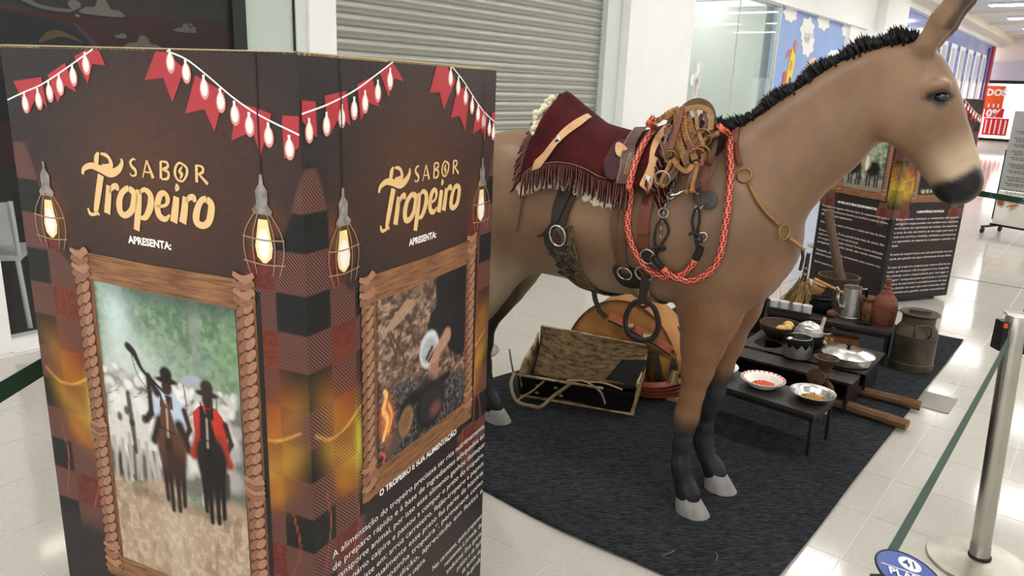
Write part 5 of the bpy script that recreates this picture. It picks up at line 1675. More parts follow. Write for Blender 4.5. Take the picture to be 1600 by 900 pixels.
# cart cover, mules, riders
p.poly(spl2([(.45, 1.0), (.48, 1.012), (.52, 1.005), (.55, .985), (.548, .972), (.5, .985), (.452, .985)], 5, True), '#aab0bb'); p.line([(.455, .985), (.46, .93)], .004, '#6d7175'); p.line([(.545, .975), (.545, .93)], .004, '#6d7175')
def rider(cx, top, legs, coat, coat2, shirt, hat, skin, s=1.0):
    p.poly([(cx - .042, top - .10), (cx - .045, top - .05), (cx - .02, top - .028), (cx + .022, top - .028), (cx + .047, top - .055), (cx + .05, top - .11), (cx, top - .12)], shirt)
    p.poly([(cx - .008, top - .035), (cx + .010, top - .035), (cx + .003, top - .085)], skin)
    p.line([(cx + .046, top - .06), (cx + .058, top - .10), (cx + .042, top - .13)], [.016, .014, .012], skin)
    p.ell(cx, top - .015, .015, .02, skin, 1, .2)
    p.ell(cx, top, .033, .0075, hat, 1, .2); p.ell(cx, top + .014, .018, .018, hat, 1, .2)
    for sg in (-1, 1): p.line([(cx + sg * .028, top - .10), (cx + sg * .050, top - .15)], [.030, .024], coat2 if shirt != '#c4392c' else '#a23628')
    for d_, l in ((-.024, .06), (-.010, .0), (.010, .010), (.026, .05)):
        p.line([(cx + d_, legs + .12), (cx + d_ * 1.05, legs + .07), (cx + d_, legs + l * .4)], [.024, .014, .012], coat2)
    p.ell(cx, legs + .150, .044, .060, coat, 1, .12); p.ell(cx + .006, legs + .110, .034, .04, coat2, .8, .4)
    p.ell(cx - .006, legs + .205, .021, .055, coat, 1, .12, .12); p.ell(cx - .008, legs + .160, .013, .022, coat2, .95, .3); p.line([(cx - .006, legs + .245), (cx - .008, legs + .18)], .006, '#cdb9a6', .7)
    p.poly([(cx - .026, legs + .245), (cx - .022, legs + .285), (cx - .008, legs + .252)], coat); p.poly([(cx - .002, legs + .252), (cx + .014, legs + .285), (cx + .014, legs + .245)], coat)
    p.line([(cx - .028, legs + .20), (cx + .012, legs + .19)], .004, '#1d1614', .9)
rider(.405, .985, .672, '#5e3d2e', '#2e1f1a', '#c3d2e4', '#221d20', '#3a2620')
p.line([(.375, .95), (.352, .985), (.352, .90), (.335, .88)], [.02, .014, .016, .02], '#2c211e')
p.line(spl2([(.296, 1.045), (.315, 1.030), (.335, .997), (.367, .975), (.398, .955)], 5), [.016, .016, .016, .015, .015, .014, .013, .012, .011, .010, .009, .009, .008, .008, .008, .008, .007, .007, .007, .006, .006], '#2a2422')
p.line(spl2([(.305, 1.03), (.318, .985), (.345, .955), (.37, .953)], 5), .0028, '#3b3a38', .8)
rider(.520, .978, .675, '#241d1e', '#171314', '#c4392c', '#3a2b20', '#3a231c', .9)
p.C *= (0.9 + .2 * n2)[..., None]
link('printed_photograph', p.mesh('printed_photograph', -.0006), M_PHOTO, PL_)

# photograph on the right-hand face: hands over a cooking fire on dry leaves
p = Pic(.222, .640, .765, 1.165, 170, 165, '#6d5546')
n1 = p.noise(.016, .010, 21, 3); n2 = p.noise(.006, .006, 22, 2)
p.mix(sm(n1, .45, .6) * .8, '#9c7c68'); p.mix(sm(n1, .58, .72) * .7, '#c2a28c'); p.mix(sm(-n1, -.42, -.3) * .8, '#3a2a22')
p.mix(sm(p.Z, 1.08, 1.16) * sm(p.X, .25, .45) * .6, '#3d302a')
low = sm(-p.Z - .25 * (p.X - .43), -.945, -.89)
p.mix(low, '#2c2a2a'); p.mix(low * sm(n1, .5, .62) * .7, '#605b58'); p.mix(low * sm(n2, .55, .7) * .5, '#8b8683')
p.poly([(.245, 1.085), (.34, 1.135), (.375, 1.135), (.385, 1.115), (.30, 1.085), (.25, 1.07)], '#ad8d72')
for a_, b_ in (((.28, 1.08), (.345, .985)), ((.335, 1.09), (.285, .985)), ((.355, 1.1), (.385, 1.01)), ((.27, 1.08), (.30, 1.02))): p.line([a_, b_], .006, '#4a3329')
p.poly(spl2([(.49, 1.165), (.64, 1.165), (.64, .93), (.56, .95), (.53, .99), (.50, 1.0), (.47, 1.02), (.455, 1.0), (.455, 1.07), (.485, 1.09)], 4, True), '#1b191b')
p.line([(.62, 1.16), (.60, .95)], .08, '#151416', .8)
p.line([(.50, 1.09), (.458, 1.045), (.462, 1.0)], .03, '#1c1a1c')
p.ell(.452, .985, .046, .048, '#d9dfe3', 1, .08); p.ell(.452, .980, .036, .034, '#b3babf', 1, .2); p.line([(.44, .965), (.465, .985)], .014, '#5d3a2a'); p.line([(.45, .955), (.48, .975)], .010, '#40302a')
p.line([(.54, .995), (.49, .965), (.462, .935)], [.042, .032, .026], '#b98d76', 1, .25)
for k in range(4): p.line([(.462 + .010 * k, .935), (.448 + .012 * k, .89)], .010, '#a87c66')
p.ell(.435, .885, .045, .035, '#332c2a', .9, .3); p.ell(.36, .875, .055, .022, '#1a1819', 1, .3, .3); p.line([(.33, .875), (.55, .885)], .022, '#1c1b1c')
p.ell(.46, .835, .072, .062, '#171717', 1, .12); p.ell(.468, .832, .062, .052, '#2a2a2b', 1, .2); p.ell(.485, .815, .026, .018, '#8a5648', .7, .5); p.line([(.365, .97), (.355, .87)], .004, '#3c2f28')
p.ell(.345, .835, .030, .038, '#94714b', 1, .15, -.4); p.ell(.343, .838, .021, .028, '#7d5c3c', 1, .3, -.4)
p.poly([(.245, .80), (.30, .835), (.325, .79), (.27, .765)], '#5b4d44')
p.glow(.262, .875, .026, .052, '#e8863a', .9); p.line(spl2([(.25, .83), (.268, .87), (.25, .90), (.262, .93), (.255, .945)], 5), .012, '#ffc27a'); p.line(spl2([(.27, .84), (.285, .875), (.27, .91)], 5), .008, '#ff9f58'); p.line(spl2([(.24, .80), (.255, .785), (.25, .775)], 4), .006, '#e55a3a')
p.C *= (0.8 + .4 * n2)[..., None]
p.mix(sm(-p.X, -.238, -.225) * .6, '#2a1a14')
link('printed_photograph', p.mesh('printed_photograph', -.0006), M_PHOTO, PR_)

T1 = ['A alimentação do tropeiro precisava ser rica nutritivamente,', 'de preparo rápido e à base de ingredientes adequados ao', 'transporte animal, por isso esse alimento ganhou destaque',
      'no cenário caipira e passou a compor o prato do tropeiro,', 'que consiste em: arroz carreteiro, feijão-tropeiro e paçoca', 'de carne. Atualmente esse prato faz parte da história', 'e compõe a “cozinha tropeira”, permanece como', 'resistência e tradição, apreciado em festas e']
it = [dict(body='O TROPEIRO E SUA ALIMENTAÇÃO', x=.231, z=.693, cap=.0155, width=.372, bold=.06)]
for k, s in enumerate(T1):
    it.append(dict(body=s, x=.056, z=.637 - k * .0307, cap=.0165, width=.724))
it.append(dict(body='preserva a cultura caipira.', x=.2, z=.637 - 8 * .0307, cap=.0165))
for k, s in enumerate(['Nas caravanas, quem preparava', 'resistentes à jornada, de', 'tradicional. Essa iguaria', 'prático e de fácil', 'de farinha de', 'de garrafa']):
    it.append(dict(body=s, x=0, z=.335 - k * .0307, cap=.0165, right=.780))
text_block(PR_, it)

# second totem behind the kitchen
A2 = math.atan2(.386, .922)
totem2, P2L, P2R = make_totem((3.006, 5.945, 0), A2, 'dark brown printed totem standing behind the clay bottle', 31, .10)
print_bunting(P2L, STRING_L, PENN_L, BULB_L); print_bunting(P2R, STRING_R, PENN_R, BULB_R)
print_frame(P2L, .165, .690, .84, 1.36); print_frame(P2R, .165, .690, .84, 1.36)
p = Pic(.225, .63, .90, 1.30, 90, 90, '#7a7a72')
n1 = p.noise(.03, .03, 41, 3)
p.mix(sm(p.Z, 1.12, 1.2), '#8fa183'); p.mix(sm(n1, .5, .65) * .6, '#c4cbb8'); p.mix(sm(-n1, -.45, -.3) * .6, '#3c4038'); p.mix(sm(-p.Z, -1.0, -.95), '#8d8676')
for cx in (.33, .52): p.ell(cx, 1.08, .07, .06, '#221d1b', 1, .2); [p.line([(cx + d_, 1.05), (cx + d_, .94)], .014, '#221d1b') for d_ in (-.05, -.02, .03, .055)]
p.ell(.44, 1.12, .05, .055, '#a9906a', 1, .2); p.ell(.45, 1.12, .02, .06, '#e5e2d8', 1, .2); p.ell(.29, 1.14, .03, .05, '#1c1816', 1, .2); p.line([(.40, 1.05), (.40, .94)], .014, '#4a3a30')
link('printed_photograph', p.mesh('printed_photograph', -.0006), M_PHOTO, P2L)
p = Pic(.225, .63, .90, 1.30, 90, 90, '#221a18')
for k in range(16): p.ell(.26 + .023 * k, .925 + .01 * rr.random(), .014, .016, ['#5f7a4e', '#d8d4cc', '#8a6a48', '#c9c2b4'][k % 4], .9, .4)
p.glow(.30, 1.2, .05, .08, '#b8b0a8', .7)
link('printed_photograph', p.mesh('printed_photograph', -.0006), M_PHOTO, P2R)
it = [dict(body='AS MULAS E SEUS EQUIPAMENTOS', x=.2, z=.755, cap=.018, width=.42, bold=.06)]
for k, s in enumerate(['As mulas carregavam diversos tipos de equipamentos para o', 'transporte de alimentos durante as comitivas tropeiras, abaixo,', 'alguns dos principais equipamentos:', '', 'Tilla: Couro que cobre as bruacas e a lenha em caso de chuva.', '', 'Bruaca cargueira: É uma grande bolsa feita de couro. São', 'usadas no lombo do burro ou mula formando', 'um cargueiro de tração animal. Foram muito utilizadas', 'antigamente quando ainda não havia estradas.', '', 'Cangalha: de madeira, arreamada com couro cru,', 'usada para transporte de cargas.', '', 'Baixeiro: grupos dos pelos.']):
    if s: it.append(dict(body=s, x=.04, z=.70 - k * .036, cap=.017, width=.71 if len(s) > 42 else None))
text_block(P2L, it)
it = [dict(body='A IMPORTÂNCIA DAS MULAS', x=.25, z=.755, cap=.018, width=.31, bold=.06)]
for k, s in enumerate(['Esses animais robustos e resistentes não apenas', 'carregavam cargas pesadas, mas também eram essenciais', 'no transporte dos ingredientes das receitas, das especiarias', 'e, acima de tudo, das histórias de uma região para outra. A', 'mula com sua força e lealdade, simboliza a perseverança', 'e a capacidade de adaptar-se a qualquer caminho ou', 'desafio.', '', 'O cavalo do tropeiro levava uma sela apetrechada com uma', 'sacola, para guardar sua capa e ferramentas do uso diário.', '', 'O resto da tropa era composta por muares (burros ou', 'mulas), que formavam a fila de cargueiros à sua retaguarda.', 'Os animais eram responsáveis por carregar a', '“bagagem” composta pelos apetrechos e arreios', 'necessários de cada animal no acondicionamento da carga', 'e Bruaca (bolsões de couro que eram colocadas sobre', 'a mula e serviam para guardar comida e mercadoria).']):
    if s: it.append(dict(body=s, x=.04, z=.70 - k * .036, cap=.017, width=.71 if len(s) > 20 else None))
text_block(P2R, it)

# ------------------------------------------------------------------ black rug
M_RUG = mat('black felt rug', '#1d1f22', 0.95, col2='#4a4d52', scale=36, stretch=(1, 9, 1), thr=(.42, .72), bump=0.6, bscale=90, spec=0.1)
rg_a0, rg_a1, rg_b0, rg_b1 = 2.10, 5.96, -2.55, -.66
NA, NB = 120, 60
V, Fs = [], []
for i in range(NA + 1):
    for j in range(NB + 1):
        fa, fb = i / NA, j / NB
        a = rg_a0 + (rg_a1 - rg_a0) * fa; b = rg_b0 + (rg_b1 - rg_b0) * fb
        ea = min(fa, 1 - fa); eb = min(fb, 1 - fb)
        a += .012 * math.sin(b * 6.3 + 1) * (1 if fa < .5 else -1) * math.exp(-ea * 20)
        b += (.05 * math.sin(a * 3.9 + .6) if fb < .5 else .002 * math.sin(a * 5)) * math.exp(-eb * 16)
        edge = math.exp(-min(ea * 90, eb * 60))
        z = .007 + .004 * math.sin(a * 5 + b * 3) * math.sin(b * 4.2) * .4 + .006 * edge * (.5 + .5 * math.sin(a * 8 + b * 7))
        V.append(rugp(a, b, z))
n = NB + 1
Fs = [(i * n + j, i * n + j + 1, (i + 1) * n + j + 1, (i + 1) * n + j) for i in range(NA) for j in range(NB)]
mb = MB().add(V, Fs)
rugo = mb.build('floor_rug', M_RUG, None, 180, label='large black felt rug under the mule and kitchen', cat='rug')
so = rugo.modifiers.new('thick', 'SOLIDIFY'); so.thickness = .006; so.offset = 1
RZ = .012

# ------------------------------------------------------------------ materials
M_IRON = mat('rusty black iron sheet', '#2a2220', 0.5, 0.45, col2='#4d382c', scale=9, thr=(.4, .7), bump=.15, bscale=25)
M_IRON_D = mat('dark iron legs', '#1f1b1a', 0.5, 0.5, var=.3, scale=40)
M_WOODB = mat('black stained wood', '#2a2623', 0.5, var=.3, scale=12, stretch=(1, 12, 1))
M_ALU = mat('polished aluminium', '#c9c8c4', 0.25, 1.0, var=.06, scale=30, bump=.04, bscale=50)
M_ALUD = mat('dull aluminium', '#a09f9a', 0.38, 0.95, var=.15, scale=25, bump=.05)
M_SOOT = mat('soot black', '#0b0b0c', 0.75, spec=0.2, var=.3, scale=40)
M_ENAMEL = mat('white enamel', '#ecebe4', 0.2, var=.03, scale=20, coat=.3)
M_CLAY = mat('terracotta clay', '#6f3b29', 0.65, var=.2, scale=10, stretch=(1, 1, 8), bump=.08, bscale=30)
M_CLAYB = mat('brown glazed clay', '#74492a', 0.35, var=.25, scale=12, bump=.06)
M_LOG = mat('rough split log', '#432c1a', 0.85, col2='#7d5b39', scale=10, stretch=(1, 14, 14), thr=(.3, .7), bump=.6, bscale=30)
M_WOODBOWL = mat('dark turned wood', '#3a2618', 0.55, var=.3, scale=10, stretch=(1, 1, 6))
M_PINE = mat('pale handle wood', '#d3a160', 0.5, var=.15, scale=20)
M_OLDWOOD = mat('weathered brown wood', '#4f3a29', 0.75, var=.3, scale=9, stretch=(6, 6, 1), bump=.3, bscale=25)

# ------------------------------------------------------------------ front table with plates
RT = math.atan2(-.667, .745)
tt = empty('low_table', (1.401 + .667 * .127 - .745 * .33, 3.171 + .745 * .127 + .667 * .33, RZ), RT, 'low dark wooden table with thin iron legs holding enamel plates', 'table')
LT, DT, HT = .66, .254, .212
MB().box((0, 0, HT - .009), (LT, DT, .018)).build('table_top', M_WOODB, tt)
MB().box((0, -DT / 2 + .004, HT - .028), (LT, .008, .020)).build('rail', M_IRON_D, tt)
MB().box((0, DT / 2 - .004, HT - .028), (LT, .008, .020)).build('rail', M_IRON_D, tt)
for sx in (-1, 1):
    MB().box((sx * (LT / 2 - .006), 0, HT - .028), (.008, DT, .020)).build('rail', M_IRON_D, tt)
    for sy in (-1, 1):
        MB().bar((sx * (LT / 2 - .012), sy * (DT / 2 - .012), HT - .02), (sx * (LT / 2 - .008), sy * (DT / 2 - .010), 0), .013, .013).build('leg', M_IRON_D, tt)
ZT = RZ + HT
M_FOODO = mat('orange ground spice', '#d9593a', 0.9, var=.25, scale=200)
M_GRAIN = mat('golden corn grains', '#b07c2c', 0.7, var=.4, scale=250)
M_RIMRED = mat('red enamel pattern', '#b5423c', 0.4)
def plate(loc, R, m, label, food=None, pattern=False):
    p = empty('enamel_plate' if m is M_ENAMEL else 'metal_plate', loc, 0, label, 'plate')
    prof = [(0, .004), (R * .58, .004), (R * .70, .012), (R * .80, .030), (R * .86, .036), (R, .040), (R, .043), (R * .85, .040), (R * .77, .034), (R * .66, .014), (R * .56, .007), (0, .007)]
    MB().lathe(prof, 40).build('dish', m, p, 40)
    if pattern:
        for k in range(26):
            a = 2 * math.pi * k / 26
            MB().box((R * .92 * math.cos(a), R * .92 * math.sin(a), .0425), (.012, .010, .002), Matrix.Rotation(a, 3, 'Z') @ Matrix.Rotation(-.28, 3, 'Y')).build('rim_motif', M_RIMRED, p)
    if food is not None:
        rr_ = random.Random(9); mb = MB()
        mb.lathe([(.045, .0072), (.038, .012), (.02, .018), (0, .020)], 16, (.01, .005, 0))
        for k in range(120):
            a = rr_.random() * 6.28; r = .055 * math.sqrt(rr_.random())
            mb.ball((.01 + r * math.cos(a), .005 + r * math.sin(a), .0085 + .013 * max(0, 1 - r / .05)), .0034, 5, 4)
        mb.build('food', food, p, kind='stuff')
    return p
plate((1.265, 3.497, ZT), .108, M_ENAMEL, 'white enamel plate with red rim pattern and orange spice', M_FOODO, True)
plate((1.455, 3.348, ZT), .106, M_ALU, 'shiny metal plate with golden grains on low table', M_GRAIN)
plate((1.085, 3.655, ZT), .100, M_ENAMEL, 'white enamel plate half hidden behind the mule foreleg')

# ------------------------------------------------------------------ iron stove
RS = math.atan2(-.606, .796)
st = empty('camp_stove', (1.352, 4.203, RZ), RS, 'rusty black iron camp stove with round burner hole', 'stove')
HS = .19
# upper plate with a round hole (local x along front edge, y to the back)
def plate_with_hole(x0, x1, y0, y1, cx, cy, r, z, th):
    mb = MB()
    n = 32
    ring = [(cx + r * math.cos(2 * math.pi * k / n), cy + r * math.sin(2 * math.pi * k / n)) for k in range(n)]
    def rect_pt(a):
        c, s = math.cos(a), math.sin(a)
        t = min(((x1 - cx) / c if c > 1e-9 else (x0 - cx) / c if c < -1e-9 else 9), ((y1 - cy) / s if s > 1e-9 else (y0 - cy) / s if s < -1e-9 else 9))
        return (cx + c * t, cy + s * t)
    angs = [2 * math.pi * k / n for k in range(n)]
    out = [rect_pt(a) for a in angs]
    # snap nearest outline point to each corner
    for c in ((x0, y0), (x1, y0), (x1, y1), (x0, y1)):
        k = min(range(n), key=lambda i: math.hypot(out[i][0] - c[0], out[i][1] - c[1])); out[k] = c
    vs = [(x, y, z) for x, y in ring] + [(x, y, z) for x, y in out] + [(x, y, z - th) for x, y in ring] + [(x, y, z - th) for x, y in out]
    fs = []
    for k in range(n):
        k2 = (k + 1) % n
        fs += [(k, k2, n + k2, n + k), (2 * n + k, 3 * n + k, 3 * n + k2, 2 * n + k2), (n + k, n + k2, 3 * n + k2, 3 * n + k), (k, 2 * n + k, 2 * n + k2, k2)]
    return mb.add(vs, fs)
plate_with_hole(0, .70, 0, .46, .125, .135, .080, HS, .006).build('top_plate', M_IRON, st)
flap_ = MB().box((.33, -.095, HS - .012), (.70, .165, .005)).build('front_flap', M_IRON, st)
MB().box((.34, -.172, HS - .018), (.66, .006, .012)).build('flap_lip', M_IRON, flap_)
MB().box((.658, -.045, .088), (.006, .25, .172)).build('side_panel', mat('dark red iron panel', '#241416', .5, .3, var=.2, scale=8), st)
MB().box((.02, -.045, .088), (.006, .25, .172)).build('side_panel', M_IRON_D, st)
MB().box((.34, -.03, .088), (.64, .006, .172)).build('inner_panel', M_SOOT, st)
MB().box((.672, .30, .088), (.006, .28, .172)).build('side_panel', M_IRON_D, st)
MB().box((.34, .44, .088), (.66, .006, .172)).build('back_panel', M_IRON_D, st)
for (x, y) in ((.655, -.165), (.67, .17), (.67, .43), (.025, -.165), (.025, .43)):
    MB().box((x, y, .05), (.014, .014, .10)).build('leg', M_IRON_D, st)
ZS = RZ + HS
def stove_pt(x, y, z=ZS):
    c, s = math.cos(RS), math.sin(RS)
    return (1.352 + x * c - y * s, 4.203 + x * s + y * c, z)

# logs feeding the stove
def log(a, b, r, label, seed):
    a, b = Vector(a), Vector(b)
    d = b - a
    o = empty('fire_log', (a.x, a.y, RZ), math.atan2(d.y, d.x), label, 'log', 'split logs under the stove')
    rr_ = random.Random(seed)
    L = Vector((d.x, d.y)).length
    n, m_ = 9, 12
    rad = [r * (1 + rr_.uniform(-.18, .18)) for _ in range(n)]
    vs, fs = [], []
    for i in range(m_ + 1):
        for k in range(n):
            a_ = 2 * math.pi * k / n
            rr2 = rad[k] * (1 + .06 * math.sin(i * 1.3 + k))
            vs.append((L * i / m_, rr2 * math.cos(a_), r + rr2 * .9 * math.sin(a_)))
    for i in range(m_):
        for k in range(n):
            fs.append((i * n + k, i * n + (k + 1) % n, (i + 1) * n + (k + 1) % n, (i + 1) * n + k))
    mb = MB().add(vs, fs)
    mb.build('bark_side', M_LOG, o)
    for i, nm in ((0, 'cut_end'), (m_, 'cut_end')):
        MB().add([Vector(vs[i * n + k]) + Vector((.001 if i else -.001, 0, 0)) for k in range(n)], [tuple(range(n))]).build(nm, mat('pale log end', '#8a6540', .8, var=.3, scale=40), o)
log((1.80, 4.09, 0), (2.225, 3.765, 0), .028, 'rough log poking out beside the milk can, the rear one', 1)
log((1.63, 3.90, 0), (2.025, 3.505, 0), .030, 'rough log poking out from the stove, the front one', 2)

# frying pan with lid
pan = empty('frying_pan', stove_pt(.568, .133), 0.45, 'shiny aluminium frying pan with lid and wooden handle', 'pan')
MB().lathe([(0, 0), (.115, 0), (.128, .008), (.134, .045), (.140, .050), (.136, .052), (.128, .046), (.12, .010), (0, .006)], 48).build('pan_body', M_ALU, pan, 40)
lid_ = MB().lathe([(.142, .050), (.143, .054), (.135, .060), (.115, .066), (.108, .071), (.075, .077), (.07, .081), (.04, .085), (0, .087)], 48).build('lid', M_ALU, pan, 30)
MB().lathe([(.007, .085), (.007, .096), (.017, .100), (.017, .106), (0, .107)], 16).build('knob', M_SOOT, lid_, 40)
hnd_ = MB().tube([(.0, .16, .056), (.0, .20, .072), (.0, .245, .090), (.0, .262, .096)], [.010, .0135, .0135, .010], 10).build('handle', M_PINE, pan, 50)
MB().tube([(.0, .135, .045), (.0, .165, .058)], .006, 8).build('handle_bracket', M_ALUD, hnd_)

# two kettles
def soot_band(pot, prof, z0, z1, teeth):
    """blackened band that follows the pot's profile, with a toothed lower edge"""
    def rad(z):
        for (r0, a0), (r1, a1) in zip(prof[:-1], prof[1:]):
            if a0 <= z <= a1: return r0 + (r1 - r0) * (z - a0) / max(a1 - a0, 1e-6)
        return prof[-1][0]
    rr_ = random.Random(teeth)
    n = teeth * 4; L = 7
    amp = [.6 + .8 * rr_.random() for _ in range(teeth)]
    vs = []
    for k in range(n):
        a = 2 * math.pi * k / n
        zb = z0 + .028 * amp[k // 4] * (0, .5, 1, .5)[k % 4]
        for j in range(L):
            z = z1 + (zb - z1) * j / (L - 1)
            r = rad(z) + .0022
            vs.append((r * math.cos(a), r * math.sin(a), z))
    MB().add(vs, [(k * L + j, ((k + 1) % n) * L + j, ((k + 1) % n) * L + j + 1, k * L + j + 1) for k in range(n) for j in range(L - 1)]).build('soot_teeth', M_SOOT, pot, 60)
k1 = empty('sooty_kettle', stove_pt(.325, .030), 0.3, 'dull aluminium pot with black zigzag soot band', 'kettle')
MB().lathe([(0, 0), (.072, 0), (.078, .006), (.080, .075), (.079, .095), (.074, .112), (.068, .118), (.066, .116), (.072, .095), (.074, .01), (0, .006)], 40).build('kettle_body', M_ALUD, k1, 40)
soot_band(k1, [(.078, .006), (.080, .075), (.079, .095), (.074, .112), (.068, .118)], .060, .116, 11)
MB().ball((-.05, .02, .122), (.026, .018, .014), 12, 8).build('grip', M_SOOT, k1, 180)
MB().ball((-.07, -.01, .112), (.02, .014, .012), 12, 8).build('spout_stub', M_ALU, k1, 180)
k2 = empty('tea_kettle', stove_pt(.325, .212), 0.2, 'polished aluminium kettle with fluted lid and blackened belly', 'kettle')
MB().lathe([(0, 0), (.078, 0), (.086, .012), (.088, .06), (.086, .085), (.076, .115), (.060, .132), (0, .134)], 40).build('kettle_body', M_ALUD, k2, 50)
soot_band(k2, [(.078, 0), (.086, .012), (.088, .06), (.086, .085), (.076, .115)], .003, .095, 7)
n = 40; vs = []
prof = [(.064, .130), (.062, .136), (.046, .150), (.024, .162), (.012, .166), (0, .168)]
for (r, z) in prof:
    for k in range(n):
        a = 2 * math.pi * k / n; rr2 = r * (1 + (.06 * math.cos(10 * a) if .02 < r < .06 else 0))
        vs.append((rr2 * math.cos(a), rr2 * math.sin(a), z))
MB().add(vs, [(i * n + k, i * n + (k + 1) % n, (i + 1) * n + (k + 1) % n, (i + 1) * n + k) for i in range(len(prof) - 1) for k in range(n)]).build('lid', M_ALU, k2, 60)
MB().tube(spline([(.078, .02, .09), (.098, .03, .12), (.112, .036, .165), (.116, .038, .175)], 5), [.016] * 5 + [.012] * 6 + [.010] * 5, 10).build('spout', mat('pale pink alloy', '#b7a49c', .4, .7, var=.2, scale=40), k2, 60)
bail_ = MB().tube(spline([(-.07, -.02, .115), (-.02, -.10, .128), (.08, -.09, .118), (.15, -.02, .120), (.16, .02, .118)], 6), .003, 8).build('bail', M_STEEL, k2, 60)
MB().tube(spline([(.085, -.085, .117), (.12, -.06, .120), (.155, -.01, .121)], 5), .0095, 8).build('bail_grip', M_SOOT, bail_, 60)

# wooden bowl with potatoes
bw = empty('wooden_bowl', stove_pt(.128, .325), 0, 'dark turned wooden bowl holding three yellow potatoes', 'bowl')
MB().lathe([(0, 0), (.07, 0), (.085, .008), (.118, .045), (.128, .078), (.126, .083), (.119, .080), (.108, .048), (.075, .016), (0, .012)], 40).build('bowl_body', M_WOODBOWL, bw, 40)
M_POT = mat('yellow potato skin', '#d8b26a', 0.6, var=.15, scale=40, bump=.1)
for k, (x, y, lb) in enumerate(((-.012, -.040, 'yellow potato on the left side of the wooden bowl'), (.030, -.035, 'yellow potato lying lowest in the wooden bowl'), (.055, .012, 'roundest yellow potato on the right side of the bowl'))):
    bl = bw.location
    MB().ball((0, 0, 0), (.034, .029, .027), 16, 10, Matrix.Rotation(k * 1.1, 3, 'Z')).build('potato', M_POT, None, 180, loc=(bl.x + x * .9, bl.y + y, bl.z + .056 + .006 * k), label=lb, cat='potato', group='potatoes in the wooden bowl')

# meat grinder clamped at the table edge
gr = empty('hand_grinder', (1.598, 3.625, RZ + .022), RT, 'rusty cast iron hand grinder between the plates and stove', 'grinder')
M_RUST = mat('rusty cast iron', '#3d3027', 0.7, 0.4, col2='#6b5240', scale=16, thr=(.4, .7), bump=.3, bscale=50)
MB().bar((0, 0, 0), (0, 0, .19), .04, .03).build('stand', M_RUST, gr)
MB().box((0, 0, -.007), (.09, .07, .030)).build('foot', M_RUST, gr)
MB().tube([(0, -.05, .215), (0, .05, .215)], .036, 20).build('barrel', M_RUST, gr, 40)
MB().tube([(0, -.058, .215), (0, -.048, .215)], .046, 24).build('face_ring', M_RUST, gr, 40)
MB().tube([(0, -.072, .215), (0, -.058, .215)], .012, 12).build('hub', M_BRASS, gr, 40)
MB().lathe([(.028, .235), (.034, .268), (.058, .308), (.063, .312), (.058, .314), (.030, .270), (.02, .24)], 28, (.018, .01, 0)).build('hopper', M_RUST, gr, 40)
MB().tube(spline([(.03, .0, .19), (.062, .0, .16), (.068, 0, .11), (.045, 0, .06)], 5), .010, 8, flat=1.8).build('clamp', M_RUST, gr, 60)
MB().tube([(.05, -.02, .045), (.075, -.03, .035)], .012, 10).build('clamp_grip', M_PINE, gr, 60)

# ------------------------------------------------------------------ bench behind the stove
RB_ = math.atan2(-.524, .852)
bb = empty('serving_bench', (2.351 - .852 * .375 + .524 * .135, 4.439 + .524 * .375 + .852 * .135, RZ), RB_, 'low black bench holding the coffee pot, clay bottle and cups', 'bench')
LB, DB, HB = .75, .27, .222
MB().box((0, 0, HB - .010), (LB, DB, .020)).build('bench_top', M_WOODB, bb)
for sy in (-1, 1): MB().box((0, sy * (DB / 2 - .01), HB - .032), (LB - .02, .012, .024)).build('rail', M_IRON_D, bb)
for sx in (-1, 1):
    for sy in (-1, 1):
        MB().box((sx * (LB / 2 - .016), sy * (DB / 2 - .016), (HB - .02) / 2), (.018, .018, HB - .02)).build('leg', M_IRON_D, bb)
ZB = RZ + HB
def bench_pt(x, y, z=ZB):
    c, s = math.cos(RB_), math.sin(RB_); b = bb.location
    return (b.x + x * c - y * s, b.y + x * s + y * c, z)
# tray with four cups
tr = empty('wooden_tray', bench_pt(-.245, -.075), RB_, 'narrow dark wooden tray carrying four white cups', 'tray')
MB().box((0, 0, .006), (.27, .095, .012)).build('tray_base', M_WOODB, tr)
MB().box((0, -.047, .016), (.27, .008, .020)).build('tray_edge', M_WOODB, tr)
def cup(x, label, rz):
    c = empty('enamel_cup', bench_pt(x, -.075, ZB + .012), rz, label, 'cup', 'white cups on the tray')
    c.scale = (1.2, 1.2, 1.15)
    MB().lathe([(0, 0), (.021, 0), (.023, .003), (.0255, .046), (.0265, .048), (.0245, .048), (.021, .005), (0, .004)], 24).build('cup_body', M_ENAMEL, c, 40)
    MB().tube(spline([(.023, 0, .040), (.036, 0, .038), (.038, 0, .022), (.023, 0, .012)], 5), .0032, 6).build('handle', M_ENAMEL, c, 60)
cup(-.345, 'white enamel cup, leftmost of four on the tray', -.4)
cup(-.280, 'white enamel cup, second from left on the tray', .9)
cup(-.198, 'white enamel cup, third from left on the tray', -.3)
cup(-.135, 'white enamel cup, rightmost of four on the tray', 2.4)
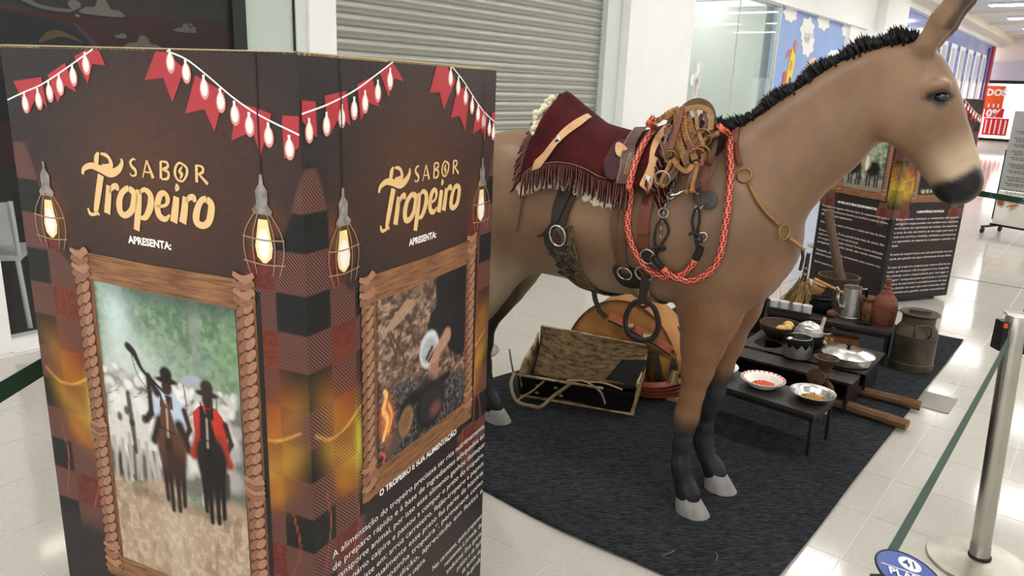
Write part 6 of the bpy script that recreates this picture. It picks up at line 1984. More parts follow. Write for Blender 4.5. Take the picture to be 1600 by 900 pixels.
# coffee pot
cp = empty('coffee_pot', bench_pt(.105, .045), .15, 'tall tapered aluminium coffee pot with curved spout', 'coffee pot')
MB().lathe([(0, 0), (.068, 0), (.071, .004), (.071, .016), (.067, .020), (.052, .206), (.055, .210), (.055, .214), (.050, .214), (.048, .205), (.062, .02), (0, .012)], 40).build('pot_body', M_ALUD, cp, 40)
MB().tube(spline([(-.055, -.01, .075), (-.085, -.014, .085), (-.105, -.016, .125), (-.108, -.016, .175), (-.120, -.018, .205), (-.128, -.018, .214)], 6), [.016] * 8 + [.013] * 8 + [.011] * 8 + [.009] * 7, 12).build('spout', M_ALU, cp, 60)
MB().tube(spline([(.052, .0, .200), (.075, 0, .192), (.10, 0, .196)], 4), .006, 8).build('handle_stub', M_ALUD, cp, 60)
MB().tube(spline([(.094, 0, .192), (.104, 0, .165), (.095, 0, .12), (.066, 0, .075)], 5), .009, 8).build('handle', M_SOOT, cp, 60)
# clay bottle
cb = empty('clay_bottle', bench_pt(.305, .06), 0, 'tall terracotta clay bottle with stepped neck', 'bottle')
MB().lathe([(0, 0), (.066, 0), (.071, .01), (.076, .06), (.078, .105), (.0755, .108), (.077, .112), (.073, .145), (.060, .170), (.044, .190), (.040, .196), (.037, .212), (.026, .216), (.022, .235), (.026, .240), (.017, .246), (.015, .268), (.019, .272), (.019, .290), (.014, .296), (0, .298)], 36).build('bottle_body', M_CLAY, cb, 30)
# glazed jug and clay pot
jg = empty('clay_goblet', bench_pt(.215, .075), 0, 'brown glazed clay jug with wide rim beside the clay bottle', 'jug')
MB().lathe([(0, 0), (.034, 0), (.036, .008), (.034, .014), (.048, .05), (.055, .078), (.050, .105), (.042, .122), (.046, .136), (.060, .150), (.062, .154), (.056, .154), (.040, .136), (.036, .122), (.044, .08), (.03, .02), (0, .014)], 36).build('jug_body', M_CLAYB, jg, 40)
cj = empty('clay_pot', bench_pt(.18, .115), 0, 'small reddish clay pot behind the brown jug', 'pot')
MB().lathe([(0, 0), (.036, 0), (.046, .03), (.05, .065), (.042, .095), (.046, .112), (.04, .112), (.036, .095), (.043, .065), (.03, .01), (0, .008)], 28).build('pot_body', mat('orange clay', '#9a5a34', .6, var=.2, scale=15), cj, 40)
M_CLEAR = mat('clear drinking glass', '#eef2f0', 0.03, trans=1.0, ior=1.35)
for (x, y, lb) in ((.185, -.055, 'small clear glass, left of two near bench edge'), (.235, -.045, 'small clear glass, right of two near bench edge')):
    gl = empty('drinking_glass', bench_pt(x, y), 0, lb, 'glass', 'clear glasses on the bench')
    MB().lathe([(0, 0), (.022, 0), (.026, .06), (.0245, .06), (.0205, .004), (0, .004)], 24).build('glass_body', M_CLEAR, gl, 40)
# black pot
bp = empty('black_pot', bench_pt(-.075, .07), 0, 'round black cooking pot behind the coffee pot', 'pot')
MB().lathe([(0, 0), (.05, 0), (.070, .02), (.076, .055), (.070, .078), (.062, .086), (.074, .098), (.076, .102), (.070, .102), (.058, .088), (.066, .055), (.05, .012), (0, .008)], 32).build('pot_body', M_SOOT, bp, 40)
lid_ = MB().lathe([(.06, .096), (.05, .100), (0, .100)], 28).build('lid', M_SOOT, bp, 40)
MB().tube([(-.06, 0, .106), (.06, 0, .106)], .005, 8).build('lid_bar', M_SOOT, lid_)
rk = empty('brown_stone', bench_pt(.005, .0), .4, 'small reddish brown lump at the coffee pot foot', 'lump')
MB().ball((0, 0, .024), (.034, .028, .024), 10, 7).build('lump_body', mat('reddish stone', '#6e4a38', .8, var=.3, scale=30, bump=.4), rk, 180)

# striped crate board and wooden block under the bench
cr = empty('striped_board', (1.985, 4.52, RZ), RB_ + .1, 'small striped wooden cutting board under the bench', 'board')
for k in range(6):
    MB().box((-.045 + .018 * k, 0, .075), (.0175, .016, .15), Matrix.Rotation(-.12, 3, 'X')).build('wood_strip', mat('strip wood %d' % (k % 2), ('#7a4f2c', '#b98a52')[k % 2], .6, var=.2, scale=30), cr)
wb = empty('wooden_block', (2.15, 4.66, RZ), RB_, 'orange brown wooden block in the shade under the bench', 'block')
MB().box((0, 0, .06), (.22, .09, .12)).build('block_body', mat('orange wood', '#7c4a22', .7, var=.2, scale=20), wb)

# milk can
mc = empty('milk_can', (2.515, 4.445, RZ), RB_ + .3, 'old dull brown metal milk can standing on rug', 'milk can')
M_CAN = mat('oxidised tin', '#3d362d', 0.5, 0.6, col2='#5f5445', scale=7, thr=(.35, .7), bump=.1, bscale=20)
MB().lathe([(0, 0), (.118, 0), (.124, .006), (.124, .05), (.121, .054), (.121, .22), (.124, .224), (.121, .228), (.112, .262), (.096, .285), (.094, .290), (.094, .345), (.09, .348)], 40).build('can_body', M_CAN, mc, 30)
lid_ = MB().lathe([(.094, .340), (.110, .352), (.114, .358), (.110, .362), (.09, .356), (.06, .352), (0, .352)], 40).build('lid', M_CAN, mc, 30)
MB().box((0, 0, .366), (.12, .022, .016)).build('lid_grip', M_CAN, lid_)
MB().box((-.118, 0, .360), (.03, .02, .005)).build('lid_tab', M_CAN, lid_)
for sg in (-1, 1):
    MB().tube(spline([(-.040, sg * -.118, .235), (-.044, sg * -.140, .262), (-.040, sg * -.135, .302), (0, sg * -.130, .312), (.040, sg * -.135, .302), (.044, sg * -.140, .262), (.040, sg * -.118, .235)], 5), .007, 8).build('handle', M_CAN, mc, 60)

# mortar with pestle
mo = empty('wooden_mortar', (2.42, 5.42, RZ), 0, 'tall weathered wooden mortar behind the bench', 'mortar')
MB().lathe([(0, 0), (.13, 0), (.135, .02), (.118, .10), (.122, .20), (.148, .34), (.150, .345), (.132, .345), (.105, .22), (.06, .14), (0, .12)], 28).build('mortar_body', M_OLDWOOD, mo, 40)
ps = empty('wooden_pestle', (2.42, 5.42, RZ), 0, 'long wooden pestle leaning out of the mortar', 'pestle')
MB().tube([(.06, -.03, .16), (-.005, 0, .36), (-.08, .03, .62), (-.13, .05, .82)], [.045, .038, .030, .032], 14).build('pestle_shaft', mat('grey brown wood', '#5d4a3c', .7, var=.25, scale=10, stretch=(4, 4, 1)), ps, 60)
# cloth coffee strainer in front of the mortar
cf = empty('coffee_strainer', (2.235, 5.18, RZ), -.5, 'tan cloth coffee strainer on a stick stand', 'strainer')
MB().tube([(-.09, .0, .36), (.12, .0, .285)], .011, 10).build('stick', mat('peeled stick', '#b07f52', .6, var=.2, scale=30), cf, 60)
MB().lathe([(.052, .0), (.045, -.05), (.026, -.11), (.006, -.155), (0, -.16)], 24, (-.045, 0, .335), Matrix.Rotation(.34, 3, 'Y')).build('cloth_cone', mat('coffee stained cloth', '#b08656', .9, var=.25, scale=25, bump=.2), cf, 180)
MB().ring((-.045, 0, .325), .05, .004, (.33, 0, 1)).build('hoop', M_BLACKMETAL, cf, 60)
MB().tube([(.10, .0, .29), (.10, .02, 0)], .006, 8).build('stand_leg', M_DARKL, cf)
MB().tube([(-.08, .03, .35), (-.06, .05, 0)], .006, 8).build('stand_leg', M_DARKL, cf)

# straw broom
bm_ = empty('straw_broom', (2.06, 5.17, RZ), .2, 'bushy straw broom standing upside down behind the cups', 'broom')
rr_ = random.Random(17); mb = MB()
for k in range(420):
    a = rr_.random() * 6.28; R = .11 * math.sqrt(rr_.random())
    z0 = rr_.uniform(0, .12); tx = .03 * math.cos(a); ty = .03 * math.sin(a)
    b_ = Vector((R * math.cos(a) * 1.1, R * math.sin(a) * 1.1, z0 + .02))
    mid = Vector((R * 1.1 * math.cos(a + rr_.gauss(0, .5)), R * 1.1 * math.sin(a + rr_.gauss(0, .5)), .16 + rr_.gauss(0, .04)))
    mb.tube([b_, mid, (tx, ty, .34 + rr_.gauss(0, .02))], .0022, 3, cap=False)
mb.build('straw', mat('dry straw', '#8f7646', .8, var=.45, scale=40), bm_, kind='stuff')
MB().tube([(0, 0, .30), (.005, 0, .40), (.01, 0, .55)], [.022, .017, .015], 10).build('binding', M_DARKL, bm_, 60)
MB().tube([(.004, 0, .395), (.006, 0, .415)], .021, 10).build('cord_wrap', M_CORD, bm_)
MB().tube([(.006, 0, .44), (.008, 0, .455)], .019, 10).build('cord_wrap', M_CORD, bm_)
# dark bucket behind
bk = empty('dark_bucket', (1.66, 5.14, RZ), 0, 'dark grey metal bucket partly hidden behind the mule chest', 'bucket')
MB().lathe([(0, 0), (.12, 0), (.125, .01), (.155, .27), (.16, .275), (.155, .28), (.148, .275), (.118, .015), (0, .012)], 32).build('bucket_body', mat('dark zinc', '#33373a', .45, .5, var=.25, scale=10), bk, 40)
wt = empty('white_sack', (2.20, 5.34, RZ), .3, 'small white sack beside the straw broom', 'sack')
mb = MB().ball((0, 0, .09), (.06, .05, .10), 14, 10)
mb.build('sack_body', mat('white sackcloth', '#d9d3c4', .9, var=.1, scale=30, bump=.3), wt, 180)
# small floor hatch plate
MB().box((0, 0, 0), (.27, .18, .006)).build('floor_plate', mat('grey steel plate', '#8d8983', .4, .5, var=.1, scale=8), None, loc=(2.395, 3.92, .003), rot=(0, 0, ROT_U), label='grey metal access plate in the floor at the rug edge', cat='plate')

# ------------------------------------------------------------------ leather goods under the mule
def rumple(o, s=.02, amp=.01, lv=2):
    sd = o.modifiers.new('sub', 'SUBSURF'); sd.levels = lv; sd.render_levels = lv; sd.subdivision_type = 'SIMPLE'
    tx = bpy.data.textures.new('rumple', 'CLOUDS'); tx.noise_scale = s
    d = o.modifiers.new('disp', 'DISPLACE'); d.texture = tx; d.strength = amp; d.mid_level = .5
M_HIDE = mat('hairy cowhide', '#33251a', 0.9, col2='#80694a', scale=22, stretch=(1, 2.5, 1), thr=(.30, .75), bump=.5, bscale=60, spec=.15)
M_HIDEB = mat('black cowhide', '#0e0d0d', 0.7, var=.3, scale=20, bump=.3, bscale=60, spec=.2)
M_HIDEW = mat('cream cowhide edge', '#b19a74', 0.85, col2='#6d5638', scale=14, thr=(.42, .62), bump=.4, bscale=50)
# open rawhide box: long axis from the left rear to the right front
bx = empty('cowhide_pannier', (.40, 3.80, RZ), math.atan2(-.20, .62), 'open hairy cowhide pannier box with black front lying on rug', 'pannier')
LX, DX, HX = .60, .30, .20
def sheet(poly, th, m, name, parent, amp=.010, s=.12, sag=0.0):
    """thick rumpled sheet through 4 corners (ccw seen from outside)"""
    a, b, c, d = [Vector(p) for p in poly]
    N = 10
    V, Fs = [], []
    for i in range(N + 1):
        for j in range(N + 1):
            u_, v_ = i / N, j / N
            p = (a * (1 - u_) + b * u_) * (1 - v_) + (d * (1 - u_) + c * u_) * v_
            V.append(p - Vector((0, 0, sag * math.sin(math.pi * u_) * math.sin(math.pi * v_))))
    nrm = (b - a).cross(d - a).normalized()
    rr3 = random.Random(hash(name) % 97 if False else len(name) * 7)
    ph = [rr3.random() * 6 for _ in range(4)]
    V = [p + nrm * amp * (math.sin(p.x * 14 + ph[0]) * math.sin(p.z * 17 + ph[1]) + .5 * math.sin(p.y * 23 + ph[2])) for p in V]
    Fs = [(i * (N + 1) + j, (i + 1) * (N + 1) + j, (i + 1) * (N + 1) + j + 1, i * (N + 1) + j + 1) for i in range(N) for j in range(N)]
    o = MB().add(V, Fs).build(name, m, parent, 180)
    sl = o.modifiers.new('thick', 'SOLIDIFY'); sl.thickness = th; sl.offset = -1
    return o
hx, hy = LX / 2, DX / 2
sheet([(-hx, -hy, .005), (hx, -hy, .005), (hx, hy, .005), (-hx, hy, .005)], .008, M_HIDE, 'base_hide', bx, .002)
sheet([(-hx, -hy, 0), (hx, -hy, 0), (hx + .01, -hy - .03, HX * .62), (-hx - .02, -hy - .03, HX * .66)], .008, M_HIDEB, 'front_hide', bx)
sheet([(hx, -hy, 0), (hx, hy, 0), (hx + .02, hy + .02, HX * 1.15), (hx + .03, -hy - .03, HX * .95)], .008, M_HIDEW, 'end_hide', bx)
sheet([(-hx, hy, 0), (-hx, -hy, 0), (-hx - .02, -hy - .03, HX * .66), (-hx, hy + .03, HX * 1.3)], .008, M_HIDEW, 'end_hide', bx)
sheet([(hx, hy, 0), (-hx, hy, 0), (-hx, hy + .05, HX * 1.45), (hx, hy + .05, HX * 1.3)], .008, M_HIDE, 'back_hide', bx)
# flap folded over the opening
sheet([(-hx + .06, -hy + .02, HX * .62), (hx - .02, -hy - .0, HX * .78), (hx + .02, hy + .03, HX * 1.32), (-hx + .03, hy + .05, HX * 1.45)], .008, M_HIDE, 'flap_hide', bx, .008, sag=.07)
sheet([(hx - .17, -hy - .012, HX * .70), (hx + .025, -hy - .035, HX * .80), (hx + .035, hy - .10, HX * 1.18), (hx - .10, hy - .12, HX * 1.12)], .006, M_HIDEB, 'black_flap', bx, .004)
def thong(pts, r, m, parent, name='thong', n=6):
    return MB().tube(spline(pts, n), r, 6, flat=.5).build(name, m, parent, 60)
M_THONG = mat('pale rawhide thong', '#8f7d60', .7, var=.25, scale=60)
thong([(-hx + .14, -hy - .03, HX * .62), (-hx + .08, -hy - .05, HX * .3), (-hx + .02, -hy - .10, .012), (-hx + .14, -hy - .13, .010), (-hx + .20, -hy - .07, .06), (-hx + .30, -hy - .02, HX * .72)], .010, M_THONG, bx)
thong([(-hx - .035, -hy - .02, HX * .60), (-hx - .045, -hy - .05, HX * 1.05), (-hx - .06, -hy - .04, HX * 1.35)], .007, M_THONG, bx)
thong([(-hx - .03, -hy - .03, HX * .7), (-hx - .03, -hy - .08, .09), (-hx + .02, -hy - .12, .018), (-hx + .13, -hy - .14, .015)], .009, M_THONG, bx)
thong([(-hx + .26, -hy - .035, HX * .72), (-hx + .36, -hy - .05, HX * .80), (-hx + .44, -hy - .06, HX * .62), (-hx + .47, -hy - .055, HX * .3)], .009, M_THONG, bx)
thong([(-hx + .36, -hy - .045, HX * .78), (-hx + .45, -hy - .05, HX * .84), (-hx + .55, -hy - .04, HX * .72)], .008, M_THONG, bx)
for pts in ([(hx + .03, -hy - .035, HX * .95), (hx + .008, -hy - .012, .004)], [(hx + .008, -hy - .012, .006), (hx * .3, -hy - .006, .004), (-hx, -hy - .004, .006)], [(-hx - .02, -hy - .035, HX * .66), (-hx * .3, -hy - .035, HX * .66), (hx * .5, -hy - .035, HX * .66)], [(-hx, hy + .052, HX * 1.46), (0, hy + .055, HX * 1.38), (hx, hy + .052, HX * 1.31)]):
    MB().tube(spline(pts, 6) if len(pts) > 2 else pts, .007, 6).build('hide_edge', M_HIDEW, bx, 60)
for k, (x, z) in enumerate(((-hx + .10, .085), (-hx + .23, .05), (-hx + .10, .045), (-hx + .20, .09))):
    MB().ball((x, -hy - .028, z), (.012, .004, .008), 8, 6).build('hide_spot', M_HIDEW, bx, 180)
# big tan leather pack saddle behind, standing like a drum half
M_PACK = mat('worn tan pack leather', '#b07b44', 0.8, col2='#8a5a2c', scale=5, thr=(.35, .65), bump=.2, bscale=30)
pk = empty('pack_saddle', (.70, 4.14, RZ), math.atan2(-.30, .60), 'rounded tan leather pack saddle with belled orange strap', 'pack saddle')
n = 26
vs, fs = [], []
for k in range(n + 1):
    a = math.pi * (1.06 - 1.12 * k / n)
    R = .335 * (1 + .02 * math.sin(k * .7))
    for y in (-.17, -.06, .06, .17):
        b = 1 - .06 * (y / .17) ** 2
        vs.append((R * b * math.cos(a) * 1.02, y, max(.004, .05 + R * b * math.sin(a) * 1.30)))
for k in range(n):
    for j in range(3): fs.append((k * 4 + j, k * 4 + j + 1, (k + 1) * 4 + j + 1, (k + 1) * 4 + j))
o = MB().add(vs, fs).build('leather_shell', M_PACK, pk, 180)
sl = o.modifiers.new('thick', 'SOLIDIFY'); sl.thickness = .014
# leather front disc
pts = [(.34 * math.cos(math.pi * k / 24), -.172, .05 + .435 * math.sin(math.pi * k / 24)) for k in range(25)] + [(-.33, -.172, .004), (.33, -.172, .004)]
mb = MB(); mb.add(pts + [Vector(p) + Vector((0, .012, 0)) for p in pts], [tuple(range(27)), tuple(range(53, 26, -1))] + [(i, (i + 1) % 27, 27 + (i + 1) % 27, 27 + i) for i in range(27)])
mb.build('front_leather', M_PACK, pk)
MB().tube([(.342 * math.cos(math.pi * k / 30), -.18, .05 + .438 * math.sin(math.pi * k / 30)) for k in range(31)], .005, 6).build('laced_rim', M_BROWNS, pk)
# belled strap laid over it
def pkp(x, z, o_=.0):
    return Vector((x, -.19 - o_, z))
M_PINKL = mat('salmon leather strap', '#a8583c', .55, var=.15, scale=30)
q = spline([pkp(-.07, .395, .01), pkp(.04, .37, .02), pkp(.14, .335, .02), pkp(.23, .30, .02), pkp(.30, .265, .02)], 6)
bst_ = MB().strap(q, .042, .006, Vector((0, -1, .25))).build('bell_strap', M_PINKL, pk)
MB().strap([p + Vector((0, .004, -.012)) for p in q], .046, .005, Vector((0, -1, .25))).build('strap_backing', M_DARKL, bst_)
M_BELL = mat('old brass bell', '#8d8058', .4, .8, var=.35, scale=30)
def bell(c, s=1.0, rz=0.0):
    MB().lathe([(0, .045 * s), (.010 * s, .044 * s), (.014 * s, .038 * s), (.017 * s, .01 * s), (.021 * s, 0), (.018 * s, 0), (.012 * s, .034 * s), (0, .038 * s)], 14, c, Matrix.Rotation(rz, 3, 'Y')).build('bell', M_BELL, bst_, 40)
bell(pkp(.03, .355, .035), 1.3, 1.3); bell(pkp(.15, .315, .035), 1.4, 1.3); bell(pkp(.325, .10, .05), 1.6, .1)
MB().ring(pkp(.31, .262, .03), .018, .003, (0, 1, 0)).build('ring', M_BRASS, pk, 60)
MB().ring(pkp(.315, .232, .03), .014, .003, (1, .3, 0)).build('ring', M_BRASS, pk, 60)
MB().strap([pkp(.312, .235, .03), pkp(.318, .20, .04), pkp(.325, .155, .045)], [.014, .035, .05], .006, Vector((0, -1, 0))).build('bell_tassel', M_DARKL, pk)
# cushion and straps right of the pack saddle
MB().ball((.245, -.12, .13), (.11, .10, .14), 18, 12).build('stuffed_pad', mat('mustard cloth pad', '#8d6224', .85, var=.2, scale=12, bump=.2), pk, 180)
MB().strap(spline([(.20, -.21, .24), (.235, -.235, .16), (.25, -.235, .08)], 5), .045, .008, Vector((0, -1, .1))).build('dark_flap', M_DARKL, pk)
for k in range(3):
    MB().tube(spline([(.10 + .05 * k, .02 * k - .1, .39 - .02 * k), (.18 + .04 * k, .0, .36 - .03 * k), (.30, .02, .30 - .03 * k)], 5), .016, 8).build('side_roll', mat('dark roll %d' % k, ('#3a2a1e', '#a58a5c', '#5b3a24')[k], .7, var=.2, scale=30), pk, 60)
# coiled red leather straps on the rug
cs = empty('coiled_strap', (.83, 3.86, RZ), -.3, 'coiled reddish brown leather strap on the rug behind foreleg', 'strap')
M_COIL = mat('saddle red leather', '#7c3a26', .45, var=.2, scale=25)
for k in range(4):
    q = spline([(-.18 + .02 * k, -.06, .06 + .012 * k), (-.10, -.10 - .012 * k, .03 + .02 * k), (.02, -.09 - .01 * k, .03 + .022 * k), (.12, -.02, .04 + .02 * k), (.16, .06, .05 + .02 * k)], 6)
    MB().strap(q, .045 - .004 * k, .006, Vector((0, -.8, 1))).build('strap_coil', M_COIL, cs)
MB().strap(spline([(-.20, -.03, .01), (-.19, -.05, .08), (-.16, -.05, .16)], 5), .04, .006, Vector((0, -1, .1))).build('strap_coil', M_COIL, cs)
mb = MB()
rr_ = random.Random(3)
for k in range(10):
    a = Vector((-.05 + .02 * k, .02 + rr_.gauss(0, .02), .10))
    mb.tube(spline([a, a + Vector((.03, -.02, .03)), a + Vector((.05, -.03, .0))], 3), .006, 5)
mb.build('leather_laces', M_COIL, cs, kind='stuff')
MB().box((0, 0, .01), (.18, .16, .02)).build('tan_mat', mat('tan straw mat', '#9a7444', .8, var=.2, scale=40), None, loc=(.97, 3.80, RZ), rot=(0, 0, -.5), label='small tan leather mat under the coiled strap', cat='mat')
# straw wisps on the rug
for k, (a, b, r) in enumerate(((2.20, -1.02, .4), (2.30, -.86, 1.2))):
    c = rugp(a, b, RZ + .004)
    MB().tube([c, c + Vector((.03 * math.cos(r), .03 * math.sin(r), .003)), c + Vector((.06 * math.cos(r + .2), .06 * math.sin(r + .2), 0))], .0012, 4).build('straw_wisp', mat('dry straw', '#8f7646'), None, label=('longer' if k == 0 else 'shorter') + ' dry straw wisp near the front rug edge', cat='straw')

# ------------------------------------------------------------------ belt stanchions
M_POST = mat('scuffed aluminium post', '#b4b1a8', 0.28, 1.0, var=.08, scale=6, bump=.03)
M_BASEP = mat('scuffed steel base', '#b5b1a6', 0.35, 0.85, var=.18, scale=12, bump=.05, bscale=30)
M_BELT = mat('dark green belt', '#1c4636', 0.6, var=.06, scale=40)
SIGN_N = (.184, -.148, .972)
SIGN_X = (.953, -.215, -.213)
M_BELTINK = mat('pale belt print', '#9db5a4', 0.6)
def stanchion(x, y, label, h=.95, tilt=(0, 0), rz=0):
    s = empty('belt_stanchion', (x, y, 0), rz, label, 'stanchion')
    MB().lathe([(0, 0), (.165, 0), (.170, .004), (.168, .012), (.10, .022), (.045, .028), (.04, .03), (0, .03)], 48).build('base_plate', M_BASEP, s, 40)
    MB().lathe([(.036, .03), (.038, .032), (.038, .038), (.034, .042)], 32).build('base_collar', M_BLACKMETAL, s, 40)
    tx, ty = tilt
    M = Matrix(((1, 0, tx), (0, 1, ty), (0, 0, 1)))
    MB().lathe([(.0335, .036), (.0335, .085)], 32, (0, 0, 0), M).build('post_sleeve', M_STEEL, s, 40)
    MB().lathe([(.0320, .05), (.0320, h - .06)], 32, (0, 0, 0), M).build('post', M_POST, s, 40)
    MB().lathe([(.033, h - .09), (.034, h - .012), (.030, h), (0, h + .002)], 32, (0, 0, 0), M, ends=False).build('head', M_STEEL, s, 40)
    return s
s1 = stanchion(1.742, 2.405, 'silver belt stanchion in the right foreground', .945, (-.055, .01), 0)
hx_, hy_ = 1.742 - .055 * .88, 2.405 + .009
# cassette facing the belt
cas_ = MB().box((-.055 * .88 - .030, .02, .872), (.038, .05, .10)).build('belt_cassette', M_BLACKMETAL, s1)
MB().box((-.055 * .88 - .044, -.004, .912), (.012, .006, .016)).build('red_button', mat('red plastic', '#d8452e', .5), cas_)
MB().box((-.055 * .88 + .034, .01, .852), (.02, .05, .07)).build('belt_cassette', M_BLACKMETAL, s1)
def belt(p, q, width, label, sag=.0, name='barrier_belt', logos=()):
    p, q = Vector(p), Vector(q)
    b = empty(name, p, 0, label, 'belt')
    d = q - p
    pts = [d * t + Vector((0, 0, -sag * 4 * t * (1 - t))) for t in [k / 12 for k in range(13)]]
    side = Vector((d.y, -d.x, 0)).normalized()
    if side.dot(Vector((0, 0, 1.62)) - p) < 0: side = -side
    MB().strap(pts, width, .0015, side).build('belt_web', M_BELT, b)
    dn = d.normalized()
    up_ = Vector((0, 0, 1)) - dn * dn.z; up_.normalize()
    nrm = side
    for t in logos:
        c = d * t + Vector((0, 0, -sag * 4 * t * (1 - t))) + nrm * .0022
        # text reads left to right as seen from the normal's side
        r_ = up_.cross(nrm).normalized()
        M4 = Matrix((r_, up_, nrm)).transposed().to_4x4(); M4.translation = c
        me = text_mesh('PLAZA', .016, 'CENTER', th=.0003); me.transform(M4 @ Matrix.Translation((0, -.018, 0)))
        link('belt_lettering', me, M_BELTINK, b)
        mb = MB()
        for k in range(5):
            a = .5 + k * .55
            mb.ring((math.cos(a) * .006, .007 + math.sin(a) * .006, 0), .0035, .0007, (0, 0, 1), 12, 4)
        m_ = mb.mesh('belt_emblem'); m_.transform(M4)
        link('belt_emblem', m_, M_BELTINK, b, kind='stuff')
    return b
# near sign stanchion, only its head is in view
s2 = empty('sign_stanchion', (.625, .985, 0), 0, 'dark stanchion with round blue number sign at the bottom edge', 'stanchion')
MB().lathe([(0, 0), (.165, 0), (.170, .004), (.168, .012), (.10, .022), (.045, .028), (0, .03)], 40).build('base_plate', M_BASEP, s2, 40)
MB().lathe([(.032, .03), (.032, .83), (.0, .83)], 28).build('post', M_POST, s2, 40)
MB().box((0, 0, .865), (.075, .07, .08)).build('belt_head', M_BLACKMETAL, s2)
SN, SX = Vector(SIGN_N), Vector(SIGN_X)
SY = SN.cross(SX)
SM = Matrix((SX, SY, SN)).transposed().to_4x4()
SM.translation = Vector((-.008, .004, .930))
SM = SM @ Matrix.Scale(.88, 4)
def sput(mb, name, m, parent=None):
    me = mb.mesh(name, 40); me.transform(SM); return link(name, me, m, parent or s2)
sgn = sput(MB().lathe([(0, -.004), (.054, -.004), (.057, -.001), (.055, .002), (0, .002)], 40), 'sign_disc', mat('royal blue sign', '#23418f', .35, var=.06, scale=20))
sput(MB().ring((0, 0, .001), .056, .0022, (0, 0, 1), 40, 6), 'sign_rim', M_BLACKMETAL, sgn)
sput(MB().box((0, .004, .0026), (.094, .0012, .0008)), 'sign_rule', M_PAPER, sgn)
sput(MB().lathe([(0, .0032), (.0175, .0032), (.0175, .002), (0, .002)], 32, (.006, .027, 0), Matrix.Diagonal((1.1, 1, 1))), 'number_disc', M_PAPER, sgn)
for body_, size, ox, oy, m_ in (('41', .026, .006, .018, mat('navy ink', '#1c2f6c', .5)), ('PLAZA', .024, -.002, -.018, M_PAPER)):
    me = text_mesh(body_, size, 'CENTER', bold=.0004, th=.0003)
    me.transform(SM @ Matrix.Translation((ox, oy, .0038)))
    link('sign_lettering', me, m_, sgn)
mb = MB()
for k in range(6): mb.box((-.032 + .0125 * k, -.028, .0026), (.010, .003, .0006))
sput(mb, 'small_print', M_PAPER, sgn)['kind'] = 'stuff'
for k in (-1, 1):
    MB().box((k * .045, .01, .90), (.02, .03, .03)).build('head_clip', M_BLACKMETAL, s2)
belt((1.652, 2.375, .872), (.605, 1.045, .895), .055, 'green belt running from the silver post to the blue sign', .01)
# scattered pale logo marks along that belt
# left fence posts and belts
stanchion(-1.16, .90, 'silver stanchion left of the camera at the near belt', .95)
belt((-1.13, .905, .885), (.59, .985, .885), .048, 'dark green belt along the bottom edge before the totem', .0, logos=(.42,))
belt((-1.17, .94, .885), (-1.22, 4.30, .885), .048, 'dark green belt with pale logo left of the totem', .0, logos=(.26, .55))
stanchion(-1.22, 4.36, 'silver stanchion hidden behind the large totem', .95)
stanchion(-.235, 4.47, 'silver stanchion behind the mule hind legs', .95)
stanchion(4.15, 5.81, 'silver stanchion base at the right edge beyond the rug', .95)
stanchion(3.50, 8.35, 'silver stanchion hidden behind the second totem', .95)
belt((4.12, 5.85, .885), (3.51, 8.32, .885), .050, 'green belt running in front of the notice board', .0, logos=(.08, .2, .32))

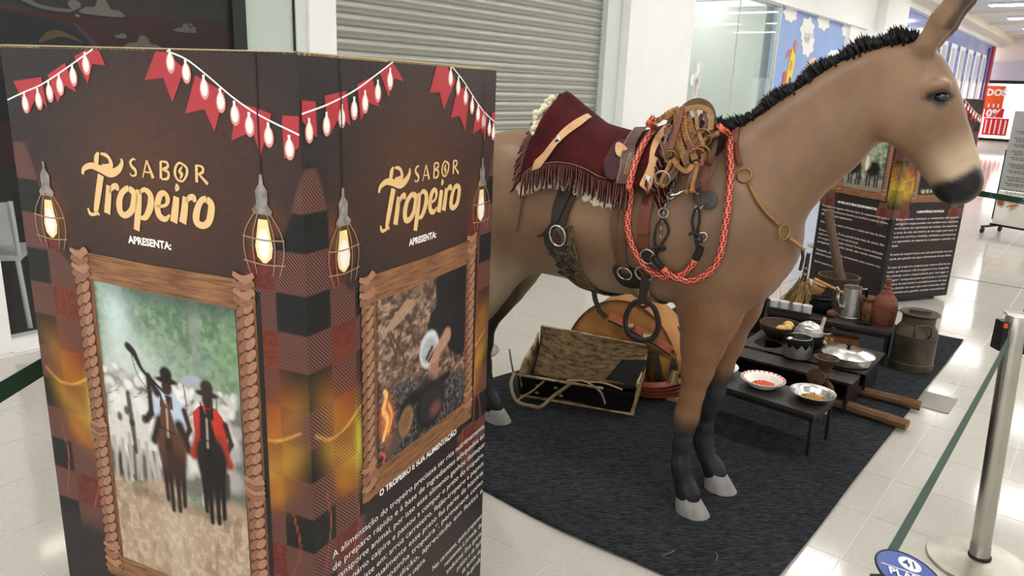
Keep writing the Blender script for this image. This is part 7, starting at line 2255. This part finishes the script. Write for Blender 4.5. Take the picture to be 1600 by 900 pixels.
# ------------------------------------------------------------------ notice board on castors
nb = empty('notice_board', (6.29, 9.84, 0), math.atan2(-.877, .48), 'tall grey notice board on black castor stand at right edge', 'notice board')
BW = .95
brd_ = MB().box((BW / 2, 0, 1.06), (BW, .03, 1.00)).build('board_sheet', mat('pale grey board', '#9fa09e', .45, var=.03, scale=4), nb)
pic_ = MB().box((BW / 2, .0, .335), (BW, .03, .43)).build('picture_board', mat('pale picture board', '#d9d4cc', .5), nb)
MB().box((-.015, .012, .62), (.022, .022, .9)).build('frame_post', M_BLACKMETAL, nb)
MB().box((BW + .015, .012, .62), (.022, .022, .9)).build('frame_post', M_BLACKMETAL, nb)
MB().box((BW / 2, .0, .105), (BW + .05, .03, .025)).build('frame_rail', M_BLACKMETAL, nb)
for sx in (0, BW):
    MB().bar((sx, -.22, .085), (sx, .22, .085), .03, .025).build('stand_foot', M_BLACKMETAL, nb)
    for sy in (-.2, .2):
        MB().tube([(sx - .012, sy, .035), (sx + .012, sy, .035)], .035, 14).build('castor', M_BLACKMETAL, nb, 40)
MB().box((.40, -.017, 1.395), (.46, .004, .07)).build('orange_heading', mat('orange heading', '#d9623a', .5), brd_)
o = link('heading_letter', text_mesh('C', .05), M_PAPER, brd_, (.19, -.021, 1.378), (math.pi / 2, 0, 0))
rr_ = random.Random(8)
M_INK = mat('grey print ink', '#4d4b49', .6)
mb = MB()
for k in range(10):
    z = 1.31 - k * .082
    for r in range(2 + (k % 2)):
        x = .06 + (.03 if r else 0)
        while x < .86:
            w_ = rr_.uniform(.02, .06)
            mb.box((x + w_ / 2, -.0165, z - r * .022), (w_, .003, .009)); x += w_ + .012
mb.build('small_print', M_INK, brd_, kind='stuff')
p = Pic(.01, BW - .01, .13, .545, 110, 50, '#d8d3cc')
p.ell(.15, .38, .13, .08, '#b98a5e', 1, .25, .3); p.ell(.20, .43, .10, .05, '#c9a27c', 1, .3, .4); p.ell(.08, .30, .10, .12, '#e8e4de', 1, .3); p.ell(.27, .44, .02, .018, '#2b2320', 1, .3); p.ell(.16, .44, .012, .010, '#2b2320', 1, .3); p.ell(.05, .42, .05, .08, '#8a4c35', 1, .3, .5); p.line([(.14, .36), (.27, .40)], .012, '#6a3a30')
p.ell(.60, .36, .13, .16, '#c9935c', 1, .2); p.ell(.60, .28, .07, .10, '#efe6da', 1, .3); p.ell(.48, .38, .04, .10, '#a86e3e', 1, .3); p.ell(.72, .38, .04, .10, '#a86e3e', 1, .3); p.ell(.60, .33, .03, .02, '#2a2220', 1, .3); p.ell(.55, .41, .014, .014, '#2a2220', 1, .3); p.ell(.65, .41, .014, .014, '#2a2220', 1, .3); p.ell(.60, .26, .03, .035, '#c46a68', 1, .3)
link('dog_picture', p.mesh('dog_picture', -.017), M_PHOTO, pic_)
